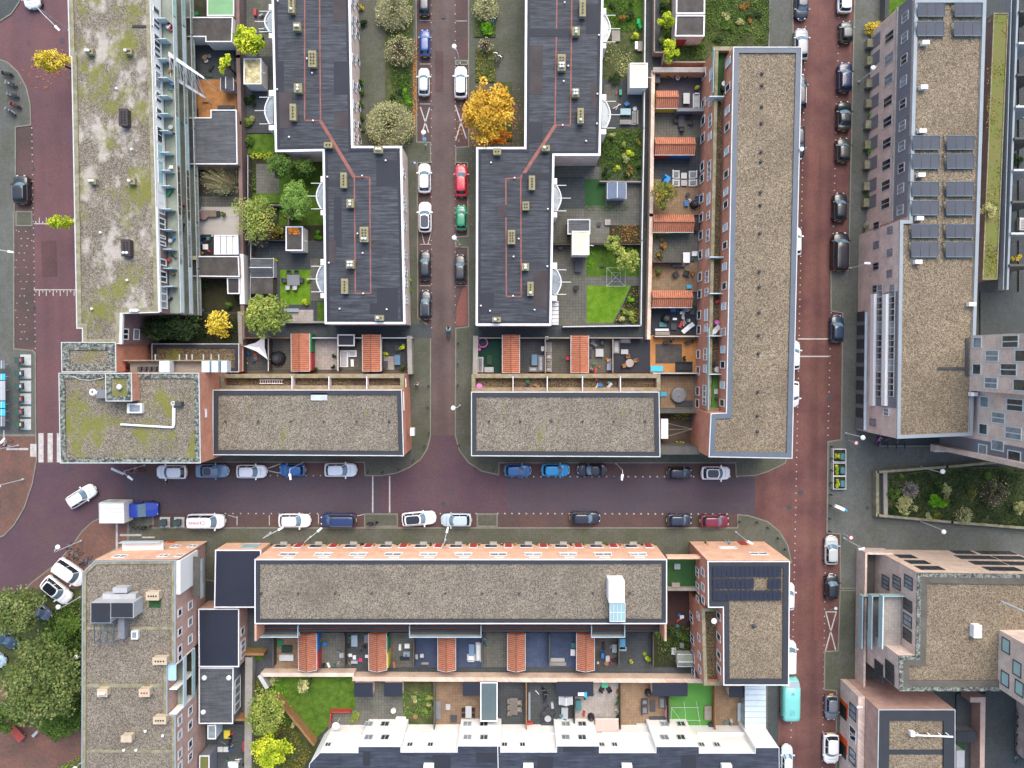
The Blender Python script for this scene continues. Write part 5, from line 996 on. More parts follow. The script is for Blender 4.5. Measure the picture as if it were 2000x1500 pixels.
# box truck
c = P(258, 996, 1.5); tk = thing('box_truck', 'blue box truck with white box body at the west junction', 'truck', (c.x, c.y, .03), None, R(0))
u = 1/14.4
m = MB(); m.box(-3.55, -1.45, .9, -.15, 1.35, 3.4); m.build('box_body', M((236, 238, 234), .55, .06), tk, local=True)
m = MB(); [m.box(-3.5, y_, 3.401, -.2, y_+.05, 3.43) for y_ in (-1.42, -.7, 0, .6, 1.26)]; m.box(-3.54, -1.44, 3.401, -3.46, 1.34, 3.45); m.build('roof_ribs', m_coping, tk, local=True)
m = MB(); m.box(-3.45, -1.48, 1.0, -.3, -1.452, 3.2); m.build('blue_side_panel', m_cyan, tk, local=True)
m = MB(); m.box(-3.55, 1.352, 1.6, -1.4, 1.38, 3.0); m.build('green_side_panel', M((200, 224, 204), .5), tk, local=True)
m = MB(); m.box(-3.3, -.6, .45, 3.0, .6, .88); m.build('chassis', m_black, tk, local=True)
bl = paint((26, 62, 170)); m = MB(); secs = [(-.08, 1.0, 2.15), (.9, 1.02, 2.2), (1.05, 1.02, 2.15), (1.85, 1.02, 1.35), (2.9, .98, 1.15), (3.3, .8, .95)]
pr = []
for X, w_, z_ in secs: pr.append([(X, w_, .4), (X, w_, min(z_-.1, 1.3)), (X, w_*.88, z_-.03), (X, 0, z_+.03), (X, -w_*.88, z_-.03), (X, -w_, min(z_-.1, 1.3)), (X, -w_, .4)])
for s_ in pr: m.v += s_
for i in range(len(pr)-1):
    for k in range(6): a = i*7+k; m.f.append((a, a+1, a+8, a+7)); m.m.append(0)
m.f += [tuple(range(6, -1, -1)), tuple(35+k for k in range(7))]; m.m += [0, 0]
m.build('cab', bl, tk, local=True)
m = MB(); m.quad((1.08, -.86, 2.16), (1.84, -.92, 1.40), (1.84, .92, 1.40), (1.08, .86, 2.16)); m.v = [(x+.02, y, z+.03) for x, y, z in m.v]; m.build('windscreen', m_shield, tk, local=True)
for s_ in (1, -1):
    m = MB(); m.box(1.4, s_*1.05-.12, 1.35, 1.6, s_*1.05+.12, 1.75); m.build('wing_mirror', m_black, tk, local=True)
    m = MB(); m.box(3.05, s_*.62-.15, .7, 3.3, s_*.62+.15, .95); m.build('headlight', m_head, tk, local=True)
    for X in (-2.5, 2.2): m = MB(); m.bar((X, s_*.75, .38), (X, s_*1.06, .38), .38, n=16); wh = m.build('wheel', m_rubber, tk, local=True); m = MB(); m.bar((X, s_*1.05, .38), (X, s_*1.075, .38), .2, n=12); m.build('rim', m_chrome, wh, local=True)
# turquoise minibus
c = P(1543, 1364, .9); tb = thing('minibus', 'turquoise vintage minibus parked by the corner block, east street', 'minibus', (c.x, c.y, .03), None, R(90))
L_, W_ = 86/14.3, 35/14.3/2; tq = paint((124, 206, 200)); m = MB(); pr = []
for q, wf, zt_, zf in ((0, .82, 1.5, .3), (.04, .95, 1.85, .25), (.12, 1, 1.95, .25), (.5, 1, 1.98, .25), (.80, 1, 1.95, .25), (.93, .95, 1.3, .25), (1, .72, .95, .35)):
    X = -L_/2+L_*q; w_ = W_*wf; pr.append([(X, w_*.95, zf), (X, w_, .6), (X, w_, min(1.2, zt_*.8)), (X, w_*.9, zt_*.93), (X, w_*.7, zt_), (X, 0, zt_+.05), (X, -w_*.7, zt_), (X, -w_*.9, zt_*.93), (X, -w_, min(1.2, zt_*.8)), (X, -w_, .6), (X, -w_*.95, zf)])
for s_ in pr: m.v += s_
for i in range(len(pr)-1):
    for k in range(10): a = i*11+k; m.f.append((a, a+1, a+12, a+11)); m.m.append(0)
m.f += [tuple(range(10, -1, -1)), tuple(66+k for k in range(11))]; m.m += [0, 0]; m.build('body', tq, tb, True, local=True)
m = MB(); X0, X1 = -L_/2+L_*.815, -L_/2+L_*.925; m.quad((X0, -W_*.78, 1.93), (X1, -W_*.78, 1.36), (X1, W_*.78, 1.36), (X0, W_*.78, 1.93)); m.v = [(x+.03, y, z+.06) for x, y, z in m.v]; m.build('windscreen', m_shield, tb, local=True)
for k in range(4): m = MB(); m.box(-L_/2+.5+k*1.05, W_-.03, 1.15, -L_/2+1.4+k*1.05, W_+.012, 1.62); m.v = [(x, y-(z-1.15)*.22, z) for x, y, z in m.v]; m.build('side_window', m_carglass, tb, local=True)
m = MB(); m.box(.9, -.2, 1.99, 1.25, .2, 2.06); m.box(-1.9, -.35, 2.0, -1.1, .35, 2.045); m.build('roof_hatch', M((120, 190, 186), .4), tb, local=True)
for q in (.18, .78):
    for s_ in (1, -1): m = MB(); X = -L_/2+L_*q; m.bar((X, s_*(W_-.2), .33), (X, s_*(W_-.0), .33), .33, n=14); wh = m.build('wheel', m_rubber, tb, local=True); m = MB(); m.bar((X, s_*(W_-.01), .33), (X, s_*(W_+.02), .33), .18, n=10); m.build('hubcap', m_chrome, wh, local=True)
for s_ in (1, -1): m = MB(); m.ball((L_/2-.12, s_*W_*.5, .7), .13); m.build('headlight', m_head, tb, local=True)
# ================= street lamps, signs =================
def lamp(bx, by, hx, hy, z, label, zp=None, r=.06, head='ball'):
    b_ = P(bx, by, .12); zp = zp or z-.5; hd = P(hx, hy, z); t = thing('street_lamp', label, 'street lamp', (b_.x, b_.y, .12), 'white street lamps')
    m = MB(); m.bar(b_, (b_.x, b_.y, zp), r*1.3, n=8, r2=r*.8); m.disc(b_, r*2.2, .12, .4, n=8); m.build('pole', m_pole, t)
    m = MB(); top = Vector((b_.x, b_.y, zp)); mid = (top*.6+hd*.4); mid.z = z; m.path([top, mid, hd], r*.7); m.build('arm', m_pole, t)
    m = MB(); d = (hd-top); d.z = 0; d = d.normalized() if d.length > .05 else Vector((1, 0, 0))
    if head == 'ball': m.disc((hd.x, hd.y), .33, z-.12, z+.02, n=14, r1=.29); m.disc((hd.x, hd.y), .29, z+.02, z+.12, n=14, r1=.1)
    else: s_ = Vector((-d.y, d.x, 0))*.16; m.prism([hd-d*.45-s_, hd+d*.35-s_*.7, hd+d*.35+s_*.7, hd-d*.45+s_], z-.05, z+.08)
    m.build('lamp_head', m_lamp, t)
lamp(898, 124, 887, 90, 4.2, 'white street lamp beside the parked white car near the golden tree')
lamp(832, 284, 827, 258, 4.2, 'white street lamp with blue sign below the west crossed bay')
lamp(898, 478, 887, 464, 4.2, 'white street lamp on the build-out below the green car')
lamp(898, 792, 885, 797, 4.2, 'white street lamp on the east pavement near the junction')
lamp(1203, 905, 1215, 933, 7, 'tall bent street lamp over the empty north parking bays', head='flat'); lamp(592, 903, 567, 932, 7, 'tall bent street lamp over the small blue car', head='flat'); lamp(283, 908, 255, 934, 6.5, 'tall street lamp by the bicycles at the corner block', head='flat')
lamp(159, 1056, 112, 1069, 7, 'white street lamp leaning over the red plaza, lower left'); lamp(46, 936, -4, 950, 7, 'long-armed street lamp on the west plaza at the left edge', head='flat')
lamp(1677, 160, 1706, 132, 6, 'white street lamp in front of the pink-brick block, upper right'); lamp(1660, 524, 1693, 514, 6, 'white street lamp below the black van', head='flat')
lamp(1652, 846, 1686, 855, 6, 'white street lamp at the north side of the brick square'); lamp(1798, 912, 1842, 921, 6, 'white street lamp above the planted bed'); lamp(1798, 1018, 1844, 1039, 6, 'white street lamp below the planted bed'); lamp(1648, 1051, 1682, 1072, 6, 'white street lamp at the corner of the pale brick block', head='flat')
lamp(1644, 1344, 1680, 1381, 6, 'white street lamp in front of the bottom right block', head='flat'); lamp(157, 1166, 113, 1186, 6, 'white street lamp beside the diagonal white car'); lamp(162, 1272, 148, 1284, 6, 'white street lamp against the lower left block'); lamp(158, 1490, 146, 1502, 6, 'white street lamp at the bottom edge beside the lower left block')
lamp(135, 60, 113, 56, 8, 'street lamp head peeking from the west block near the top', head='flat'); lamp(1437, 1039, 1466, 1060, 5.5, 'bent white street lamp at the south-east corner pavement', head='flat'); lamp(870, 1054, 874, 1034, 4.2, 'short white street lamp by the pale grey-blue car', head='flat')
lamp(36, 870, 6, 860, 5, 'white lamp arm over the west plaza stripes', head='flat'); lamp(-10, 488, 22, 492, 5, 'pale lamp arm over the west pavement', head='flat'); lamp(529, 1040, 549, 1032, 4, 'slim lamp by the white hatchback bay', head='flat'); lamp(607, 1048, 625, 1034, 4, 'slim lamp left of the dark blue minivan', head='flat')
def sign(x, y, hx, hy, lb, mats=(m_red, m_lamp), z=2.4, r=.34):
    b_ = P(x, y, .12); h_ = P(hx, hy, z); t = thing('road_sign', lb, 'road sign', (b_.x, b_.y, .12)); m = MB(); m.bar(b_, (h_.x, h_.y, z), .04); m.build('post', m_pole, t)
    m = MB(); m.disc((h_.x, h_.y), r, z, z+.05, n=8); m.build('border', mats[0], t); m = MB(); m.disc((h_.x, h_.y), r*.68, z+.052, z+.07, n=8); m.build('face', mats[1], t)
sign(1657, 860, 1672, 865, 'red and white sign at the north side of the brick square'); sign(1646, 1042, 1662, 1050, 'red and white sign at the south side of the brick square'); sign(1618, 1192, 1632, 1188, 'small sign beside the white crossed bay', (m_dkgrey, m_coping)); sign(833, 290, 829, 272, 'blue sign on the pavement below the west crossed bay', (m_cyan, m_blue), 2.2, .25); sign(806, 316, 810, 318, 'small blue sign on the west pavement by the white car', (m_blue, m_ltgrey), 1.5, .2)
t = thing('information_board', 'long white board on a post in the brick square', 'board', P(1640, 994, .1)); m = MB(); a, b_ = P(1632, 988, 1.9), P(1650, 996, 1.9); d = (b_-a).normalized(); s_ = Vector((-d.y, d.x, 0))*.22; m.prism([a-s_, b_-s_, b_+s_, a+s_], 1.5, 1.9); m.build('board', m_lamp, t); m = MB(); m.bar(P(1624, 987, .1), a, .05); m.build('post', m_pole, t); m = MB(); m.ball(P(1652, 997, 1.8), .22); m.build('blue_end', m_aqua, t)
for i, (x, y) in enumerate(((1623, 872), (1622, 895), (1622, 918), (1621, 942), (1621, 965), (1620, 986), (1619, 1012), (1619, 1037), (896, 869), (838, 845), (829, 870), (808, 898), (779, 917), (748, 922), (719, 922), (927, 914), (964, 918), (836, 795), (837, 753), (894, 752), (895, 669), (894, 711), (1443, 1018), (1477, 1019), (1498, 1030), (1518, 1050), (1532, 1072))):
    b_ = P(x, y, .12); m = MB(); m.disc(b_, .1, .11, .9, n=8); m.disc(b_, .12, .9, .98, n=8, r1=.06)
    solo(m, 'bollard', m_dkgrey, 'dark bollard along the edge of the brick square' if i < 8 else 'dark bollard on the pavement round the middle street junction' if i < 22 else 'dark bollard on the south-east corner pavement', 'bollard', (b_.x, b_.y, .12), 'bollards of the brick square' if i < 8 else 'bollards round the junction' if i < 22 else 'bollards of the south-east corner')
# waste containers
def container(x, y, w_, h_, lid, lb, dx=-8, grp='underground container slabs'):
    c = P(x, y, .16); t = thing('waste_container', lb, 'container', (c.x, c.y, .12), grp)
    m = MB(); m.rbox(x-w_/2, y-h_/2, x+w_/2, y+h_/2, .1, .17, zr=.17); m.build('slab', m_tileslab, t)
    m = MB(); m.rbox(x+dx-5, y-6, x+dx+5, y+6, .17, 1.25, zr=.3); m.build('pillar', M((44, 84, 82), .6), t)
    q = P(x+dx, y, 1.25); m = MB(); m.box(q.x-.25, q.y-.38, 1.25, q.x+.3, q.y+.38, 1.4); m.build('lid', m_dkgrey, t); m = MB(); m.box(q.x-.1, q.y-.2, 1.4, q.x+.1, q.y+.2, 1.44); m.build('label_plate', lid, t)
for i, y in enumerate((703, 729, 754, 779, 804, 829)): container(50, y, 21, 21, (m_orange, m_coping, m_coping, m_orange, m_orange, m_yel)[i], ('underground container slab with teal pillar, '+['northernmost', 'second from the top', 'third from the top', 'third from the bottom', 'second from the bottom', 'southernmost'][i]+' of the west row'), -9)
for i, x in enumerate((322, 350)): container(x, 1020, 20, 20, m_dkgrey, ('left', 'right')[i]+' of the two container slabs between the truck and the delivery van', -1)
for i, y in enumerate((890, 917, 943)):
    c = P(1640, y, .6); t = thing('planter', ('northern', 'middle', 'southern')[i]+' planter with yellow flowers and a teal box in the brick square', 'planter', (c.x, c.y, .12), 'square planters'); q = ccw(PP(RC(1627, y-13, 1653, y+13), .9)); m = MB(); m.ring(q, inset(q, .1), .9, .1); m.build('frame', m_coping, t); m = MB(); m.poly(inset(q, .1), .7); m.build('soil', m_soil, t); m = MB(); m.rbox(1642, y-4, 1650, y+8, .75, 1.3, zr=1.3); m.build('teal_box', m_teal, t)
# market crates / trailers at left edge
for i, (y0, y1, mt) in enumerate(((704, 720, m_grey), (730, 742, m_cyan), (744, 782, m_ltgrey), (784, 797, m_cyan), (799, 812, m_cyan), (813, 833, m_grey))):
    t = thing('bicycle_rack_roof', ['grey slatted', 'cyan', 'long pale slatted', 'cyan lower', 'cyan lowest', 'dark slatted'][i]+' shelter roof at the left edge, '+['topmost', 'second from the top', 'third from the top', 'fourth from the top', 'fifth from the top', 'bottom'][i]+' of the stack', 'shelter', P(2, (y0+y1)/2, .12), 'shelters at the left edge')
    m = MB(); m.rbox(-20, y0, 10, y1, 1.9, 2.0, zr=2); m.build('roof', mt, t)
    for k in range(3): m = MB(); m.rbox(-18+k*10, y0+.3, -17+k*10, y1-.3, 2.005, 2.05, zr=2.05); m.build('rib', m_whiteblue, t)
    m = MB(); q = P(0, (y0+y1)/2, 1.9); m.bar((q.x, q.y, .12), q, .06); m.build('post', m_pole, t)
# bicycles and scooters
def bike(x, y, ang, lb, grp, colr=m_black, scoot=False):
    c = P(x, y, .14); t = thing('scooter' if scoot else 'bicycle', lb, 'scooter' if scoot else 'bicycle', (c.x, c.y, .14), grp, R(ang)); r_ = .26 if scoot else .34; d_ = .5 if scoot else .54; tl = .35
    yy = lambda z: z*tl
    for s_ in (1, -1):
        m = MB(); m.torus((s_*d_, 0, r_), r_, .05 if scoot else .025, 'y', n=16, k=5); m.v = [(a, b+yy(c_), c_) for a, b, c_ in m.v]; m.build('wheel', m_rubber, t, local=True)
    m = MB()
    if scoot:
        m.prism([(-.75, -.16), (-.1, -.18), (.1, -.1), (.5, -.12), (.5, .12), (.1, .1), (-.1, .18), (-.75, .16)], .32, .55); m.build('body', colr, t, local=True)
        m = MB(); m.prism([(-.8, -.14), (-.05, -.15), (-.05, .15), (-.8, .14)], .74, .85); m.box(-.7, -.1, .55, -.1, .1, .74); m.build('seat', m_black, t, local=True)
        m = MB(); m.box(.35, -.2, .5, .5, .2, .95); m.build('front_shield', colr, t, local=True)
    else:
        a = [(-d_, 0, r_), (-.15, 0, .32), (-.25, 0, .78), (.35, 0, .8), (.42, 0, .95)]
        for p, q in ((0, 1), (1, 2), (2, 3), (1, 3), (0, 2)): m.bar(a[p], a[q], .025, n=5)
        m.bar(a[3], (d_, 0, r_), .025, n=5); m.bar(a[3], a[4], .02, n=5); m.v = [(p_, b+yy(c_), c_) for p_, b, c_ in m.v]; m.build('frame', colr, t, local=True)
        m = MB(); m.box(-.4, -.09, .82, -.12, .09, .9); m.v = [(p_, b+yy(c_), c_) for p_, b, c_ in m.v]; m.build('saddle', m_black, t, local=True)
    m = MB(); z_ = .98; m.bar((.36, -.3, z_), (.44, 0, z_), .025, n=5); m.bar((.44, 0, z_), (.36, .3, z_), .025, n=5); m.v = [(p_, b+(0 if scoot else yy(c_)), c_) for p_, b, c_ in m.v]; m.build('handlebar', m_chrome, t, local=True)
for x, y, a, cl_, lb in ((17, 146, 170, m_dkgrey, 'dark scooter, topmost of the row on the west pavement'), (25, 166, 165, m_ltgrey, 'pale-fronted scooter, second in the row on the west pavement'), (28, 188, 170, m_metal_blue, 'thin blue scooter, third in the row on the west pavement'), (33, 207, 160, m_red, 'red and grey scooter, fourth in the row on the west pavement'), (24, 219, 145, m_ltgrey, 'silver moped, lowest in the row on the west pavement')): bike(x, y, a, lb, 'scooters on the west pavement', cl_, True)
bike(729, 1021, 5, 'dark motor scooter beside the dark blue minivan', None, m_black, True)
bike(1713, 860, 70, 'pink and grey scooter at the corner of the pink-brick block', None, m_pink, True)
for x, y, a, cl_, lb in ((258, 915, 170, m_red, 'red bicycle below the corner block, leftmost'), (268, 918, 20, m_dkgrey, 'dark bicycle below the corner block, middle'), (276, 914, 160, m_red, 'dark red bicycle below the corner block, right'), (268, 1026, 160, m_black, 'black bicycle behind the truck, left'), (282, 1028, 175, m_black, 'black bicycle behind the truck, middle'), (291, 1029, 10, m_dkgrey, 'grey bicycle behind the truck, right'),
        (143, 1068, 60, m_dkgrey, 'grey bicycle under the plaza lamp'), (148, 1080, 50, m_ltgrey, 'silver bicycle in the plaza row'), (157, 1087, 50, m_green, 'green bicycle in the plaza row'), (168, 1098, 55, m_black, 'black bicycle in the plaza row'), (175, 1095, 50, m_aqua, 'bicycle with blue crate in the plaza row'),
        (747, 42, 95, m_black, 'black bicycle by the long planting strip'), (967, 48, 70, m_aqua, 'pale blue bicycle beside the grass tussock'), (972, 115, 80, m_metal_blue, 'bicycle parked by the flower bed above the golden tree'), (978, 122, 60, m_black, 'black bicycle leaning at the flower bed above the golden tree'), (1695, 480, 85, m_black, 'bicycle by the hedge of the pink-brick block'), (1688, 530, 80, m_black, 'black bicycle below the street lamp on the east pavement'),
        (1732, 862, 100, m_black, 'bicycle under the south wall of the pink-brick block, left'), (1752, 863, 85, m_metal_blue, 'bicycle under the south wall of the pink-brick block, middle'), (1766, 864, 95, m_black, 'bicycle under the south wall of the pink-brick block, right'), (18, 866, 30, m_ltgrey, 'silver bicycle at the south end of the container row'), (23, 873, 0, m_coping, 'pale bicycle beside the plaza stripes')): bike(x, y, a, lb, 'parked bicycles', cl_)
# people
def person(x, y, ang, lb, top, low=m_denim, pose='walk', hold=None):
    c = P(x, y, .12); t = thing('person', lb, 'person', (c.x, c.y, .12), None, R(ang))
    def skin(chains, name, mat, rad):
        vs, es, rs = [], [], []
        for ch in chains:
            prev = None
            for k, (p, r_) in enumerate(ch):
                key = None
                for i_, q in enumerate(vs):
                    if (Vector(q)-Vector(p)).length < 1e-4: key = i_
                if key is None: vs.append(p); rs.append(r_); key = len(vs)-1
                if prev is not None: es.append((prev, key))
                prev = key
        me = bpy.data.meshes.new(name); me.from_pydata(vs, es, []); o = bpy.data.objects.new(name, me); col.objects.link(o)
        md = o.modifiers.new('s', 'SKIN'); sv = me.skin_vertices[0].data
        for i_, r_ in enumerate(rs): sv[i_].radius = (r_, r_)
        sv[0].use_root = True
        o.modifiers.new('u', 'SUBSURF').render_levels = 1; me.materials.append(mat); o.parent = t; return o
    sw = .22 if pose == 'walk' else 0.04
    hip, ch, nk = (0, 0, .95), (.03, 0, 1.35), (.04, 0, 1.48)
    if pose == 'ride':
        leg = [[((0, 0, .80), .14), ((.05, s_*.1, .78), .1), ((.40, s_*.12, .72), .075), ((.30, s_*.12, .35), .05), ((.42, s_*.12, .30), .05)] for s_ in (1, -1)]; hip = (0, 0, .8); ch = (.18, 0, 1.2); nk = (.24, 0, 1.33)
        arm = [[(ch, .13), (tuple(Vector(ch)+Vector((0, s_*.19, .03))), .06), ((.36, s_*.26, 1.02), .045), ((.52, s_*.26, 1.0), .035)] for s_ in (1, -1)]
    else:
        leg = [[(hip, .14), ((0, s_*.09, .90), .095), ((s_*sw*.6, s_*.1, .5), .07), ((s_*sw*.9, s_*.1, .08), .045), ((s_*sw*.9+.17, s_*.1, .04), .04)] for s_ in (1, -1)]
        arm = [[(ch, .14), ((.03, s_*.2, 1.38), .06), ((-s_*sw*.5+.05, s_*.25, 1.1), .045), ((-s_*sw*.7+.16, s_*.22, .88), .035)] for s_ in (1, -1)]
    body = leg+[[(hip, .14), ((.02, 0, 1.12), .13), (ch, .14), (nk, .055), (tuple(Vector(nk)+Vector((.03, 0, .12))), .085), (tuple(Vector(nk)+Vector((.04, 0, .24))), .08)]]+arm
    skin(body, 'body', m_skin, 0)
    cl_ = lambda chs, k_: [[(p, r_+k_) for p, r_ in c_] for c_ in chs]
    skin(cl_([l_[:4] for l_ in leg], .014), 'trousers', low, 0)
    skin(cl_([[(hip, .14), ((.02, 0, 1.12), .13), (ch, .15), (tuple(Vector(nk)+Vector((-.01, 0, -.05))), .08)]]+[a_[:3] for a_ in arm], .02), 'jacket', top, 0)
    hd = Vector(nk)+Vector((.03, 0, .2)); m = MB(); m.ball((hd.x-.015, 0, hd.z+.02), .105, n=12, k=8, sz=1.0); m.build('hair', m_hair, t, True, local=True)
    for s_ in (1, -1):
        for k in range(4): m = MB(); a_ = Vector(arm[0 if s_ > 0 else 1][-1][0]); m.bar(a_+Vector((0, (k-1.5)*.02, -.02)), a_+Vector((.05, (k-1.5)*.022, -.09)), .009, n=5); m.build('finger', m_skin, t, local=True)
    return t
person(877, 647, 90, 'person in light blue jacket riding a scooter down the middle street', m_cyan, m_denim, 'ride'); bike(877, 649, 90, 'dark scooter ridden along the middle street', None, m_black, True)
person(331, 940, 60, 'person in grey coat standing at the side of the white hatchback', m_dkgrey, m_black, 'stand'); person(1418, 1057, 110, 'person in aqua top walking on the south pavement', m_aqua, m_ltgrey); person(1375, 1058, 20, 'person in dark clothes walking on the south pavement', m_dkgrey, m_black); person(815, 751, 80, 'person in pale jacket walking on the west pavement', m_ltgrey, m_denim)
# ================= gardens: surfaces =================
PN = [0]
def plot(name, pts, mat, h=.14):
    PN[0] += 1; z = h+PN[0]*.0015
    if len(pts) == 4 and not isinstance(pts[0], tuple): pts = RC(*pts)
    m = MB(); m.prism(PP(pts, z), -.02, z, bottom=False); return tag(m.build(name, mat, origin=(0, 0, 0)), kind='structure')
plot('garden_path', (466, -80, 482, 640), m_tile_dk); plot('alley_paving', [(470, 630), (842, 634), (842, 660), (470, 660)], m_pave_dk, .13); plot('alley_paving', (925, 634, 1262, 664), m_pave_dk, .13); plot('alley_paving', (1255, -80, 1276, 660), m_tile_dk)
plot('alley_paving', (505, 1303, 1365, 1322), m_tile_dk); plot('alley_paving', (472, 1187, 512, 1500), m_tile_dk); plot('alley_paving', (505, 1240, 535, 1310), m_tile_dk)
for r, mt in (((358, -60, 460, 33), m_soil), ((358, 82, 458, 160), m_tile_dk), ((360, 155, 462, 232), m_sand), ((362, 321, 466, 384), m_bit_brown), ((362, 384, 468, 460), m_tile), ((375, 404, 467, 459), m_deck), ((365, 459, 420, 500), m_black), ((364, 541, 470, 610), m_soil), ((266, 612, 468, 672), m_soil),
    ((482, -60, 534, 110), m_tile), ((482, 110, 536, 260), m_tile_dk), ((484, 262, 536, 300), m_grass), ((484, 300, 634, 470), m_soil), ((500, 320, 545, 378), m_tile), ((545, 318, 634, 440), m_grass), ((484, 378, 560, 396), m_grass), ((484, 470, 634, 632), m_tile_dk), ((547, 527, 606, 595), m_lawn), ((606, 505, 634, 587), m_tile), ((555, 605, 612, 628), m_tile_lt), ((620, 590, 634, 628), m_grass),
    ((1174, -60, 1256, 60), m_grass), ((1174, 60, 1256, 155), m_litter), ((1174, 155, 1256, 250), m_tile_dk), ((1180, 165, 1206, 212), m_tile), ((1170, 250, 1256, 355), m_litter), ((1077, 325, 1255, 475), m_tile), ((1078, 345, 1142, 408), m_tile_dk), ((1142, 350, 1182, 402), m_turf), ((1190, 440, 1252, 475), m_soil), ((1078, 478, 1252, 636), m_tile), ((1145, 482, 1252, 540), m_grass), ((1145, 541, 1250, 558), m_tile)): plot('garden_plot', r, mt)
plot('lawn', [(1146, 558), (1232, 558), (1212, 600), (1196, 630), (1146, 630)], m_lawn); plot('flower_bed', [(1233, 558), (1250, 558), (1250, 632), (1198, 632), (1214, 601)], m_soil)
for r, mt in (((474, 660, 524, 722), m_tile_dk), ((524, 660, 570, 722), m_tile), ((605, 660, 660, 722), m_tile_lt), ((660, 660, 709, 722), m_tile), ((744, 660, 796, 722), m_tile_dk), ((747, 696, 770, 722), m_tile_lt), ((934, 658, 982, 728), M((28, 66, 54), .95, .12, 1, .1)), ((1015, 658, 1065, 728), m_tile_dk), ((1065, 658, 1116, 728), m_tile), ((1150, 658, 1198, 728), m_tile), ((1198, 658, 1270, 728), m_bit_dark),
    ((1278, 135, 1376, 215), M((80, 76, 84), .9, .15, .8, .1)), ((1278, 213, 1374, 268), m_tile), ((1276, 268, 1372, 372), m_tile_dk), ((1274, 350, 1372, 420), m_tile_br), ((1274, 450, 1370, 512), m_tile), ((1272, 512, 1368, 570), m_tile_br), ((1272, 598, 1366, 655), m_bit_dark), ((1270, 655, 1364, 730), m_wood_or), ((1280, 672, 1332, 710), m_bit_old), ((1290, 735, 1362, 798), m_tile_br), ((1292, 812, 1362, 872), m_wood_dk)): plot('garden_plot', r, mt)
for r, mt in (((535, 1236, 584, 1305), m_tile_br), ((619, 1236, 672, 1303), m_tile), ((672, 1236, 721, 1303), m_tile_dk), ((755, 1236, 808, 1303), m_tile), ((808, 1236, 856, 1303), m_tile_blue), ((890, 1236, 942, 1303), m_tile_blue), ((942, 1236, 992, 1303), m_tile), ((1026, 1236, 1073, 1303), m_tile_blue), ((1073, 1236, 1127, 1303), m_tile_blue), ((1161, 1236, 1209, 1303), m_bit_old), ((1209, 1236, 1276, 1303), m_tile_dk), ((1276, 1220, 1352, 1303), m_soil), ((1304, 1154, 1350, 1220), M((70, 48, 46), .9, .1, 1, .1)), ((472, 1265, 513, 1290), m_grass)): plot('garden_plot', r, mt)
for r, mt in (((690, 1325, 787, 1420), m_tile), ((787, 1325, 848, 1420), m_litter), ((848, 1325, 937, 1425), m_tile_br), ((974, 1325, 1028, 1425), m_tile_dk), ((1030, 1325, 1122, 1425), m_tile_dk), ((1122, 1325, 1212, 1425), m_tile_lt), ((1212, 1325, 1308, 1425), m_tile_br), ((1308, 1330, 1394, 1425), m_turf_lt), ((1398, 1325, 1455, 1428), m_tile_br), ((1455, 1325, 1500, 1432), m_tile)): plot('garden_plot', r, mt)
plot('lawn', [(508, 1322), (692, 1322), (695, 1385), (648, 1392), (640, 1420), (610, 1450), (570, 1400), (508, 1330)], m_grass); plot('garden_plot', [(645, 1390), (700, 1385), (790, 1395), (790, 1425), (640, 1425)], m_tile)
plot('planting_bed', [(480, 1320), (510, 1322), (625, 1450), (560, 1560), (470, 1560)], m_litter)
for p in ((753, -60, 806, 277), (926, -60, 968, 72), (929, 96, 968, 160), (965, 160, 1000, 275)): plot('planting_strip', p, m_litter)
plot('planting_bed', [(1732, 930), (1860, 912), (2100, 912), (2100, 1040), (1960, 1030), (1732, 1006)], m_litter, .5)
plot('grass_verge', [(1735, -60), (1790, -60), (1780, 0), (1735, 38)], m_grass, .2); plot('yard', (1868, 1355, 1925, 1560), m_pave_dk, .13); plot('yard_lawn', (1869, 1450, 1884, 1466), m_turf, .14); plot('yard', (1925, 1345, 2000, 1560), m_pave_dk, .125); plot('yard', (1990, 0, 2100, 600), m_tile_dk, .13); plot('yard', (1915, 570, 2100, 660), m_pave_dk, .13); plot('yard_plot', (425, 1414, 485, 1560), m_tile_dk)
# ================= walls and fences =================
def wallp(pts, h, wd, mat, lb, cat='wall', name='garden_wall', zt=None, cap=None, closed=False):
    w_ = PP(pts, h); c = w_[0]; t = thing(name, lb, cat, (c.x, c.y, 0)); m = MB(); q = MB()
    seg = list(zip(w_, w_[1:]+([w_[0]] if closed else [])))[:len(w_) if closed else len(w_)-1]
    for a, b in seg:
        d = (b-a).normalized(); n = Vector((-d.y, d.x, 0))*(wd/2); e = d*(wd/2-.004)
        m.prism([a-n-e, b-n+e*.98, b+n+e*.98, a+n-e], 0, h-.05); n2 = n*1.12
        q.prism([a-n2-e, b-n2+e, b+n2+e, a+n2-e], h-.05, h)
    m.build('wall' if cat == 'wall' else 'panel', mat, t); q.build('coping', cap or mat, t)
    if cat == 'fence':
        for a, b in seg:
            k = max(1, int((b-a).length/1.9))
            for i in range(k+1): p = a+(b-a)*i/k; r = MB(); r.box(p.x-.05, p.y-.05, 0, p.x+.05, p.y+.05, h+.08); r.build('post', cap or mat, t)
wallp([(463, -60), (465, 110), (468, 240), (472, 500), (474, 660)], 2.0, .45, m_brick_dark, 'brown brick garden wall along the west alley', cap=M((128, 106, 100), .9))
wallp([(471, 500), (473, 590)], 2.2, .55, m_whitewall, 'whitewashed wall section along the west alley')
wallp([(468, 612), (470, 672)], 2.2, .5, m_wood_gr, 'pale weathered wall at the end of the shaded west garden', cap=m_wood_gr)
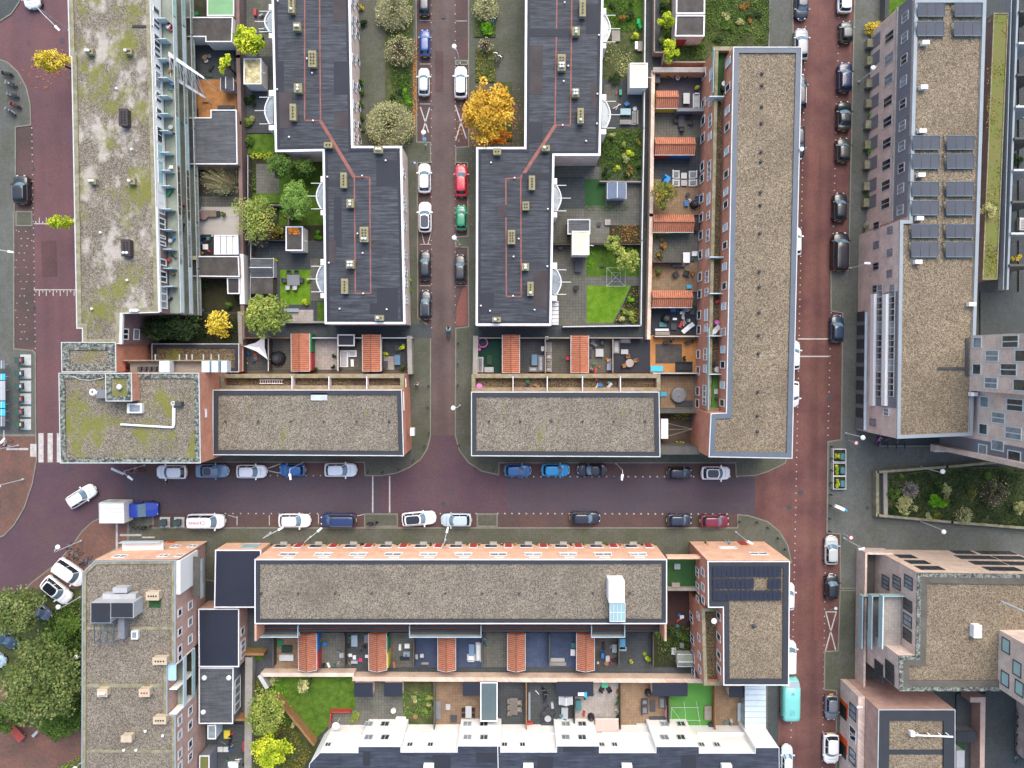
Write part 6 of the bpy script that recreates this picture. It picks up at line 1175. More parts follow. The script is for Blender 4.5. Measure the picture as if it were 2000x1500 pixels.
wallp([(484, 470), (560, 470)], 1.8, .1, m_black, 'black fence across the gardens by the small tiled shed', 'fence', 'fence'); wallp([(484, 303), (484, 470)], 1.7, .08, m_wood_dk, 'dark fence beside the clipped trees', 'fence', 'fence', cap=m_ltgrey); wallp([(490, 470), (488, 625)], 1.7, .08, m_wood_dk, 'dark fence with pale post caps beside the felt shed', 'fence', 'fence', cap=m_ltgrey)
wallp([(555, 629), (634, 629)], 1.2, .25, m_conc, 'low concrete wall at the south end of the lawn garden'); wallp([(530, 400), (563, 401), (563, 440)], 1.6, .08, m_wood_gr, 'thin pale fence round the red shrub', 'fence', 'fence')
wallp([(475, 660), (600, 660)], 1.9, .1, m_wood, 'brown timber fence north of the shade-sail terrace', 'fence', 'fence'); wallp([(606, 660), (805, 660)], 1.9, .12, m_conc, 'grey wall north of the western terraces', cap=m_coping)
wallp([(799, 660), (801, 727)], 2.2, .55, m_conc, 'thick grey wall closing the western terraces', cap=m_conc); wallp([(929, 660), (928, 728)], 2.2, .6, m_conc, 'thick grey wall closing the eastern terraces', cap=m_conc); wallp([(935, 660), (1255, 660)], 1.9, .12, m_conc, 'grey wall north of the eastern terraces', cap=m_wood_gr)
for x, lb in ((474, 'by the shade sail'), (524, 'between sail and covered barbecue'), (660, 'beside the white corner sofa'), (745, 'right of the second red roof')): wallp([(x, 662), (x, 724)], 1.8, .12, m_wood_dk, 'timber divider '+lb, 'fence', 'fence', cap=m_coping)
for x, lb in ((1065, 'beside the row of grey seats'), (1197, 'between cluttered and black terrace')): wallp([(x, 662), (x, 728)], 1.8, .12, m_wood_dk, 'timber divider '+lb, 'fence', 'fence', cap=m_conc)
wallp([(1261, -60), (1258, 250), (1254, 470), (1252, 636), (1100, 638)], 1.8, .14, m_conc, 'long thin wall around the east lawn gardens', cap=m_coping); wallp([(1279, -60), (1278, 102), (1297, 102), (1296, 121), (1378, 121)], 1.6, .14, m_brick_red, 'stepped low wall round the overgrown plot', cap=m_wood_gr)
wallp([(1280, 136), (1376, 136)], 2.4, .6, m_brick, 'thick pale-capped wall at the north end of the eastern patios', cap=m_tile_lt)
wallp([(1276, 140), (1272, 420), (1267, 660)], 2.0, .42, m_brick_beige, 'pale wall along the eastern alley', cap=m_brick_beige); wallp([(1280, 657), (1368, 657)], 1.8, .12, m_conc, 'thin divider below the cluttered patio', cap=m_coping); wallp([(1276, 729), (1364, 729)], 2, .12, m_conc, 'divider above the covered hot tub patio', cap=m_coping); wallp([(1290, 803), (1364, 803)], 3, .5, m_conc_dk, 'dark wall below the covered hot tub patio', cap=m_conc_dk); wallp([(1291, 880), (1382, 880)], 5, .95, m_conc_dk, 'tall slate wall linking the brick row and the long block', cap=m_conc_dk)
wallp([(1172, 354), (1256, 355)], 1.2, .15, m_wood_gr, 'pale edging wall below the overgrown garden', cap=m_wood_gr); wallp([(1078, 477), (1252, 477)], 1.6, .12, m_wood_dk, 'dark fence between the two east lawn gardens', 'fence', 'fence'); wallp([(1334, 512), (1276, 512)], 1.6, .1, m_wood_dk, 'dark fence between the yellow-shed patios', 'fence', 'fence'); wallp([(1324, 214), (1373, 214)], 2.0, .4, m_grey, 'grey screen beside the yellow garden shed', cap=m_grey)
wallp([(513, 1318), (688, 1318)], 1.8, .5, m_brick_beige, 'pale brick wall above the big lawn', cap=m_brick_beige); wallp([(692, 1326), (1370, 1330)], 2.0, .55, m_brick_beige, 'long peach wall behind the black-roofed sheds', cap=m_brick_beige)
wallp([(508, 1322), (520, 1342)], 2.0, .5, m_conc, 'short grey wall at the corner of the big lawn', cap=m_coping); wallp([(538, 1362), (612, 1455)], 1.9, .3, m_wood, 'long diagonal timber fence in the lower left garden', 'fence', 'fence', cap=m_wood)
wallp([(645, 1415), (646, 1391), (684, 1391)], 1.2, .12, m_red, 'red-brown timber frame round the terrace by the lawn', 'fence', 'fence')
for x, lb, mt in ((848, 'left of the wood-tiled patio', m_conc_dk), (1028, 'right of the dining patio', m_wood), (1122, 'between the slate patio and the white patio', m_black), (1212, 'right of the white patio', m_wood_dk), (1307, 'left of the sports lawn', m_wood_dk), (1397, 'right of the sports lawn', m_wood)): wallp([(x, 1330), (x, 1424)], 1.8, .14, mt, 'long fence '+lb, 'fence', 'fence')
for x, lb in ((533, 'at the left of the first patio'), (672, 'left of the folding clutter patio'), (808, 'left of the third slate patio'), (942, 'right of the pale corner sofa'), (1073, 'left of the checked cushions'), (1209, 'right of the red-brown patio'), (1276, 'left of the ivy patio')): wallp([(x, 1240), (x, 1303)], 1.8, .12, m_wood_dk, 'dark divider '+lb, 'fence', 'fence', cap=m_conc_dk)
wallp([(1714, 922), (1714, 1007)], 1.2, .35, m_edge_conc, 'mossy wall end of the planted bed', cap=m_edge_conc); wallp([(1716, 922), (1850, 912), (1960, 902)], 1.2, .3, m_edge_conc, 'mossy north wall of the planted bed', cap=m_edge_conc); wallp([(1716, 1007), (1860, 1020), (2020, 1033)], 1.2, .3, m_edge_conc, 'mossy south wall of the planted bed', cap=m_edge_conc); wallp([(1729, 924), (1730, 1005)], .9, .5, m_conc, 'stone bench wall inside the planted bed end', cap=m_conc)
wallp([(1734, -40), (1732, 32)], 1.6, .5, m_conc_dk, 'dark wall beside the grass strip at the top right', cap=m_edge); wallp([(468, 1278), (513, 1278)], 2, .3, m_wood, 'timber fence beside the black garage', 'fence', 'fence'); wallp([(486, 1290), (484, 1500)], 1.6, .9, m_conc, 'wide grey wall beside the lower left gardens', cap=m_conc); wallp([(459, 1406), (482, 1406)], 2, .3, m_wood, 'short timber fence below the domed garage', 'fence', 'fence')
# ================= sheds =================
def tiled(x0, y0, x1, y1, lb, axis='y', wallm=m_brick, zt=3.0, door=None, wall2=None):
    """gabled shed, px box of the eaves; axis = ridge direction ('y' ridge up-down in the photo)"""
    ze = 2.35; q = PP(RC(x0, y0, x1, y1), ze); X0, X1 = min(p.x for p in q)+.0, max(p.x for p in q); Y0, Y1 = min(p.y for p in q), max(p.y for p in q)
    t = thing('garden_shed', lb, 'shed', ((X0+X1)/2, (Y0+Y1)/2, 0), 'sheds with clay tile roofs'); m = MB()
    if axis == 'y': xm = (X0+X1)/2; A = [(X0, Y0), (X1, Y0)], [(X0, Y1), (X1, Y1)]; rid = ((xm, Y0, zt), (xm, Y1, zt))
    i = .12; m.box(X0+i, Y0+i, 0, X1-i, Y1-i, ze-.02); m.build('wall', wallm, t)
    if axis == 'y':
        g_ = MB(); 
        for Y in (Y0+i, Y1-i): k = len(g_.v); g_.v += [(X0+i, Y, ze-.02), (X1-i, Y, ze-.02), (xm, Y, zt-.06)]; g_.f.append((k, k+1, k+2)); g_.m.append(0)
        g_.build('gable', wallm, t); m = MB()
        for a, b, c, d in (((X0, Y0, ze), (xm, Y0, zt), (xm, Y1, zt), (X0, Y1, ze)), ((xm, Y0, zt), (X1, Y0, ze), (X1, Y1, ze), (xm, Y1, zt))): m.quad(a, b, c, d); m.quad(*[(p[0], p[1], p[2]-.06) for p in (d, c, b, a)])
        m.build('roof', m_rt_y, t); m = MB(); m.bar((xm, Y0, zt+.02), (xm, Y1, zt+.02), .09); m.build('ridge', m_rtr, t)
        e_ = MB(); e_.bar((X0, Y0, ze), (X0, Y1, ze), .05); e_.bar((X1, Y0, ze), (X1, Y1, ze), .05); e_.bar((X0, Y0, ze), (xm, Y0, zt), .05); e_.bar((X1, Y0, ze), (xm, Y0, zt), .05); e_.build('eaves', m_coping, t)
    else:
        ym = (Y0+Y1)/2+.1; m = MB()
        for a, b, c, d in (((X0, Y0, ze), (X1, Y0, ze), (X1, ym, zt), (X0, ym, zt)), ((X0, ym, zt), (X1, ym, zt), (X1, Y1, ze), (X0, Y1, ze))): m.quad(a, b, c, d); m.quad(*[(p[0], p[1], p[2]-.06) for p in (d, c, b, a)])
        m.build('roof', m_rt_x, t); m = MB(); m.bar((X0, ym, zt+.02), (X1, ym, zt+.02), .09); m.build('ridge', m_rtr, t)
        g_ = MB()
        for X in (X0+i, X1-i): k = len(g_.v); g_.v += [(X, Y0+i, ze-.02), (X, Y1-i, ze-.02), (X, ym, zt-.06)]; g_.f.append((k, k+1, k+2)); g_.m.append(0)
        g_.build('gable', wallm, t)
        e_ = MB(); e_.bar((X0, Y0, ze), (X1, Y0, ze), .05); e_.build('eaves', m_coping, t)
    if door:
        for k, (mt, f0, f1) in enumerate(door):
            m = MB()
            if axis == 'x': m.box(X0+(X1-X0)*f0, Y0+i-.04, .1, X0+(X1-X0)*f1, Y0+i-.005, 2.1)
            else: m.box(X1-i+.005, Y0+(Y1-Y0)*f0, .1, X1-i+.3, Y0+(Y1-Y0)*f1, 2.25) if k < 2 else None
            m.build('door_panel', mt, t)
m_rtr = M((150, 96, 72), .85, .2, 1, .2)
tiled(569, 651, 604.5, 725, 'orange-tiled shed with green and red side, between the barbecue terrace and the pale patio', door=((m_green, .5, .98), (m_red, .02, .48))); tiled(708, 653, 743, 725, 'red-tiled shed right of the white corner sofa')
tiled(981, 654, 1015, 728, 'red-tiled shed right of the green carpet terrace'); tiled(1115, 655, 1149.5, 728, 'orange-tiled shed between seat row and cluttered terrace')
tiled(1281, 177, 1324, 212, 'short orange-tiled shed with yellow walls, northernmost patio', 'x', m_yel); tiled(1279, 268, 1357, 303, 'long tiled shed with red and blue doors', 'x', m_red, door=((m_red, .02, .4), (m_blue, .42, .95))); tiled(1275, 419, 1355, 454, 'long tiled shed with yellow and green walls', 'x', m_yel, door=((m_green, .5, .98),)); tiled(1273, 567, 1352, 601, 'long tiled shed with green gable, above the cluttered patio', 'x', m_green)
for k, x in enumerate((583, 720, 855, 991, 1126)): tiled(x, 1237, x+35, 1309, ['first', 'second', 'third', 'fourth', 'fifth'][k]+' red-tiled shed from the left behind the long pale roof', door=((m_blue, .5, .98), (m_red, .02, .48)) if k == 0 else ((m_green, .5, .9), (m_yel, .05, .45)) if k == 1 else None)
def flat(x0, y0, x1, y1, z, lb, roof=m_bit_dark, wall=m_wood_dk, cop=None, name='garden_shed', cat='shed', grp=None, fx=None):
    t = bld(name, lb, cat, [(x0, y0), (x1, y1)], z, grp); q = ccw(PP(RC(x0, y0, x1, y1), z)); m = MB(); m.prism(inset(q, .08), 0, z-.1); m.build('wall', wall, t); m = MB(); m.prism(q, z-.1, z); m.build('roof', roof, t)
    if cop: m = MB(); m.ring(q, inset(q, .16), z+.08, z-.08); m.build('rim', cop, t)
    return t
for k, (x0, y0, x1, y1) in enumerate(((692, 1333, 728, 1361), (750, 1333, 786, 1360), (904, 1332, 936, 1359), (1088, 1332, 1159, 1360), (1274, 1334, 1343, 1360), (1424, 1342, 1453, 1362))): flat(x0, y0, x1, y1, 2.4, 'flat black-roofed shed by the peach wall, '+['leftmost', 'second from the left', 'third from the left, beside the glass roof', 'fourth from the left, wide', 'fifth from the left, wide, above the sports lawn', 'rightmost, small'][k], m_bit_blue, m_brick_beige, grp='black-roofed sheds by the peach wall')
gl = flat(938, 1332, 972, 1409, 2.6, 'grey glass veranda roof with white frame between two patios', M((92, 108, 112), .25, .1, .5, .05), m_ltgrey, m_white, 'veranda', 'veranda'); gv = flat(1455, 1340, 1496, 1432, 2.8, 'pale blue ribbed veranda roof at the right end of the south gardens', m_whiteblue, m_glass_lt, None, 'veranda', 'veranda')
for k in range(8): m = MB(); m.rbox(1455, 1346+k*11, 1496, 1347+k*11, 2.802, 2.84, zr=2.84); m.build('rib', m_ltgrey, gv)
for (x0, y0, x1, y1), lb, rf in (((476, 114, 511, 165), 'tall white garden store with leaf-stained cream roof, upper left gardens', M((226, 214, 168), .9, .2, .8, .2, c2=(150, 140, 96))), ((1230, 123, 1265, 172), 'tall white garden store with cream roof beside the east alley', M((232, 222, 196), .9, .12, .8, .1)), ((1117, 451, 1151, 498), 'tall white garden store with cream roof beside the slate-roofed shed', M((236, 226, 190), .9, .12, .8, .1)), ((558, 442, 592, 490), 'white garden store with brown roof and orange leaves', m_bit_old)):
    t = flat(x0, y0, x1, y1, 3.0 if y1 != 498 else 3.4, lb, rf, m_whitewall, m_white)
    m = MB(); c = P(x0+5, y1, 2.6); m.bar(P(x1, y0+28, 2.2), P(x1+8, y0+29, 2.2), .05); m.build('bracket', m_white, t)
lv = MB()
for k in range(120): c = P(575+rnd.uniform(-11, 10), 451+rnd.uniform(-6, 6), 3.02); a = rnd.random()*6; s_ = .12; lv.quad((c.x, c.y, c.z+.02), (c.x+s_*math.cos(a), c.y+s_*math.sin(a), c.z+.05), (c.x+s_*1.2*math.cos(a+.7), c.y+s_*1.2*math.sin(a+.7), c.z+.03), (c.x+s_*math.cos(a+1.5), c.y+s_*math.sin(a+1.5), c.z+.02))
solo(lv, 'fallen_leaves', M((214, 130, 34), .9), 'heap of orange fallen leaves on the brown store roof', 'leaves', P(575, 451, 3.0), kind='stuff')
flat(1108, 428, 1153, 458, 2.4, 'slate-grey flat shed with white rim touching the tall white store', m_bit_grey, m_wood_dk, m_coping); flat(490, 543, 533, 574, 2.2, 'grey felt-roofed lean-to below the felt shed', m_bit_old, m_wood_dk)
def gable_small(x0, y0, x1, y1, z, lb, mat, ridge='x', trim=m_white):
    t = bld('garden_shed', lb, 'shed', [(x0, y0), (x1, y1)], z); q = PP(RC(x0, y0, x1, y1), z); X0, X1 = min(p.x for p in q), max(p.x for p in q); Y0, Y1 = min(p.y for p in q), max(p.y for p in q)
    m = MB(); m.box(X0+.1, Y0+.1, 0, X1-.1, Y1-.1, z-.02); m.build('wall', m_ltgrey, t); m = MB(); zt = z+.5
    if ridge == 'x': ym = (Y0+Y1)/2; m.quad((X0, Y0, z), (X1, Y0, z), (X1, ym, zt), (X0, ym, zt)); m.quad((X0, ym, zt), (X1, ym, zt), (X1, Y1, z), (X0, Y1, z)); r_ = ((X0, ym, zt+.02), (X1, ym, zt+.02))
    else: xm = (X0+X1)/2; m.quad((X0, Y0, z), (xm, Y0, zt), (xm, Y1, zt), (X0, Y1, z)); m.quad((xm, Y0, zt), (X1, Y0, z), (X1, Y1, z), (xm, Y1, zt)); r_ = ((xm, Y0, zt+.02), (xm, Y1, zt+.02))
    m.build('roof', mat, t); m = MB(); m.bar(*r_, .06); m.bar((X0, Y0, z), (X1, Y0, z), .04); m.bar((X0, Y1, z), (X1, Y1, z), .04); m.bar((X0, Y0, z), (X0, Y1, z), .04); m.bar((X1, Y0, z), (X1, Y1, z), .04); m.build('trim', trim, t)
gable_small(490, 505, 534, 542, 2.1, 'felt-roofed timber shed with pale ridge beside the lawn table', m_bit_grey); gable_small(1186, 357, 1223, 388, 2.0, 'small blue-grey shed with white ridge on the artificial lawn', M((108, 122, 144), .5), 'y'); gable_small(431, 153, 456, 176, 1.9, 'small dark-roofed playhouse with white frame on the sandy yard', m_bit_grey, 'y'); gable_small(1092, 1360, 1118, 1376, 1.9, 'small pale metal shed below the wide black-roofed shed', m_ltgrey, 'y'); gable_small(1323, 1278, 1352, 1302, 2.0, 'pale green shed at the end of the ivy patio', m_conc_gr, 'x')
gb = bld('garage', 'pair of pink-brick garages with flat mottled roofs and red door, top of the overgrown plot', 'garage', [(1320, 0), (1376, 70)], 3.4); block(gb, [(1320, 29), (1377, 29), (1376, 71), (1318, 71)], 3.4, m_brick_pink, m_bit_old, m_white, .18, None, 0, ph=.12); block(gb, [(1321, -40), (1378, -40), (1377, 27), (1320, 27)], 3.4, m_brick_pink, m_bit_old, m_white, .18, None, 0, ph=.12, roofname='second_roof', wallname='second_wall')
fg = Fac((1318, 71), (1376, 71), 3.4); m = MB(); t = fg.sx(1328, 78, 1.5); fg.slab(m, t-.6, t+.7, .1, 2.3, .0, .1); m.build('red_door', m_red, gb)
# ================= garden things =================
def tbl(x, y, w_, h_, mat, lb, z=.72, rz=0, round_=False, legs=True, cat='table', name='garden_table'):
    c = P(x, y, z); t = thing(name, lb, cat, (c.x, c.y, .15), None, R(rz)); wx, wy = w_/28, h_/28; m = MB()
    if round_: m.disc((0, 0), wx, z-.2, z-.15, n=20)
    else: m.box(-wx, -wy, z-.2, wx, wy, z-.15)
    m.build('table_top', mat, t, local=True)
    for sx_ in (-1, 1):
        for sy_ in (-1, 1): k = .6 if round_ else .88; m = MB(); m.bar((sx_*wx*k, sy_*wy*k, 0), (sx_*wx*k, sy_*wy*k, z-.2), .03, n=5); m.build('leg', mat, t, local=True)
    return t
def chair(x, y, rz, mat, lb, grp, s=1.0):
    c = P(x, y, .4); t = thing('garden_chair', lb, 'chair', (c.x, c.y, .15), grp, R(rz)); m = MB(); m.box(-.25*s, -.25*s, .38, .25*s, .25*s, .44); m.build('seat', mat, t, local=True); m = MB(); m.box(-.3*s, -.25*s, .44, -.24*s, .25*s, .85); m.build('backrest', mat, t, local=True)
    for a in (-.22, .22):
        for b in (-.22, .22): m = MB(); m.bar((a*s, b*s, 0), (a*s, b*s, .38), .025, n=5); m.build('leg', mat, t, local=True)
        m = MB(); m.bar((-.24*s, a*1.15*s, .62), (.22*s, a*1.15*s, .62), .03, n=5); m.build('armrest', mat, t, local=True)
def sofa(x0, y0, x1, y1, mat, lb, back='l', cush=m_grey, n=2, name='garden_sofa'):
    q = PP(RC(x0, y0, x1, y1), .6); X0, X1 = min(p.x for p in q), max(p.x for p in q); Y0, Y1 = min(p.y for p in q), max(p.y for p in q); t = thing(name, lb, 'sofa', ((X0+X1)/2, (Y0+Y1)/2, .15)); m = MB(); m.box(X0, Y0, .15, X1, Y1, .42); m.build('base', mat, t)
    for b_ in back:
        m = MB(); w_ = .16
        if b_ == 'l': m.box(X0, Y0, .421, X0+w_, Y1, .8)
        if b_ == 'r': m.box(X1-w_, Y0, .421, X1, Y1, .8)
        if b_ == 't': m.box(X0+w_+.01, Y1-w_, .421, X1-w_-.01, Y1, .79)
        if b_ == 'b': m.box(X0+w_+.01, Y0, .421, X1-w_-.01, Y0+w_, .79)
        m.build('backrest', mat, t)
    for k in range(n):
        m = MB(); g_ = .2
        if (Y1-Y0) > (X1-X0): a = Y0+g_+(Y1-Y0-2*g_)*k/n; m.box(X0+g_, a, .422, X1-g_, a+(Y1-Y0-2*g_)/n-.03, .55)
        else: a = X0+g_+(X1-X0-2*g_)*k/n; m.box(a, Y0+g_, .422, a+(X1-X0-2*g_)/n-.03, Y1-g_, .55)
        m.build('cushion', cush, t)
def bin_(x, y, w_, h_, mat, lb, z=1.0, grp=None, name='storage_box', cat='box'):
    c = P(x, y, z); t = thing(name, lb, cat, (c.x, c.y, .14), grp); wx, wy = w_/28, h_/28; m = MB(); m.box(c.x-wx+.04, c.y-wy+.04, .14, c.x+wx-.04, c.y+wy-.04, z-.08); m.build('body', mat, t); m = MB(); m.box(c.x-wx, c.y-wy, z-.08, c.x+wx, c.y+wy, z); m.build('lid', mat, t)
def pot(x, y, r, lb, grp, cols='green', potm=None, h=.5):
    c = P(x, y, .4); t = thing('potted_plant', lb, 'potted plant', (c.x, c.y, .14), grp); m = MB(); m.disc(c, r*.45, .14, .45, n=10, r1=r*.6); m.build('pot', potm or m_brick, t); leaves(t, (c.x, c.y, .45+h*.4), (r, r, h), int(90+r*160), .09, cols, 'foliage')
PAL = dict(green=[(38, 60, 24), (66, 92, 36), (98, 122, 52)], dark=[(22, 36, 20), (36, 54, 28), (58, 76, 40)], tree=[(60, 76, 38), (90, 104, 54), (128, 132, 82)], yellow=[(136, 128, 36), (186, 164, 48), (212, 194, 84)], lime=[(96, 122, 24), (150, 166, 40), (206, 206, 60)], gold=[(150, 108, 34), (186, 146, 44), (206, 176, 78)], olive=[(104, 108, 66), (146, 148, 96), (180, 178, 124)], rust=[(104, 66, 36), (140, 92, 50), (150, 128, 60)], pale=[(82, 100, 46), (118, 134, 58), (158, 160, 82)], clip=[(62, 92, 38), (92, 124, 50), (124, 146, 74)], bright=[(50, 96, 16), (86, 140, 24), (120, 174, 36)], grey=[(116, 110, 100), (150, 144, 130), (176, 172, 156)], mixed=[(46, 66, 30), (96, 104, 44), (158, 132, 56)], orange=[(150, 70, 16), (204, 120, 24), (226, 160, 40)])
def leaves(par, c, r, n, s, cols, name='crown', clumps=None, flat_=.55, seed=None, label=None, shell=.55, droop=0):
    g_ = np.random.default_rng(seed if seed is not None else int(abs(c[0]*131+c[1]*17))+n)
    k = clumps or max(3, int(n/60)); th = g_.uniform(0, 2*math.pi, k); ph = np.arccos(g_.uniform(-.25, 1, k)); rr = g_.uniform(shell, .92, k)
    cc = np.stack([np.sin(ph)*np.cos(th)*rr, np.sin(ph)*np.sin(th)*rr, np.cos(ph)*rr], 1)
    which = g_.integers(0, k, n); off = g_.normal(0, 1, (n, 3)); off /= np.linalg.norm(off, axis=1)[:, None]; cc *= g_.uniform(.72, 1.14, k)[:, None]; off *= (g_.uniform(.3, 1, n)**.6)[:, None]*(.62/ k**.22)
    p = cc[which]+off; ln = np.linalg.norm(p, axis=1); p *= np.minimum(1, 1.16/np.maximum(ln, 1e-6))[:, None]
    p = p*np.array(r)+np.array(c); 
    nrm = g_.normal(0, flat_, (n, 3)); nrm[:, 2] += 1; nrm /= np.linalg.norm(nrm, axis=1)[:, None]
    a = g_.normal(0, 1, (n, 3)); u = np.cross(nrm, a); u /= np.linalg.norm(u, axis=1)[:, None]; v = np.cross(nrm, u); sz = (s*g_.uniform(.6, 1.3, n))[:, None]
    V = np.stack([p-u*sz*.9, p-v*sz*.55, p+u*sz*.9, p+v*sz*.55], 1).reshape(-1, 3); mb = MB(); mb.v = [tuple(q) for q in V.tolist()]; mb.f = [(4*i, 4*i+1, 4*i+2, 4*i+3) for i in range(n)]; mb.m = [0]*n
    cl_ = g_.uniform(0, 1, k)[which]*.6+g_.uniform(0, 1, n)*.4
    if par is None: return mb, cl_
    return mb.build(name, leafmat(cols, PAL[cols]), par, attr=cl_.tolist())
def tree(x, y, rpx, z, lb, cols, n=2400, s=.17, bx=None, by=None, hz=None, grp=None, ry=None, name='tree', clumps=None, trunk=.14, fl=.55):
    """x,y: crown centre in the photo at height z; base at bx,by (default right below)"""
    c = P(x, y, z); b_ = P(bx, by, 0) if bx is not None else Vector((c.x, c.y, 0)); r = rpx/14.0*(H-z)/H; ryy = (ry or rpx)/14.0*(H-z)/H; hz = hz or min(r, z*.45)
    t = thing(name, lb, 'tree', (b_.x, b_.y, 0), grp); m = MB(); fk = b_*.4+c*.6; fk.z = max(z-hz*.9, z*.35); m.bar(b_, fk, trunk, n=8, r2=trunk*.7)
    for k in range(7): a = k*.9+rnd.random(); e = Vector((c.x+r*.6*math.cos(a), c.y+ryy*.6*math.sin(a), z+rnd.uniform(-.1, .4)*hz)); m.bar(fk, e, trunk*.45, n=5, r2=.02)
    m.build('trunk', m_bark, t); leaves(t, (c.x, c.y, z), (r, ryy, hz), n, s, cols, 'crown', clumps, fl); return t
def shrub(x, y, rpx, lb, cols='green', h=1.0, n=None, grp=None, ry=None, s=.1, name='shrub', z0=.14, cat='shrub'):
    z = z0+h*.5; c = P(x, y, z); r = rpx/14.0; ryy = (ry or rpx)/14.0; t_ = n or int(260+r*ryy*420)
    mb, cl_ = leaves(None, (c.x, c.y, z0+h*.35), (r, ryy, h*.65), t_, s, cols, clumps=max(4, int(r*ryy*8)), shell=.3); o = mb.build(name, leafmat(cols, PAL[cols]), None, origin=(c.x, c.y, z0), attr=cl_.tolist()); return tag(o, lb, cat, grp)
def cover(name, pts, dens, cols, lb, h=.5, s=.1, z0=.16):
    """ground cover nobody could count, scattered over a photo polygon"""
    if len(pts) == 4 and not isinstance(pts[0], tuple): pts = RC(*pts)
    q = PP(pts, z0); g_ = np.random.default_rng(int(q[0].x*7+q[0].y*3) & 0xffff); X0, X1 = min(p.x for p in q), max(p.x for p in q); Y0, Y1 = min(p.y for p in q), max(p.y for p in q); n = int((X1-X0)*(Y1-Y0)*dens); pl = [(p.x, p.y) for p in q]
    k = max(6, n//40); cx = g_.uniform(X0, X1, k); cy = g_.uniform(Y0, Y1, k); ch = g_.uniform(.1, 1, k); w_ = g_.integers(0, k, n); p = np.stack([cx[w_]+g_.normal(0, .55, n), cy[w_]+g_.normal(0, .55, n), z0+ch[w_]*h*g_.uniform(.2, 1, n)], 1)
    keep = np.array([inpoly(a, b, pl) for a, b, _ in p.tolist()]); p = p[keep]; w_ = w_[keep]; n = len(p)
    nrm = g_.normal(0, .6, (n, 3)); nrm[:, 2] += 1; a = g_.normal(0, 1, (n, 3)); u = np.cross(nrm, a); u /= np.linalg.norm(u, axis=1)[:, None]; v = np.cross(nrm, u); v /= np.linalg.norm(v, axis=1)[:, None]; sz = (s*g_.uniform(.6, 1.4, n))[:, None]
    V = np.stack([p-u*sz, p-v*sz*.6, p+u*sz, p+v*sz*.6], 1).reshape(-1, 3); mb = MB(); mb.v = [tuple(q_) for q_ in V.tolist()]; mb.f = [(4*i, 4*i+1, 4*i+2, 4*i+3) for i in range(n)]; mb.m = [0]*n
    o = mb.build(name, leafmat(cols, PAL[cols]), None, origin=(q[0].x, q[0].y, z0), attr=(g_.uniform(0, 1, k)[w_]*.6+g_.uniform(0, 1, n)*.4).tolist()); return tag(o, lb, 'ground cover', None, 'stuff')
def twigtree(x, y, rpx, z, lb, n=900, leafn=900, cols='olive', bark=(150, 148, 116), ry=None, sx=0, sy=0):
    """small-leaved bush-tree seen as a brush of radiating twigs"""
    c = P(x, y, z); b_ = Vector((c.x-sx, c.y-sy, 0)); r = rpx/14.; t = thing('tree', lb, 'tree', (b_.x, b_.y, 0)); m = MB(); g_ = random.Random(int(x*7+y)); m.bar(b_, (b_.x, b_.y, z*.35), .12, n=6)
    st = Vector((b_.x, b_.y, z*.3)); tips = []
    for k in range(n):
        a = g_.uniform(0, 2*math.pi); e = math.acos(g_.uniform(.05, 1)); q = g_.uniform(.75, 1.05); d = Vector((math.sin(e)*math.cos(a)*r, math.sin(e)*math.sin(a)*r*((ry or rpx)/rpx), math.cos(e)*z*.7))*q; tip = st+d+Vector((sx*.8, sy*.8, 0)); s0 = st+(tip-st)*g_.uniform(.15, .55)+Vector((g_.uniform(-.1, .1), g_.uniform(-.1, .1), 0)); w_ = Vector((-d.y, d.x, 0)).normalized()*.022 if abs(d.x)+abs(d.y) > 1e-3 else Vector((.02, 0, 0)); m.quad(s0-w_, tip-w_*.5, tip+w_*.5, s0+w_); tips.append(tip)
    m.build('branches', M(bark, .95, .2, 2, .2), t); L_ = MB()
    for k in range(leafn):
        p = tips[k % n]+Vector((g_.gauss(0, .12), g_.gauss(0, .12), g_.gauss(0, .1))); a = g_.random()*6.3; s_ = g_.uniform(.06, .13); L_.quad(p, p+Vector((s_*math.cos(a), s_*math.sin(a), .02)), p+Vector((s_*1.3*math.cos(a+.6), s_*1.3*math.sin(a+.6), 0)), p+Vector((s_*math.cos(a+1.3), s_*math.sin(a+1.3), -.02)))
    L_.build('foliage', leafmat(cols, PAL[cols]), t, attr=[g_.random() for _ in range(leafn)])
for k_ in PAL: PAL[k_] = [tuple(min(250, int(q*1.14+4)) for q in c_) for c_ in PAL[k_]]
# trees
tree(955, 222, 50, 5.5, 'golden-yellow autumn tree above the east terrace roof corner', 'gold', 5200, .2, hz=3.4, ry=58, clumps=110)
tree(965, 262, 32, 2.6, 'orange-brown low crown under the golden tree', 'orange', 1500, .16, hz=1.6, ry=22)
tree(104, 120, 36, 6, 'yellow street tree leaning over the plum road, upper west street', 'yellow', 1900, .15, bx=140, by=135, ry=22, hz=2, clumps=70); tree(122, 434, 28, 5, 'yellow-green street tree, lower west street', 'lime', 1400, .15, bx=150, by=436, ry=14, hz=1.6, clumps=50)
tree(484, 82, 27, 4.2, 'lime-yellow tree at the corner of the upper left gardens', 'lime', 1800, .2, hz=2); tree(444, 128, 12, 3, 'small yellow-green tree on the dark patio above the playhouse', 'lime', 500, .2, hz=1.3, ry=22); tree(578, 393, 31, 4.2, 'large clipped round pale-green tree beside the terrace', 'clip', 5200, .12, hz=2.8, ry=38, clumps=200, fl=.4)
tree(551, 325, 26, 4.2, 'clipped round dark-green tree, left of the pair', 'green', 4200, .12, hz=3, clumps=140, fl=.4); tree(595, 329, 20, 3.2, 'smaller clipped round dark tree, right of the pair', 'green', 2800, .11, hz=2.2, ry=18, clumps=110, fl=.4)
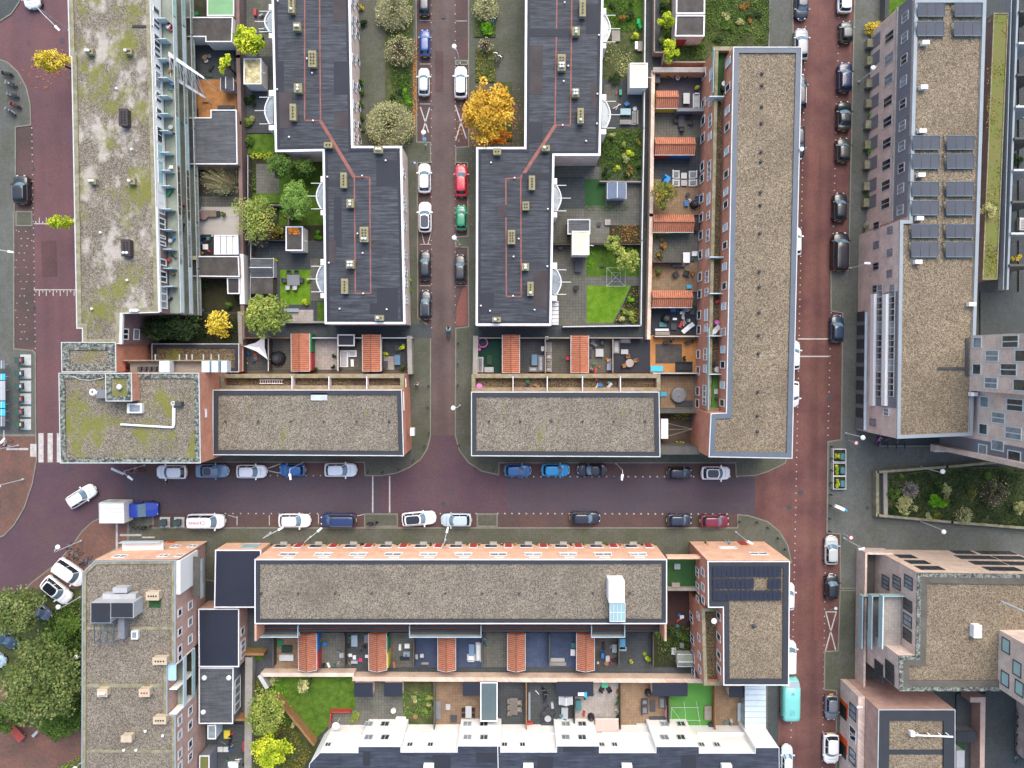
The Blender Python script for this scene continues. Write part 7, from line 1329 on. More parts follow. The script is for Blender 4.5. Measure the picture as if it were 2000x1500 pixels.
tree(500, 425, 42, 4.5, 'loose yellow-green crown west of the large round tree', 'pale', 2400, .13, hz=2.6, ry=48, clumps=60); tree(517, 614, 46, 5, 'broad green-gold maple at the end of the west alley', 'pale', 3800, .2, hz=2.8, ry=42, clumps=90); tree(428, 632, 27, 4, 'bright yellow small tree over the shaded garden', 'yellow', 1200, .16, hz=1.8, ry=28, clumps=60)
tree(335, 640, 62, 4.5, 'broad dark tree filling the shaded garden', 'dark', 4200, .2, hz=2.4, ry=26, clumps=60)
tree(35, 1195, 58, 7, 'green street tree over the parked cars, lower left', 'tree', 4600, .2, hz=3.2, ry=50, clumps=80); tree(85, 1330, 84, 8, 'wide green tree, the largest at the lower left', 'tree', 8200, .22, hz=3.8, ry=92, clumps=130); tree(135, 1260, 40, 3.4, 'bushy green tree against the lower left block', 'green', 3000, .16, hz=2, ry=62, clumps=60); tree(118, 1400, 42, 3, 'low green tree mass beside the brown yard', 'green', 2600, .15, hz=1.6, ry=40, clumps=60); tree(8, 1400, 36, 4, 'green tree at the left edge near the bottom', 'green', 1500, .2, hz=2)
tree(522, 1390, 38, 4.5, 'yellow-green tree in the lower left garden, upper of two', 'pale', 2600, .17, hz=2.4, ry=50, clumps=60); tree(530, 1462, 40, 4.5, 'yellow tree in the lower left garden, lower of two', 'lime', 2400, .18, hz=2.2, ry=34, clumps=50); tree(600, 1338, 15, 2.5, 'blue-green small tree at the top of the big lawn', 'olive', 700, .14, hz=1.5)
tree(1226, 508, 25, 3.6, 'pale-leaved small tree on the east lawn, centre', 'pale', 1500, .15, hz=1.8); tree(1196, 478, 17, 3, 'pale-leaved small tree by the fence of the east lawn', 'pale', 800, .14, hz=1.4); tree(1293, 380, 26, 3.4, 'dull green tree on the patio between the tiled sheds', 'mixed', 1900, .14, hz=2, ry=28)
tree(1300, 40, 16, 3, 'lime shrub-tree against the pink garages, upper', 'lime', 900, .14, hz=1.6, ry=14); tree(1309, 100, 17, 3, 'yellow-green shrub-tree against the low stepped wall', 'lime', 900, .14, hz=1.6, ry=20)
twigtree(757, 235, 46, 3.8, 'round brush-like olive tree with radiating twigs, above the step of the terrace', 3200, 2600, ry=44); twigtree(778, 90, 30, 3.0, 'bare twiggy bush in the planting strip west of the middle street', 700, 500, bark=(118, 108, 88)); twigtree(765, 12, 36, 3.2, 'bare olive bush at the top of the planting strip', 1100, 900); twigtree(948, 82, 14, 2.2, 'small bare bush above the flower bed', 300, 100, bark=(120, 104, 96)); twigtree(948, 8, 24, 2.6, 'twiggy green bush at the top edge east of the middle street', 700, 700)
twigtree(415, 340, 44, 3.6, 'sprawling thin tree with sparse yellow leaves over the grey garage', 300, 200, 'pale', (140, 132, 100), ry=36, sx=-2.4, sy=1.2); twigtree(497, 455, 26, 3, 'bare grey bush by the black fence', 500, 200, bark=(120, 112, 92)); twigtree(1785, 960, 18, 2.2, 'bare grey bush in the planted bed', 500, 60, 'grey', (150, 140, 134)); twigtree(1952, 965, 30, 2.4, 'wide bare bush at the right of the planted bed', 600, 200, 'olive', (96, 86, 72)); twigtree(1890, 1010, 17, 2, 'olive brush-like bush at the south wall of the planted bed', 500, 500)
# shrubs and cover
cover('ground_cover', (753, -40, 804, 45), 60, 'mixed', 'leafy ground cover at the top of the western planting strip', .6); cover('ground_cover', (764, 60, 804, 275), 85, 'green', 'green ground cover along the western planting strip', .7); cover('ground_cover', (928, -20, 968, 70), 70, 'green', 'green ground cover in the eastern planting strip', .7); cover('ground_cover', (929, 98, 968, 160), 90, 'mixed', 'leafy flower bed above the golden tree', .5)
shrub(954, 55, 15, 'tufted ornamental grass with bright blades', 'bright', 1.2, 900, s=.14)
cover('ground_cover', (1172, 255, 1255, 353), 120, 'green', 'dense mixed planting of the overgrown east garden', .9); cover('ground_cover', (1290, -40, 1378, 120), 95, 'green', 'weeds and brambles around the pink garages', .8); cover('ground_cover', (1378, -40, 1505, 88), 70, 'green', 'rough grass and weeds at the top of the east side', .4); cover('ground_cover', (1174, -40, 1255, 62), 60, 'green', 'rough lawn with shrubs at the top of the east gardens', .4); cover('ground_cover', (1176, 75, 1250, 150), 16, 'olive', 'scattered weeds on the bare garden', .3)
cover('ground_cover', [(1733, 931), (1860, 914), (2010, 914), (2010, 1032), (1733, 1005)], 80, 'dark', 'dark mixed planting of the raised bed', .7, z0=.55); shrub(1833, 978, 25, 'bright green spreading shrub in the planted bed', 'bright', 1.1, 2400, ry=13, z0=.55); shrub(1770, 985, 22, 'grey-green shrub in the planted bed below the bare bush', 'olive', 1.1, z0=.55); shrub(1745, 965, 13, 'dull green shrub at the end of the planted bed', 'green', 1, z0=.55); shrub(1990, 990, 16, 'olive shrub at the right of the planted bed', 'olive', 1.2, z0=.55)
cover('ground_cover', [(90, 1200), (162, 1165), (162, 1420), (110, 1450), (60, 1400)], 55, 'green', 'green undergrowth beside the lower left block', 1.0, .14); cover('ground_cover', [(110, 1500), (160, 1470), (160, 1560), (110, 1560)], 60, 'bright', 'green undergrowth at the bottom left', .8)
cover('ground_cover', [(482, 1330), (510, 1330), (560, 1400), (610, 1470), (560, 1540), (480, 1540)], 60, 'mixed', 'undergrowth of the lower left garden', .7); cover('ground_cover', [(512, 1325), (560, 1325), (575, 1400), (560, 1420)], 60, 'bright', 'leafy border left of the big lawn', .6); cover('ground_cover', (787, 1350, 848, 1400), 70, 'clip', 'overgrown narrow garden of tall grass', .5)
cover('ground_cover', (266, 620, 466, 668), 55, 'dark', 'dark undergrowth of the shaded garden', .7); cover('ground_cover', (486, 300, 545, 312), 160, 'lime', 'yellow-green hedge along the upper left lawn', 1.4); cover('ground_cover', (486, 315, 500, 380), 60, 'green', 'green border beside the tiled square', .6); cover('ground_cover', (488, 440, 557, 466), 90, 'rust', 'russet hedge below the loose yellow tree', 1.2); cover('ground_cover', (560, 398, 600, 432), 60, 'rust', 'reddish planting below the round tree', .5)
cover('ground_cover', [(1234, 560), (1249, 560), (1249, 630), (1200, 630), (1215, 602)], 55, 'mixed', 'mixed planting of the curved border', .5); cover('ground_cover', (1146, 484, 1160, 530), 80, 'bright', 'bright green edge planting on the east lawn', .5); cover('ground_cover', (1200, 486, 1250, 538), 45, 'green', 'green border of the east lawn', .5); cover('ground_cover', (1142, 400, 1245, 412), 60, 'green', 'creeping plants below the blue-grey shed', .4); cover('ground_cover', (1195, 440, 1250, 474), 40, 'rust', 'dry brown border of the upper east garden', .3); cover('ground_cover', (1284, 1222, 1345, 1296), 60, 'green', 'ivy over the patio beside the corner block', .8); cover('ground_cover', (1310, 806, 1362, 818), 90, 'lime', 'yellow-green border of the dark deck', .5); cover('ground_cover', (1312, 862, 1348, 872), 90, 'lime', 'yellow flowers at the foot of the dark deck', .5)
cover('ground_cover', (1276, 486, 1296, 545), 60, 'rust', 'climbing plants at the corner of the tiled patios', .7); cover('ground_cover', [(1930, 30), (1968, 30), (1947, 540), (1922, 540)], 12, 'mixed', 'tufts on the mossy green roof', .15, z0=5.95); shrub(1930, 410, 16, 'grey-green shrub beside the mossy green roof', 'olive', 1.6, z0=5.6)
for k, (x, y, r, c_, lb) in enumerate([(487, 195, 13, 'dark', 'dark round shrub in the upper left garden, topmost'), (482, 232, 13, 'pale', 'pale yellowish shrub along the west alley'), (490, 277, 14, 'green', 'round green shrub above the yellow hedge'), (580, 428, 12, 'green', 'green shrub under the large round tree'), (623, 460, 9, 'bright', 'bright shrub beside the brown-roofed store'), (597, 588, 9, 'lime', 'spiky lime plant on the lawn edge'), (603, 545, 6, 'pale', 'small pale plant at the lawn edge'), (537, 511, 7, 'lime', 'small lime plant at the felt shed'), (1233, 619, 12, 'pale', 'round pale shrub in the curved border'), (1214, 622, 8, 'olive', 'grey shrub in the curved border'), (1217, 607, 6, 'pale', 'small pale round shrub at the border edge'), (1232, 586, 7, 'bright', 'bright small shrub in the curved border'),
    (1710, 60, 22, 'yellow', 'bright yellow shrub at the top of the pink-brick block'), (1708, 76, 8, 'bright', 'small green shrub below the yellow shrub'), (1707, 227, 9, 'bright', 'green shrub at the third doorway of the pink-brick block'), (1702, 292, 12, 'bright', 'round green shrub in front of the pink-brick block'), (1698, 363, 7, 'lime', 'small lime shrub in front of the pink-brick block'), (1697, 385, 10, 'green', 'green shrub before the middle of the pink-brick block'), (1694, 443, 12, 'grey', 'grey-leaved shrub at the doorway'), (1720, 465, 14, 'lime', 'yellow-green climber against the pink-brick wall'), (1700, 527, 14, 'bright', 'low green hedge below the street lamp'),
    (707, 12, 5, 'yellow', 'small yellow plant at the west terrace front'), (712, 48, 9, 'dark', 'dark shrub at the west terrace front'), (706, 160, 6, 'green', 'first round box shrub at the west terrace front'), (706, 182, 6, 'green', 'second round box shrub at the west terrace front'), (706, 202, 6, 'green', 'third round box shrub at the west terrace front'), (706, 228, 6, 'green', 'fourth round box shrub at the west terrace front'), (705, 250, 6, 'green', 'fifth round box shrub at the west terrace front'), (799, 546, 6, 'bright', 'upper box shrub by the lower terrace leg'), (799, 565, 6, 'bright', 'lower box shrub by the lower terrace leg'), (785, 680, 7, 'lime', 'spiky lime plant on the western end terrace'), (752, 694, 6, 'lime', 'small lime plant by the second red roof'), (787, 718, 6, 'green', 'small green plant at the corner of the western end terrace'),
    (695, 1400, 14, 'pale', 'pale feathery grass by the red frame'), (1265, 1283, 9, 'lime', 'yellow-green shrub left of the ivy patio'), (873, 1230, 6, 'lime', 'round yellow-green shrub on the rear balcony'), (1250, 160, 10, 'dark', 'dark bush beside the cream-roofed store'), (1200, 158, 14, 'dark', 'dark bushes by the east terrace bay'), (400, 555, 12, 'dark', 'dark foliage in the dark yard'), (448, 597, 8, 'green', 'green bush at the end of the dark yard'), (1240, 70, 9, 'lime', 'yellow-green bush by the garden bench'), (1978, 150, 12, 'green', 'green bush at the far right edge, upper'), (1988, 310, 14, 'dark', 'dark green bush at the far right edge, middle'), (1985, 500, 10, 'yellow', 'yellow flowering bush at the far right edge')]): shrub(x, y, r, lb, c_, 1.0)
for i, y in enumerate((890, 917, 943)): shrub(1635, y, 7, ('northern', 'middle', 'southern')[i]+' planter flowers, yellow and green', 'lime', .7, 420, ry=11, s=.08, z0=.7, name='flowering_plant', cat='flowers')
def strew(x0, y0, x1, y1, n, mt, lb):
    m = MB()
    for k in range(n):
        c = P(rnd.triangular(x0, x1), rnd.triangular(y0, y1), .15); a = rnd.random()*6; s_ = rnd.uniform(.08, .16); m.quad(c, c+Vector((s_*math.cos(a), s_*math.sin(a), .02)), c+Vector((s_*1.3*math.cos(a+.7), s_*1.3*math.sin(a+.7), .01)), c+Vector((s_*math.cos(a+1.5), s_*math.sin(a+1.5), .005)))
    solo(m, 'fallen_leaves', mt, lb, 'leaves', P((x0+x1)/2, (y0+y1)/2, .14), kind='stuff')
m_fall = M((206, 128, 44), .9, .3, 2, .2)
def clutter(x0, y0, x1, y1, n, lb, z0=.15, pal=(m_dkgrey, m_lamp, m_black, m_wood, m_blue, m_ltgrey, m_green, m_red, m_teal, m_grey)):
    for k in range(n):
        c = P(rnd.uniform(x0, x1), rnd.uniform(y0, y1), z0+.3); m = MB(); q = k % 4; s_ = rnd.uniform(.14, .34); h_ = rnd.uniform(.15, .6)
        if q == 0: m.disc((0, 0), s_*.8, 0, h_, n=9, r1=s_); m.disc((0, 0), s_*.7, h_, h_+.03, n=9)
        elif q == 1: m.box(-s_*1.5, -s_*.6, 0, s_*1.5, s_*.6, h_); m.box(-s_*1.3, -s_*.45, h_, s_*1.3, s_*.45, h_+.06)
        elif q == 2: m.box(-s_, -s_, .18, s_, s_, .3); m.box(-s_, s_*.7, .3, s_, s_, .7); [m.box(u*s_*.8-.03, v*s_*.8-.03, 0, u*s_*.8+.03, v*s_*.8+.03, .18) for u in (-1, 1) for v in (-1, 1)]
        else: m.bar((-s_*2, 0, .1), (s_*2, .1, .16), .05); m.bar((-s_, -s_, .05), (s_*1.4, s_, .1), .04)
        m.tf((c.x, c.y, z0), rnd.uniform(0, 6.3)); solo(m, ('tub', 'crate', 'stool', 'garden_tool')[q], pal[(k*7+int(x0)) % len(pal)], ('round tub', 'low crate', 'small stool', 'pair of poles')[q]+' among the clutter '+lb, ('tub', 'crate', 'stool', 'tool')[q], (c.x, c.y, z0), 'clutter '+lb)
for r_, n_, lb in (((678, 1246, 714, 1298), 9, 'of the folding-furniture patio'), ((1165, 1248, 1206, 1298), 8, 'of the red-brown patio'), ((756, 1245, 800, 1298), 6, 'of the patio right of the second tiled shed'), ((624, 1250, 668, 1300), 6, 'of the patio right of the first tiled shed'), ((1320, 1200, 1348, 1255), 7, 'of the ivy patio'), ((368, 546, 400, 606), 8, 'of the shaded dark yard'), ((370, 462, 414, 496), 7, 'of the black yard'), ((430, 1425, 478, 1500), 9, 'of the dark yard at the bottom left'), ((1152, 662, 1194, 724), 6, 'of the curved-bench terrace'), ((1320, 604, 1360, 650), 8, 'of the patio below the green-gabled shed'), ((1130, 1345, 1160, 1420), 5, 'of the white patio'), ((1030, 1345, 1118, 1420), 6, 'of the slate patio'), ((490, 10, 525, 75), 6, 'of the yard at the top left'), ((1180, 175, 1250, 215), 5, 'of the paved garden'), ((1340, 380, 1368, 412), 5, 'of the brown patio'), ((480, 690, 515, 722), 5, 'under the shade sail'), ((795, 662, 797, 664), 0, ''), ((1408, 1408, 1440, 1424), 3, 'of the narrow beige patio'), ((370, 395, 395, 450), 5, 'of the timber deck'), ((395, 90, 450, 150), 5, 'of the dark patio below the white extension')): clutter(*r_, n_, lb)
for r_, n_, lb in (((1140, 738, 1205, 760), 6, 'on the eastern row terrace, right part'), ((1006, 738, 1060, 760), 3, 'on the eastern row terrace, middle'), ((1392, 560, 1408, 790), 7, 'on the narrow roof terrace of the long block')): clutter(*r_, n_, lb, 4.66 if r_[1] > 700 else 6.12)
clutter(327, 15, 337, 300, 11, 'on the upper gallery of the west block, north part', 8.06); clutter(329, 310, 339, 595, 11, 'on the upper gallery of the west block, south part', 8.06); clutter(347, 200, 357, 595, 12, 'on the lower gallery of the west block', 5.31)
strew(885, 170, 1030, 300, 900, m_fall, 'orange leaves scattered under the golden tree'); strew(800, 60, 818, 270, 260, m_fall, 'orange leaves along the western planting strip'); strew(30, 90, 160, 180, 90, m_fall, 'few yellow leaves on the plum road'); strew(880, 300, 925, 460, 90, m_fall, 'leaves in the gutter by the red and green cars'); strew(480, 280, 620, 480, 300, M((196, 176, 90), .9), 'pale leaves on the lawn of the clipped trees'); strew(1240, 380, 1370, 560, 160, M((170, 140, 80), .9), 'dry leaves on the tiled patios')
def bushes(x0, y0, x1, y1, n, pal, lb, r=(5, 11), h=(.6, 1.5), z0=.14):
    for k in range(n): shrub(rnd.uniform(x0, x1), rnd.uniform(y0, y1), rnd.uniform(*r), lb, pal[k % len(pal)], rnd.uniform(*h), grp=lb+' group', ry=rnd.uniform(*r), z0=z0)
MX = ('green', 'dark', 'mixed', 'pale', 'rust', 'lime', 'olive')
bushes(1180, 262, 1248, 346, 17, MX, 'leafy bush in the overgrown east garden'); bushes(1292, 10, 1312, 112, 8, MX, 'bush beside the pink garages'); bushes(1390, 5, 1490, 80, 9, ('dark', 'olive', 'green', 'rust'), 'low bush in the rough grass at the top', (6, 14), (.3, .7)); bushes(1745, 930, 1990, 1010, 14, ('dark', 'green', 'olive', 'mixed'), 'bush in the raised planted bed', (7, 16), (.5, 1.2), .55)
bushes(486, 398, 560, 465, 6, ('rust', 'mixed', 'pale'), 'bush under the loose yellow-green crown'); bushes(768, 110, 800, 200, 6, ('green', 'dark', 'bright'), 'bush in the western planting strip', (6, 12), (.5, 1)); bushes(515, 1330, 575, 1420, 7, ('green', 'clip', 'olive'), 'bush in the border left of the big lawn', (7, 13)); bushes(790, 1345, 845, 1395, 5, ('pale', 'olive', 'green'), 'grassy clump in the narrow overgrown garden', (5, 9), (.4, .8)); bushes(1284, 1225, 1340, 1260, 5, ('green', 'dark'), 'bush in the ivy patio'); bushes(1204, 484, 1248, 540, 5, ('green', 'mixed', 'olive'), 'bush along the east lawn fence', (5, 9)); bushes(1276, 455, 1300, 540, 5, ('mixed', 'rust', 'green'), 'bush at the alley side of the tiled patios', (5, 8)); bushes(95, 1210, 155, 1290, 7, ('green', 'bright', 'tree'), 'undergrowth bush by the lower left block', (9, 17), (1, 2)); bushes(1176, 0, 1250, 60, 6, ('green', 'dark', 'rust'), 'bush at the edge of the rough top lawn', (5, 10))
# furniture & objects
tbl(573, 547, 24, 20, m_grey, 'grey-blue table on the left garden lawn')
for x, y, a, lb in ((565, 533, 270, 'upper left'), (580, 533, 270, 'upper right'), (563, 562, 90, 'lower left'), (577, 562, 90, 'lower right'), (556, 548, 0, 'left end'), (590, 548, 180, 'right end')): chair(x, y, a, m_dkgrey if y < 560 else m_ltgrey, 'chair at the '+lb+' of the lawn table', 'chairs of the lawn table', 1.1)
tbl(569, 606, 28, 7, m_metal_blue, 'narrow blue bench below the lawn', .5, cat='bench', name='bench')
def barbecue(x, y, r, lb): c = P(x, y, 1); t = thing('covered_barbecue', lb, 'barbecue', (c.x, c.y, .15)); m = MB(); m.disc(c, r/14, .15, .9, n=9, r1=r/15); m.disc(c, r/15, .9, 1.25, n=9, r1=r/22); m.build('cover', m_black, t); m = MB(); m.disc(c, r/40, 1.25, 1.4, n=8); m.build('knob', m_dkgrey, t)
barbecue(541, 700, 15, 'black covered round table on the tiled terrace left of the orange-tiled shed'); 
ss = thing('shade_sail', 'white triangular shade sail at the west end of the terraces', 'shade sail', P(505, 680, 2)); m = MB(); a, b_, c = P(476, 676, 2.6), P(517, 657, 2.9), P(523, 702, 2.2); md = (a+b_+c)/3-Vector((0, 0, .35)); 
i = 0
for u_, v_ in ((a, b_), (b_, c), (c, a)): e = (u_+v_)/2*.75+md*.25; k = len(m.v); m.v += [tuple(u_), tuple(e), tuple(md)]; m.f.append((k, k+1, k+2)); m.m.append(0); m.v += [tuple(e), tuple(v_), tuple(md)]; m.f.append((k+3, k+4, k+5)); m.m.append(0)
m.build('sail', m_lamp, ss, True)
for p in (a, b_, c): m = MB(); m.bar((p.x, p.y, .1), p, .05); m.build('post', m_coping, ss)
sofa(664, 684, 679, 717, m_lamp, 'white left wing of the corner sofa by the black awning', 'l', m_ltgrey, 3); sofa(680, 684, 696, 697, m_lamp, 'white top wing of the corner sofa by the black awning', 't', m_ltgrey, 1); tbl(688, 709, 6, 14, m_lamp, 'small white table beside the white corner sofa', .5); flat(659, 653, 693, 676, 2.3, 'dark awning with pale frame above the white corner sofa', m_bit_dark, m_wood_dk, m_coping, 'awning', 'awning')
for x, y, lb in ((652, 696, 'upper right'), (652, 717, 'lower right'), (617, 720, 'lower left')): pot(x, y, .32, 'dark pot plant at the %s of the pale patio' % lb, 'pots of the pale patio', 'dark', m_black)
tbl(776, 703, 11, 19, M((92, 130, 160), .5), 'blue-grey table on the western end terrace', .7); bin_(752, 712, 9, 14, m_dkgrey, 'dark storage box on the western end terrace', .7); tbl(775, 680, 9, 12, m_dkgrey, 'small dark table under the lime plant', .6)
def tramp(x, y, r, lb, pad=m_pink): c = P(x, y, .7); t = thing('trampoline', lb, 'trampoline', (c.x, c.y, .15)); m = MB(); m.torus((c.x, c.y, .7), r/14, .09, n=24); m.build('pad', pad, t); m = MB(); m.disc(c, r/14-.06, .66, .69, n=24); m.build('mat', m_black, t); [MB().bar((c.x+r/14*math.cos(k), c.y+r/14*math.sin(k), .15), (c.x+r/14*math.cos(k), c.y+r/14*math.sin(k), .7), .03).build('leg', m_grey, t) for k in (0, 1.57, 3.14, 4.7)]
tramp(943, 669, 9, 'small purple-rimmed trampoline on the green carpet terrace'); 
c = P(936, 682, .3); m = MB(); m.disc(c, .25, .15, .5, n=12); solo(m, 'stool', m_pink, 'small lilac stool under the trampoline', 'stool', (c.x, c.y, .15)); c = P(936, 755, 5.3); m = MB(); m.disc(c, .42, 4.65, 5.1, n=14); m.disc(c, .3, 5.1, 5.2, n=14); solo(m, 'pouffe', m_pink, 'pink pouffe on the terrace of the eastern brick row', 'pouffe', (c.x, c.y, 4.65))
sofa(933, 697, 944, 727, m_ltgrey, 'grey sofa on the green carpet terrace', 'l', m_grey, 2); sofa(946, 717, 964, 727, m_ltgrey, 'grey low bench below the green box', 'b', m_ltgrey, 2, 'bench'); bin_(956, 703, 10, 18, M((36, 74, 52), .8), 'dark green box on the green carpet terrace', .6)
tbl(1044, 703, 11, 21, M((96, 134, 162), .5), 'blue table before the grey corner sofa', .6); sofa(1051, 694, 1062, 726, m_grey, 'grey corner sofa right wing on the dark terrace', 'r', m_ltgrey, 3); sofa(1033, 717, 1050, 726, m_grey, 'grey corner sofa lower wing on the dark terrace', 'b', m_ltgrey, 1); bin_(1060, 681, 6, 9, m_lamp, 'small white box on the dark terrace', .6); c = P(1068, 661, .6); m = MB(); m.box(c.x-.2, c.y-.2, .5, c.x+.2, c.y+.25, .56); m.box(c.x-.2, c.y+.2, .56, c.x+.2, c.y+.27, .95)
for a in (-.17, .17):
    for b_ in (-.17, .2): m.bar((c.x+a, c.y+b_, .15), (c.x+a, c.y+b_, .5), .03)
solo(m, 'child_chair', m_lamp, 'small white chair at the wall of the dark terrace', 'chair', (c.x, c.y, .15))
sofa(1066, 668, 1078, 688, m_conc, 'long grey lounger at the top of the seat row', 'l', m_grey, 1); sofa(1066, 689, 1078, 702, m_conc, 'square grey armchair in the middle of the seat row', 'tb', m_ltgrey, 1, 'armchair'); sofa(1066, 703, 1078, 714, m_conc, 'square grey armchair below the middle one', 'tb', m_grey, 1, 'armchair'); sofa(1066, 715, 1078, 726, m_conc, 'square grey armchair at the bottom of the seat row', 'tb', m_ltgrey, 1, 'armchair')
c = P(1109, 700, .6); m = MB(); m.disc(c, .26, .55, .62, n=12); m.bar((c.x, c.y, .15), (c.x, c.y, .55), .06); solo(m, 'stool', M((206, 44, 70), .6), 'red stool beside the orange-tiled shed', 'stool', (c.x, c.y, .15))
tbl(1171, 689, 15, 15, m_ltgrey, 'square glass table on the cluttered terrace', .7); sofa(1172, 664, 1182, 674, m_dkgrey, 'dark armchair on the cluttered terrace', 'tb', m_grey, 1, 'armchair'); bin_(1158, 668, 8, 10, m_grey, 'grey crate beside the orange-tiled shed', .6); bin_(1153, 690, 6, 16, m_dkgrey, 'dark bench box beside the orange-tiled shed', .5); bin_(1190, 712, 9, 22, M((140, 160, 184), .6), 'pale blue wrapped chest on the cluttered terrace', .6); pot(1188, 703, .3, 'orange-flowered pot on the cluttered terrace', None, 'orange'); pot(1154, 720, .25, 'pale pot plant at the lower left of the cluttered terrace', None, 'grey', m_coping)
sofa(1198, 664, 1210, 690, m_conc, 'grey sofa on the black terrace, left wing', 'l', m_ltgrey, 2); sofa(1211, 660, 1232, 670, m_conc, 'grey sofa on the black terrace, top wing', 't', m_ltgrey, 2); tbl(1220, 687, 14, 9, m_ltgrey, 'small pale table on the black terrace', .5); tbl(1230, 709, 16, 16, m_tile_lt, 'round beige table on the black terrace', .74, round_=True)
for x, y, a, lb in ((1226, 696, 280, 'top'), (1241, 704, 200, 'right'), (1219, 714, 20, 'left')): chair(x, y, a, m_wood, 'wicker chair at the %s of the round beige table' % lb, 'wicker chairs of the round table', 1.0)
# patios of the long east block
bin_(1284, 152, 10, 18, m_dkgrey, 'slate storage cupboard at the corner of the northernmost patio', 1.6); c = P(1324, 152, .7); m = MB(); m.torus((c.x, c.y, .6), .22, .07); m.bar((c.x, c.y, .15), (c.x, c.y, .55), .07); solo(m, 'bird_bath', m_lamp, 'white ring-shaped bird bath in the northernmost patio', 'bird bath', (c.x, c.y, .15))
tbl(1341, 192, 12, 20, m_coping, 'pale rectangular table on the northernmost patio', .7); sofa(1354, 182, 1367, 212, m_coping, 'pale grey lounge bench on the northernmost patio', 't', m_ltgrey, 2); pot(1361, 172, .4, 'lime plant on the northernmost patio', None, 'lime')
for k, x in enumerate((1305, 1315, 1332, 1345)): pot(x, 151, .25, 'small dark pot plant along the north wall of the northernmost patio', 'pots along the north wall', 'green')
tbl(1331, 236, 11, 22, m_dkgrey, 'dark blue glass table on the second patio', .74)
for (x, y, a), q_ in zip(((1320, 236, 0), (1343, 228, 180), (1348, 240, 160), (1331, 253, 90)), ('left of', 'upper right of', 'lower right of', 'below')): chair(x, y, a, m_black, 'black chair '+q_+' the dark glass table', 'black chairs of the second patio', 1.2)
for k, (x0, y0, x1, y1, lb) in enumerate(((1313, 332, 1328, 348, 'upper left'), (1313, 350, 1328, 363, 'lower left'), (1346, 333, 1361, 348, 'upper right'), (1346, 350, 1361, 363, 'lower right'))): sofa(x0, y0, x1, y1, m_coping, 'pale lounge chair, %s of the four on the third patio' % lb, 'l' if k < 2 else 'r', m_grey, 1, 'armchair')
tbl(1336, 343, 11, 11, m_coping, 'upper pale coffee table on the third patio', .5); tbl(1336, 357, 11, 11, m_ltgrey, 'lower pale coffee table on the third patio', .5)
c = P(1299, 351, 1.0); m = MB(); a = [P(1290, 357, .2), P(1297, 341, .2), P(1308, 350, .2), P(1302, 362, .2)]; q = [P(1294, 352, 1.6), P(1299, 343, 1.6)]; m.quad(a[0], a[3], a[2], q[1]); m.quad(a[0], q[1], a[1], a[0]); m.prism([P(1293, 358), P(1297, 343), P(1308, 350), P(1302, 361)], .2, 1.0); solo(m, 'play_tent', M((30, 140, 210), .6), 'bright blue play tent on the third patio', 'tent', (c.x, c.y, .15))
c = P(1344, 395, .5); bin_(1341, 397, 8, 10, m_blue, 'blue cloth-covered chair on the brown patio', .7, name='covered_chair', cat='chair'); barbecue(1357, 398, 8, 'grey covered barbecue on the brown patio'); bin_(1361, 441, 8, 20, m_black, 'black box at the end of the yellow and green shed', 1.2)
tbl(1341, 503, 13, 20, m_lamp, 'white table at the house wall of the tiled patio', .72); chair(1355, 496, 180, m_lamp, 'white chair beside the white table of the tiled patio', None, 1.2); bin_(1352, 505, 8, 8, m_dkgrey, 'dark crate beside the white table', .6)
for x, y, a in ((1320, 536, 30), (1339, 534, 160)): chair(x, y, a, m_black, ('left' if x < 1330 else 'right')+' dark armchair on the brown tiled patio', 'dark armchairs', 1.4)
bin_(1326, 517, 26, 8, m_dkgrey, 'dark sideboard on the brown tiled patio', .8); bin_(1346, 560, 10, 7, m_aqua, 'aqua toy car by the green-gabled shed', .5, name='toy_car', cat='toy'); pot(1351, 534, .3, 'red pot plant by the house wall', None, 'rust', m_red)
barbecue(1302, 622, 9, 'grey-blue covered barbecue on the cluttered patio'); tbl(1293, 644, 26, 4, m_lamp, 'long white table on the cluttered patio', .7); bin_(1294, 651, 28, 7, m_wood_gr, 'grey timber bench box on the cluttered patio', .6)
for k, (x, y, w_, h_, mt, lb) in enumerate(((1315, 606, 10, 7, m_blue, 'blue crate'), (1332, 611, 7, 5, m_lamp, 'small white box'), (1318, 623, 8, 4, m_lamp, 'flat white carton'), (1334, 619, 5, 8, m_coping, 'narrow pale carton'), (1345, 626, 6, 6, m_ltgrey, 'grey carton'), (1339, 605, 11, 8, m_metal_blue, 'steel-blue box'), (1352, 610, 8, 9, m_dkgrey, 'dark crate'), (1316, 638, 11, 12, m_dkgrey, 'dark tub'), (1331, 632, 6, 7, m_black, 'black bag'), (1295, 634, 14, 9, m_teal, 'teal trunk'))): bin_(x, y, w_, h_, mt, lb+' in the clutter of the patio below the green-gabled shed', .5)
def lounger(x, y, rz, lb, z0=.15):
    c = P(x, y, z0+.3); t = thing('sun_lounger', lb, 'sun lounger', (c.x, c.y, z0), None, R(rz)); m = MB(); m.box(-.9, -.3, .28, .35, .3, .33); m.build('seat', m_lamp, t, local=True); m = MB(); m.quad((.36, -.3, .3), (.95, -.3, .7), (.95, .3, .7), (.36, .3, .3)); m.quad((.36, .3, .27), (.95, .3, .67), (.95, -.3, .67), (.36, -.3, .27)); m.build('backrest', m_lamp, t, local=True)
    for a in (-.8, .6):
        for b_ in (-.26, .26): m = MB(); m.bar((a, b_, 0), (a, b_, .3), .03); m.build('leg', m_lamp, t, local=True)
lounger(1343, 641, 40, 'white sun lounger on the cluttered ground patio'); lounger(1395, 648, 50, 'white sun lounger on the roof terrace of the long block', 6.1)
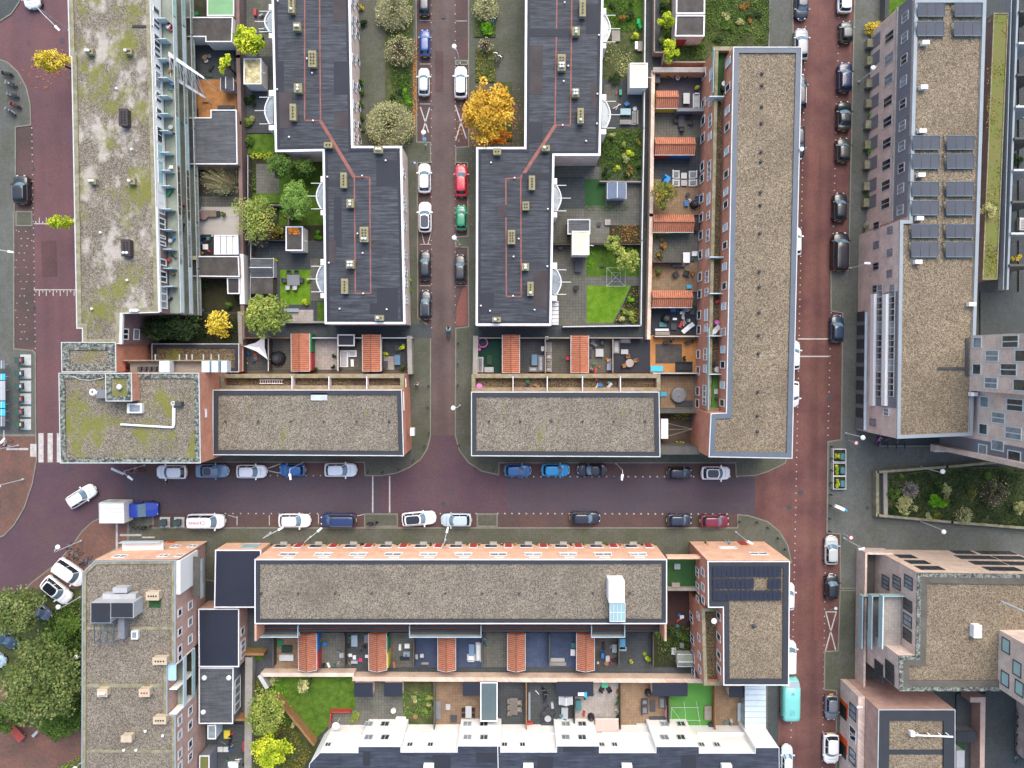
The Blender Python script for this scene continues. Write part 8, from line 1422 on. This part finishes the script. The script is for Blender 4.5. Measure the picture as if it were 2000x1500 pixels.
for k, (x, y, w_, h_, mt, lb) in enumerate(((1389, 596, 8, 26, m_whiteblue, 'pale folded tarpaulin'), (1401, 630, 9, 9, m_pink, 'pale round cushion'), (1391, 708, 10, 12, m_dkgrey, 'dark crate below the terrace divider'), (1401, 722, 10, 11, m_coping, 'beige round pouffe'), (1400, 765, 9, 9, m_coping, 'pale box on the strip of artificial lawn'), (1408, 745, 8, 14, m_dkgrey, 'dark stool on the strip of artificial lawn'))): 
    c = P(x, y, 6.5); m = MB(); m.disc(c, w_/28, 6.1, 6.5, n=14, sy=h_/w_) if 'round' in lb else m.box(c.x-w_/28, c.y-h_/28, 6.1, c.x+w_/28, c.y+h_/28, 6.4); solo(m, 'terrace_item', mt, lb+' on the roof terrace of the long block', 'box', (c.x, c.y, 6.1))
tbl(1398, 166, 10, 10, m_lamp, 'round white table on the roof terrace lawn', 6.8, round_=True) if False else None
c = P(1415, 163, 6.8); m = MB(); m.disc(c, .35, 6.75, 6.8, n=16); m.bar((c.x, c.y, 6.15), (c.x, c.y, 6.75), .05); solo(m, 'round_table', m_lamp, 'round white table on the roof terrace lawn', 'table', (c.x, c.y, 6.15)); barbecue_z = P(1415, 172, 6.8); m = MB(); m.disc(barbecue_z, .42, 6.15, 6.7, n=12, r1=.36); m.ball((barbecue_z.x, barbecue_z.y, 6.7), .34, sz=.4); solo(m, 'covered_barbecue', m_black, 'black covered barbecue on the roof terrace lawn', 'barbecue', (barbecue_z.x, barbecue_z.y, 6.15))
for x, y, lb in ((1305, 668, 'left'), (1347, 668, 'right')): bike(x, y, 15, '%s dark motor scooter on the sandy patio' % lb, 'scooters on the sandy patio', m_black, True)
sofa(1320, 706, 1353, 726, m_black, 'black covered lounge set on the sandy patio', 't', m_black, 2); bin_(1283, 720, 24, 11, m_cyan, 'turquoise sandbox shell at the corner of the sandy patio', .4, name='sandbox', cat='sandbox'); pot(1336, 700, .35, 'dark shrub pot above the black lounge set', None, 'dark')
c = P(1326, 772, .8); t = thing('hot_tub', 'round grey covered hot tub on the brown patio', 'hot tub', (c.x, c.y, .15)); m = MB(); m.disc(c, 1.0, .15, .75, n=24); m.build('tub', m_dkgrey, t); m = MB(); m.disc(c, 1.05, .75, .82, n=24, r1=.9); m.build('cover', m_grey, t); m = MB(); m.ball((c.x, c.y, .85), .16, sz=.5); m.build('ornament', m_wood_gr, t); bin_(1336, 788, 34, 12, m_dkgrey, 'grey tarpaulin heap beside the hot tub', .4, name='tarpaulin', cat='tarpaulin')
flat(1291, 818, 1305, 857, 2.4, 'white ribbed canopy on the dark deck', m_lamp, m_wood_gr, None, 'canopy', 'canopy'); bin_(1358, 829, 10, 30, M((26, 120, 190), .5), 'bright blue swing bench on the dark deck', 1.2, name='swing_bench', cat='bench'); pot(1347, 869, .3, 'black pot at the end of the dark deck', None, 'dark', m_black)
m = MB(); [m.bar(P(1305, y, 2.2), P(1352, 838, 1.8), .02, n=4) for y in (827, 839, 852)]; solo(m, 'washing_line', m_ltgrey, 'three washing lines over the dark deck', 'washing line', P(1330, 839, .15))
for k, (x, y, w_, h_, mt, lb) in enumerate(((1296, 752+18, 1, 1, m_aqua, 'tiny aqua tub'),)): bin_(x, y, 12, 8, mt, 'aqua tub on the brown patio of the hot tub', .4)
# east lawn garden
tbl(1130, 519, 14, 24, m_dkgrey, 'dark barbecue table below the white store', .8); c = P(1203, 541, 1.9)
t = thing('rotary_dryer', 'rotary washing line with thin white frame over the east lawn', 'rotary dryer', (c.x, c.y, .15)); m = MB(); m.bar((c.x, c.y, .15), (c.x, c.y, 1.8), .03); m.build('pole', m_ltgrey, t); m = MB(); A_ = [(c.x+dx*1.25, c.y+dy*1.25, 1.95) for dx, dy in ((-1, -1), (1, -1), (1, 1), (-1, 1))]
for k in range(4): m.bar((c.x, c.y, 1.5), A_[k], .022, n=4); m.bar(A_[k], A_[(k+1) % 4], .02, n=4); m.bar([(a+b_)/2 for a, b_ in zip((c.x, c.y, 1.7), A_[k])], [(a+b_)/2 for a, b_ in zip((c.x, c.y, 1.7), A_[(k+1) % 4])], .015, n=4)
m.build('frame', m_coping, t)
chair(1125, 562, 90, m_black, 'black chair with cushion on the paving of the east garden', None, 1.2); bin_(1187, 434, 11, 11, m_tile_lt, 'square stone planter on the east paving', .5, name='planter', cat='planter'); bin_(1170, 438, 7, 8, m_dkgrey, 'dark stool on the east paving', .45, name='stool', cat='stool'); c = P(1095, 482, .9); m = MB(); m.disc(c, .36, .15, .9, n=14); solo(m, 'rain_barrel', m_dkgrey, 'dark round rain barrel by the east garden fence', 'barrel', (c.x, c.y, .15)); c = P(1176, 520, .5); m = MB(); m.box(c.x-.3, c.y-.12, .2, c.x+.3, c.y+.12, .5); m.bar((c.x, c.y, .3), (c.x+.4, c.y+.7, .9), .03); solo(m, 'lawn_mower', m_dkgrey, 'small mower on the east lawn', 'mower', (c.x, c.y, .15))
tbl(1222, 218, 20, 12, M((150, 182, 192), .4), 'glass-topped pale blue table in the paved garden', .7); sofa(1235, 216, 1246, 243, m_wood_gr, 'grey timber bench, right wing in the paved garden', 'r', m_grey, 2); sofa(1211, 233, 1234, 243, m_wood_gr, 'grey timber bench, lower wing in the paved garden', 'b', m_grey, 2); c = P(1240, 212, .6); m = MB(); m.torus((c.x, c.y, .5), .24, .05); m.disc(c, .2, .15, .45, n=12); solo(m, 'fire_bowl', m_coping, 'white-rimmed fire bowl in the paved garden', 'fire bowl', (c.x, c.y, .15)); c = P(1212, 180, .5); bin_(1212, 180, 5, 10, M((30, 160, 130), .5), 'small turquoise toy slide below the white store', .6, name='toy_slide', cat='toy'); m = MB(); m.path([P(1247, 38, .4), P(1247, 48, .5), P(1252, 55, .4)], .28, n=8); solo(m, 'garden_hose', M((30, 170, 90), .5), 'bright green curled hose at the hedge of the top east garden', 'hose', P(1247, 48, .15)); tbl(1250, 90, 10, 18, m_wood_gr, 'grey timber table by the east alley hedge', .7); bin_(1243, 88, 5, 14, m_lamp, 'white box on the ground by the hedge table', .8); bin_(1203, 70, 16, 20, m_wood_gr, 'grey timber platform by the bay of the east terrace', .5)
# west gardens things
tbl(397, 420, 18, 16, M((128, 112, 106), .7), 'round taupe table on the timber deck', .74, round_=True); bin_(411, 417, 22, 12, M((130, 112, 100), .8), 'brown covered seat on the timber deck', .7, name='covered_sofa', cat='sofa'); bin_(424, 417, 10, 10, m_black, 'black crate on the timber deck', .6); bin_(384, 463, 13, 8, m_blue, 'bright blue storage box below the timber deck', .7); bin_(403, 461, 18, 6, m_black, 'black bench below the timber deck', .5); bin_(371, 474, 13, 12, M((226, 220, 190), .7), 'cream cushion box on the black yard', .7); bin_(382, 476, 10, 10, m_grey, 'grey crate on the black yard', .6); bin_(401, 482, 10, 10, m_lamp, 'white square hatch on the black yard', .3, name='hatch', cat='hatch'); bin_(378, 504, 9, 6, M((226, 220, 170), .7), 'cream box on the brown flat roof', 3.3); pot(395, 494, .3, 'terracotta pot on the black yard', None, 'rust'); bin_(376, 217, 15, 15, M((24, 40, 40), .6), 'dark green compost box in the sandy yard', .9); sofa(424, 205, 456, 213, m_dkgrey, 'dark bench along the sandy yard', 'b', m_dkgrey, 3, 'bench'); bin_(401, 196, 12, 7, m_wood, 'small brown table in the sandy yard', .4); pot(437, 418, .4, 'green shrub pot at the end of the timber deck', None, 'green'); bin_(436, 371, 23, 12, M((110, 150, 140), .7), 'teal-grey cold frame under the sparse tree', .6); m = MB(); m.disc(P(383, 26, .5), .28, .15, .5, n=12); solo(m, 'tub', m_green, 'green tub at the top west garden', 'tub', P(383, 26, .15))
for k in range(9): x, y = 372+rnd.uniform(-4, 14), 560+rnd.uniform(-8, 45); bin_(x, y, 6, 6, [m_dkgrey, m_black, m_brick, m_grey][k % 4], 'piece of garden clutter along the house side of the dark yard', .5, 'clutter of the dark yard', 'crate', 'crate')
# white pergola frames on the west block
pg = thing('pergola', 'white steel lattice frame leaning from the west block gallery over the sandy yard', 'pergola', P(360, 160, 3)); m = MB(); n = 7
for k in range(n):
    a = P(331+k*9, 108+k*6.5, 9-k*.45); b_ = P(333+k*11, 150+k*6.5, 8.2-k*.9); m.bar(a, b_, .05); 
    if k < n-1: m.bar(a, P(333+(k+1)*11, 150+(k+1)*6.5, 8.2-(k+1)*.9), .035)
m.build('lattice', m_white, pg)
for (x0, y0, x1, y1, z0_, z1_) in ((329, 105, 398, 152, 9, 6), (333, 147, 400, 190, 8.2, 2.6)):
    a, b_ = P(x0, y0, z0_), P(x1, y1, z1_); m = MB(); s_ = Vector((0, .28, 0)); m.quad(a-s_, b_-s_*.5, b_+s_*.5, a+s_); m.quad(*[p-Vector((0, 0, .12)) for p in (a+s_, b_+s_*.5, b_-s_*.5, a-s_)]); m.quad(a-s_, a-s_-Vector((0, 0, .12)), b_-s_*.5-Vector((0, 0, .12)), b_-s_*.5); m.build('beam', m_white, pg)
for x, y, z in ((398, 152, 5.9), (400, 190, 2.5)): p = P(x, y, z); m = MB(); m.bar((p.x, p.y, .1), p, .05); m.build('post', m_white, pg)
# south patios
bin_(547, 1257, 10, 14, m_green, 'bright green toy on the first south patio', .5, name='toy', cat='toy'); bin_(560, 1268, 20, 14, M((26, 56, 46), .7), 'dark green box on the first south patio', .6); bin_(559, 1285, 28, 12, m_coping, 'pale covered lounge set on the first south patio', .6, name='covered_sofa', cat='sofa'); pot(627, 1248, .3, 'green pot plant at the blue side of the first tiled shed', None, 'green', m_orange); bin_(667, 1280, 9, 10, m_ltgrey, 'pale pile at the divider of the second patio', .5); bin_(692, 1252, 12, 22, M((150, 170, 180), .6), 'grey-blue covered barbecue on the clutter patio', .9); bin_(716, 1248, 9, 16, m_grey, 'grey locker beside the second tiled shed', 1.0)
for k, (x, y, w_, h_, mt) in enumerate(((684, 1280, 7, 6, m_lamp), (692, 1284, 6, 8, m_lamp), (704, 1289, 7, 7, M((210, 70, 110), .6)), (680, 1262, 8, 8, m_black), (716, 1282, 6, 6, m_lamp), (698, 1274, 8, 6, m_dkgrey))): bin_(x, y, w_, h_, mt, ['white box beside the bicycle pile', 'white sack', 'pink crate', 'black tub', 'small white bucket', 'dark crate'][k]+' on the clutter patio', .45)
for k, (x, y, w_, h_, mt, lb) in enumerate(((795, 1262, 10, 9, m_lamp, 'white cool box'), (794, 1278, 13, 10, m_metal_blue, 'blue-grey cushion box'), (790, 1286, 18, 7, m_black, 'black bench'), (813, 1283, 6, 9, m_ltgrey, 'round grey fan'), (824, 1281, 7, 7, m_coping, 'pale round grill'), (830, 1296, 14, 4, m_wood_gr, 'low wooden edge box'))): bin_(x, y, w_, h_, mt, lb+' on the third south patio', .5)
tbl(921, 1270, 11, 23, M((120, 150, 180), .5), 'blue table before the pale corner sofa', .6); sofa(929, 1256, 940, 1292, m_coping, 'pale corner sofa, right wing', 'r', m_lamp, 3); sofa(912, 1279, 928, 1292, m_coping, 'pale corner sofa, lower wing', 'b', m_lamp, 1); bike(951, 1248, 95, 'bicycle at the divider beside the pale sofa', None, m_aqua)
bin_(1089, 1289, 28, 7, stripes('checked_cushion', (20, 20, 24), (230, 230, 230), 2.2), 'black and white checked cushion bench', .5, name='bench', cat='bench'); bin_(1089, 1297, 34, 7, m_wood_gr, 'grey timber step below the checked bench', .35, name='step', cat='step'); bin_(1119, 1275, 9, 12, m_lamp, 'white laundry basket by the fifth tiled shed', .6); bin_(1120, 1261, 8, 10, m_teal, 'teal crate by the fifth tiled shed', .6)
for k, (x, y, w_, h_, mt, lb) in enumerate(((1200, 1267, 9, 16, m_metal_blue, 'steel-blue cupboard'), (1216, 1258, 11, 20, M((90, 160, 200), .5), 'light blue cabinet'), (1216, 1268, 16, 8, m_metal_blue, 'low blue chest'), (1187, 1287, 8, 11, m_ltgrey, 'grey covered chair'), (1177, 1281, 6, 10, m_blue, 'blue bag'), (1199, 1290, 12, 6, m_black, 'black crate'))): bin_(x, y, w_, h_, mt, lb+' near the red-brown patio', .7)
pot(1232, 1290, .35, 'yellow-green plant in the dark narrow patio', None, 'lime'); bin_(1316, 1272, 9, 14, m_coping, 'pale bench in the ivy patio', .4); bin_(1332, 1261, 8, 10, m_grey, 'grey covered barbecue in the ivy patio', .8); bin_(1332, 1205, 8, 6, m_lamp, 'white box in the dark red courtyard', .5); bin_(1320, 1143, 15, 9, m_wood_gr, 'timber planter box on the link terrace', 4.2); bin_(1323, 1107, 11, 10, m_metal_blue, 'pale blue stool on the link terrace', 4.2)
# lower patios
bin_(855, 1387, 12, 36, m_grey, 'long grey bench along the wood-tiled patio', .5, name='bench', cat='bench'); bin_(875, 1381, 9, 11, m_ltgrey, 'light grey cube on the wood-tiled patio', .5); tbl(915, 1391, 12, 24, m_ltgrey, 'grey table on the wood-tiled patio', .72)
for x, y, a, lb in ((906, 1385, 0, 'upper left'), (906, 1396, 0, 'lower left'), (924, 1385, 180, 'upper right'), (924, 1396, 180, 'lower right')): chair(x, y, a, m_black, 'small black chair, %s of the grey table' % lb, 'black chairs of the grey table', .9)
bin_(886, 1404, 13, 15, m_dkgrey, 'tilted dark lounge chair on the wood-tiled patio', .4); bin_(783, 1408, 20, 14, m_lamp, 'white covered seats by the white houses', .7); c = P(768, 1389, .6); m = MB(); m.disc(c, .36, .15, .6, n=10); solo(m, 'kettle_grill', m_lamp, 'white round grill beside the narrow garden', 'grill', (c.x, c.y, .15)); c = P(656, 1418, 2.6); m = MB(); m.disc(c, .5, 2.5, 2.6, n=18); m.bar((c.x, c.y, .1), (c.x, c.y, 2.5), .03); solo(m, 'parasol', m_lamp, 'white round parasol at the left end of the white houses', 'parasol', (c.x, c.y, .1)); c = P(811, 1400, .5); m = MB(); m.disc(c, .35, .15, .5, n=12); solo(m, 'wicker_basket', m_wood, 'round wicker basket in the narrow garden', 'basket', (c.x, c.y, .15))
tbl(1003, 1380, 16, 34, M((110, 104, 98), .8), 'dark dining table on the patio right of the glass veranda', .74)
for x, y, a, lb in ((996, 1368, 0, 'upper left'), (996, 1380, 0, 'middle left'), (996, 1392, 0, 'lower left'), (1014, 1371, 180, 'upper right'), (1014, 1384, 180, 'lower right')): chair(x, y, a, m_wood_gr, 'wooden chair, %s of the dark dining table' % lb, 'chairs of the dark dining table', 1.1)
for x, y, a in ((1062, 1348, 100), (1066, 1356, 80)): bike(x, y, a, ('upper' if y < 1350 else 'lower')+' dark motorbike on the slate patio', 'motorbikes on the slate patio', m_black, True)
for x, y, a in ((1065, 1375, 120), (1079, 1392, 150), (1063, 1392, 30)): chair(x, y, a, m_dkgrey, {1065: 'upper', 1079: 'right', 1063: 'left'}[x]+' dark armchair round the small grey table', 'armchairs of the slate patio', 1.3)
tbl(1070, 1404, 13, 13, m_ltgrey, 'small round grey table on the slate patio', .5, round_=True); bin_(1103, 1397, 13, 30, m_ltgrey, 'long pale grey bench on the slate patio', .6, name='bench', cat='bench'); bin_(1069, 1418, 25, 14, m_dkgrey, 'grey woven box by the white houses', .6); bin_(1034, 1380, 4, 56, m_metal_blue, 'long pale-blue gutter box along the slate patio', .4)
tbl(1181, 1338, 12, 10, M((80, 190, 150), .5), 'small mint table on the white patio', .6)
for x, a in ((1175, 60), (1189, 120)): chair(x, 1345, a, m_black, ('left' if x < 1180 else 'right')+' black chair below the mint table', 'black chairs of the mint table', 1.2)
barbecue(1155, 1403, 7, 'black covered kettle grill on the white patio'); bin_(1130, 1378, 11, 20, m_teal, 'dark teal storage unit on the white patio', .9); bin_(1141, 1410, 14, 8, m_dkgrey, 'dark doormat box on the white patio', .3); bin_(1135, 1356, 12, 6, m_lamp, 'white box on the wide black shed roof', 2.6); bin_(1144, 1357, 5, 10, m_aqua, 'blue ladder end at the wide black shed', 2.6)
for k, (x, y, c_) in enumerate(((1207, 1348, 'rust'), (1207, 1362, 'green'), (1205, 1372, 'green'), (1205, 1386, 'grey'), (1207, 1398, 'dark'), (1203, 1407, 'green'))): pot(x, y, .28, ['purple-pink pot plant, topmost of the row', 'green pot plant, second of the row', 'turquoise pot plant, third of the row', 'pale pot plant, fourth of the row', 'dark pot plant, fifth of the row', 'leafy pot plant, lowest of the row'][k]+' at the right of the white patio', None, c_, M((150, 40, 90), .6) if k == 0 else m_teal if k == 2 else m_ltgrey)
t = thing('striped_awning', 'red and white striped awning below the white patio', 'awning', P(1186, 1415, 2.2)); a, b_, c, d = P(1163, 1404, 2.0), P(1208, 1404, 2.0), P(1208, 1429, 2.7), P(1163, 1429, 2.7); m = MB(); m.quad(d, c, b_, a); m.quad(*[p-Vector((0, 0, .04)) for p in (a, b_, c, d)]); m.build('fabric', m_stripe_red, t); m = MB(); m.bar(a, b_, .04); m.build('bar', m_lamp, t)
tbl(1275, 1380, 10, 22, m_dkgrey, 'dark glass table on the beige patio', .6); sofa(1287, 1362, 1300, 1385, m_conc_dk, 'brown-grey sofa right of the dark glass table', 'r', m_grey, 2); sofa(1253, 1366, 1266, 1378, m_dkgrey, 'dark armchair, upper left of the beige patio', 'l', m_grey, 1, 'armchair'); sofa(1253, 1380, 1266, 1396, m_dkgrey, 'dark armchair, lower left of the beige patio', 'l', m_grey, 1, 'armchair'); bin_(1284, 1406, 32, 12, m_dkgrey, 'long dark bench below the glass table', .5); bin_(1253, 1419, 20, 12, m_coping, 'pale round-cornered tub seat by the white houses', .5); barbecue(1267, 1355, 7, 'dark covered barbecue by the wide black shed'); bin_(1302, 1390, 5, 26, M((210, 160, 180), .6), 'pink surfboard leaning at the fence', .4)
t = thing('goal_net', 'white rope sports net lying on the artificial lawn', 'net', P(1340, 1395, .3)); m = MB()
for a, b_ in (((1311, 1382), (1365, 1382)), ((1311, 1407), (1369, 1407)), ((1336, 1370), (1340, 1412)), ((1360, 1370), (1368, 1418)), ((1311, 1382), (1311, 1412)), ((1311, 1382), (1332, 1410)), ((1332, 1406), (1327, 1414))): m.bar(P(*a, .3), P(*b_, .3), .035, n=4)
m.build('rope', m_coping, t); bin_(1383, 1393, 14, 28, m_wood_gr, 'grey-brown timber bench on the artificial lawn', .6, name='bench', cat='bench'); bin_(1389, 1420, 9, 14, m_dkgrey, 'dark covered grill at the corner of the artificial lawn', .8); bin_(1358, 1421, 14, 7, m_lamp, 'small white bench by the artificial lawn', .4); bin_(1444, 1391, 6, 36, m_whiteblue, 'pale blue board leaning by the ribbed veranda', .5)
# front gardens of the peach row
for k in range(12):
    x = 540+k*68.3
    if 1290 < x < 1330: continue
    nm_ = ['first', 'second', 'third', 'fourth', 'fifth', 'sixth', 'seventh', 'eighth', 'ninth', 'tenth', 'eleventh', 'twelfth'][k]
    if k < 11: bin_(x+14, 1062, 14, 8, m_tile_lt, 'beige door-side bench, %s from the left before the peach row' % nm_, .5, 'benches before the peach row', 'bench', 'bench')
    pot(x+30, 1063, .28, 'small door plant left of the %s red door' % nm_, 'door plants of the peach row', 'green' if k % 2 else 'dark'); pot(x+55, 1063, .28, 'small door plant right of the %s red door' % nm_, 'door plants of the peach row', 'green' if k % 3 else 'rust')
bin_(331, 1064, 17, 8, m_orange, 'bright orange box before the lower left block', 1.1); t = thing('bench', 'long grey planter bench before the lower left block', 'bench', P(294, 1060, .12)); m = MB(); m.rbox(266, 1057, 320, 1063, .12, .6, zr=.6); m.build('bench', m_conc_dk, t); m = MB(); m.rbox(279, 1058.5, 318, 1061.5, .6, .63, zr=.63); m.build('planting', m_grass, t)
# yard bottom left / right
bin_(31, 1428, 16, 46, M((168, 76, 62), .8), 'long red-brown container in the brown yard', 1.2) if False else None
c = P(31, 1430, .8); t = thing('bench', 'red-brown table tennis slab in the brown yard at the bottom left', 'table', (c.x, c.y, .15), None, R(-48)); m = MB(); m.box(-1.4, -.6, .7, 1.4, .6, .8); m.build('top', M((170, 78, 66), .8), t, local=True); m = MB(); m.box(-1.1, -.4, 0, -.9, .4, .7); m.box(.9, -.4, 0, 1.1, .4, .7); m.build('leg', m_conc, t, local=True)
c = P(68, 1434, .5); m = MB(); m.box(-.5, -.2, 0, .5, .2, .4); m.tf((c.x, c.y, .13), R(45)); solo(m, 'bench', m_ltgrey, 'short pale bench beside the red-brown slab', 'bench', (c.x, c.y, .13))
bin_(443, 1435, 12, 16, m_yel, 'yellow covered object in the dark yard at the bottom left', .7, name='covered_bicycle', cat='bicycle'); bike(452, 1440, 80, 'black motorbike in the dark yard at the bottom left', None, m_black, True); bike(458, 1455, 40, 'silver bicycle in the dark yard at the bottom left', None, m_ltgrey)
for k, (x, y) in enumerate(((430, 1464), (441, 1464))): bin_(x, y, 10, 10, m_coping, ['left', 'right'][k]+' wicker cube in the dark yard at the bottom left', .5, 'wicker cubes'); 
bin_(455, 1495, 20, 12, m_lamp, 'white table set at the bottom edge of the dark yard', .7); bin_(477, 1458, 6, 20, m_red, 'red kayak end at the wall of the dark yard', .5); lb_ = lowb('greenhouse', 'glass lean-to beside the dark yard at the bottom left', [(405, 1416), (422, 1416), (422, 1444), (405, 1444)], 2.8, m_whiteblue, m_glass_lt, cat='greenhouse'); lb2 = lowb('flat_roofed_annex', 'small white-rimmed roof with grass at the bottom left', [(389, 1476), (409, 1476), (409, 1560), (388, 1560)], 3.2, m_greyclad, m_grassroof)
flat(1868, 1428, 1906, 1450, 2.2, 'dark slate shed in the yard at the bottom right', m_edge, m_greyclad); flat(1868, 1466, 1884, 1500, 2.2, 'pale metal shed in the yard at the bottom right', m_ltgrey, m_ltgrey); c = P(1883, 1376, .2); m = MB(); m.torus((c.x, c.y, .2), .4, .04); solo(m, 'hose_coil', m_ltgrey, 'coiled pale hose in the yard at the bottom right', 'hose', (c.x, c.y, .14))
for k in range(6): bike(1984-k*.6, 1392+k*17, 95, 'bicycle in the row along the glazed wing at the right edge', 'bicycles along the glazed wing', [m_black, m_dkgrey, m_metal_blue][k % 3])
for (x, y, lb, mt) in ((1993, 215, 'pale sofa on the terrace at the far right edge, upper', m_coping), (1996, 435, 'pale cushioned chairs on the terrace at the far right edge, lower', m_coping)): sofa(x-6, y-10, x+12, y+14, mt, lb, 'l', m_tile_lt, 3)
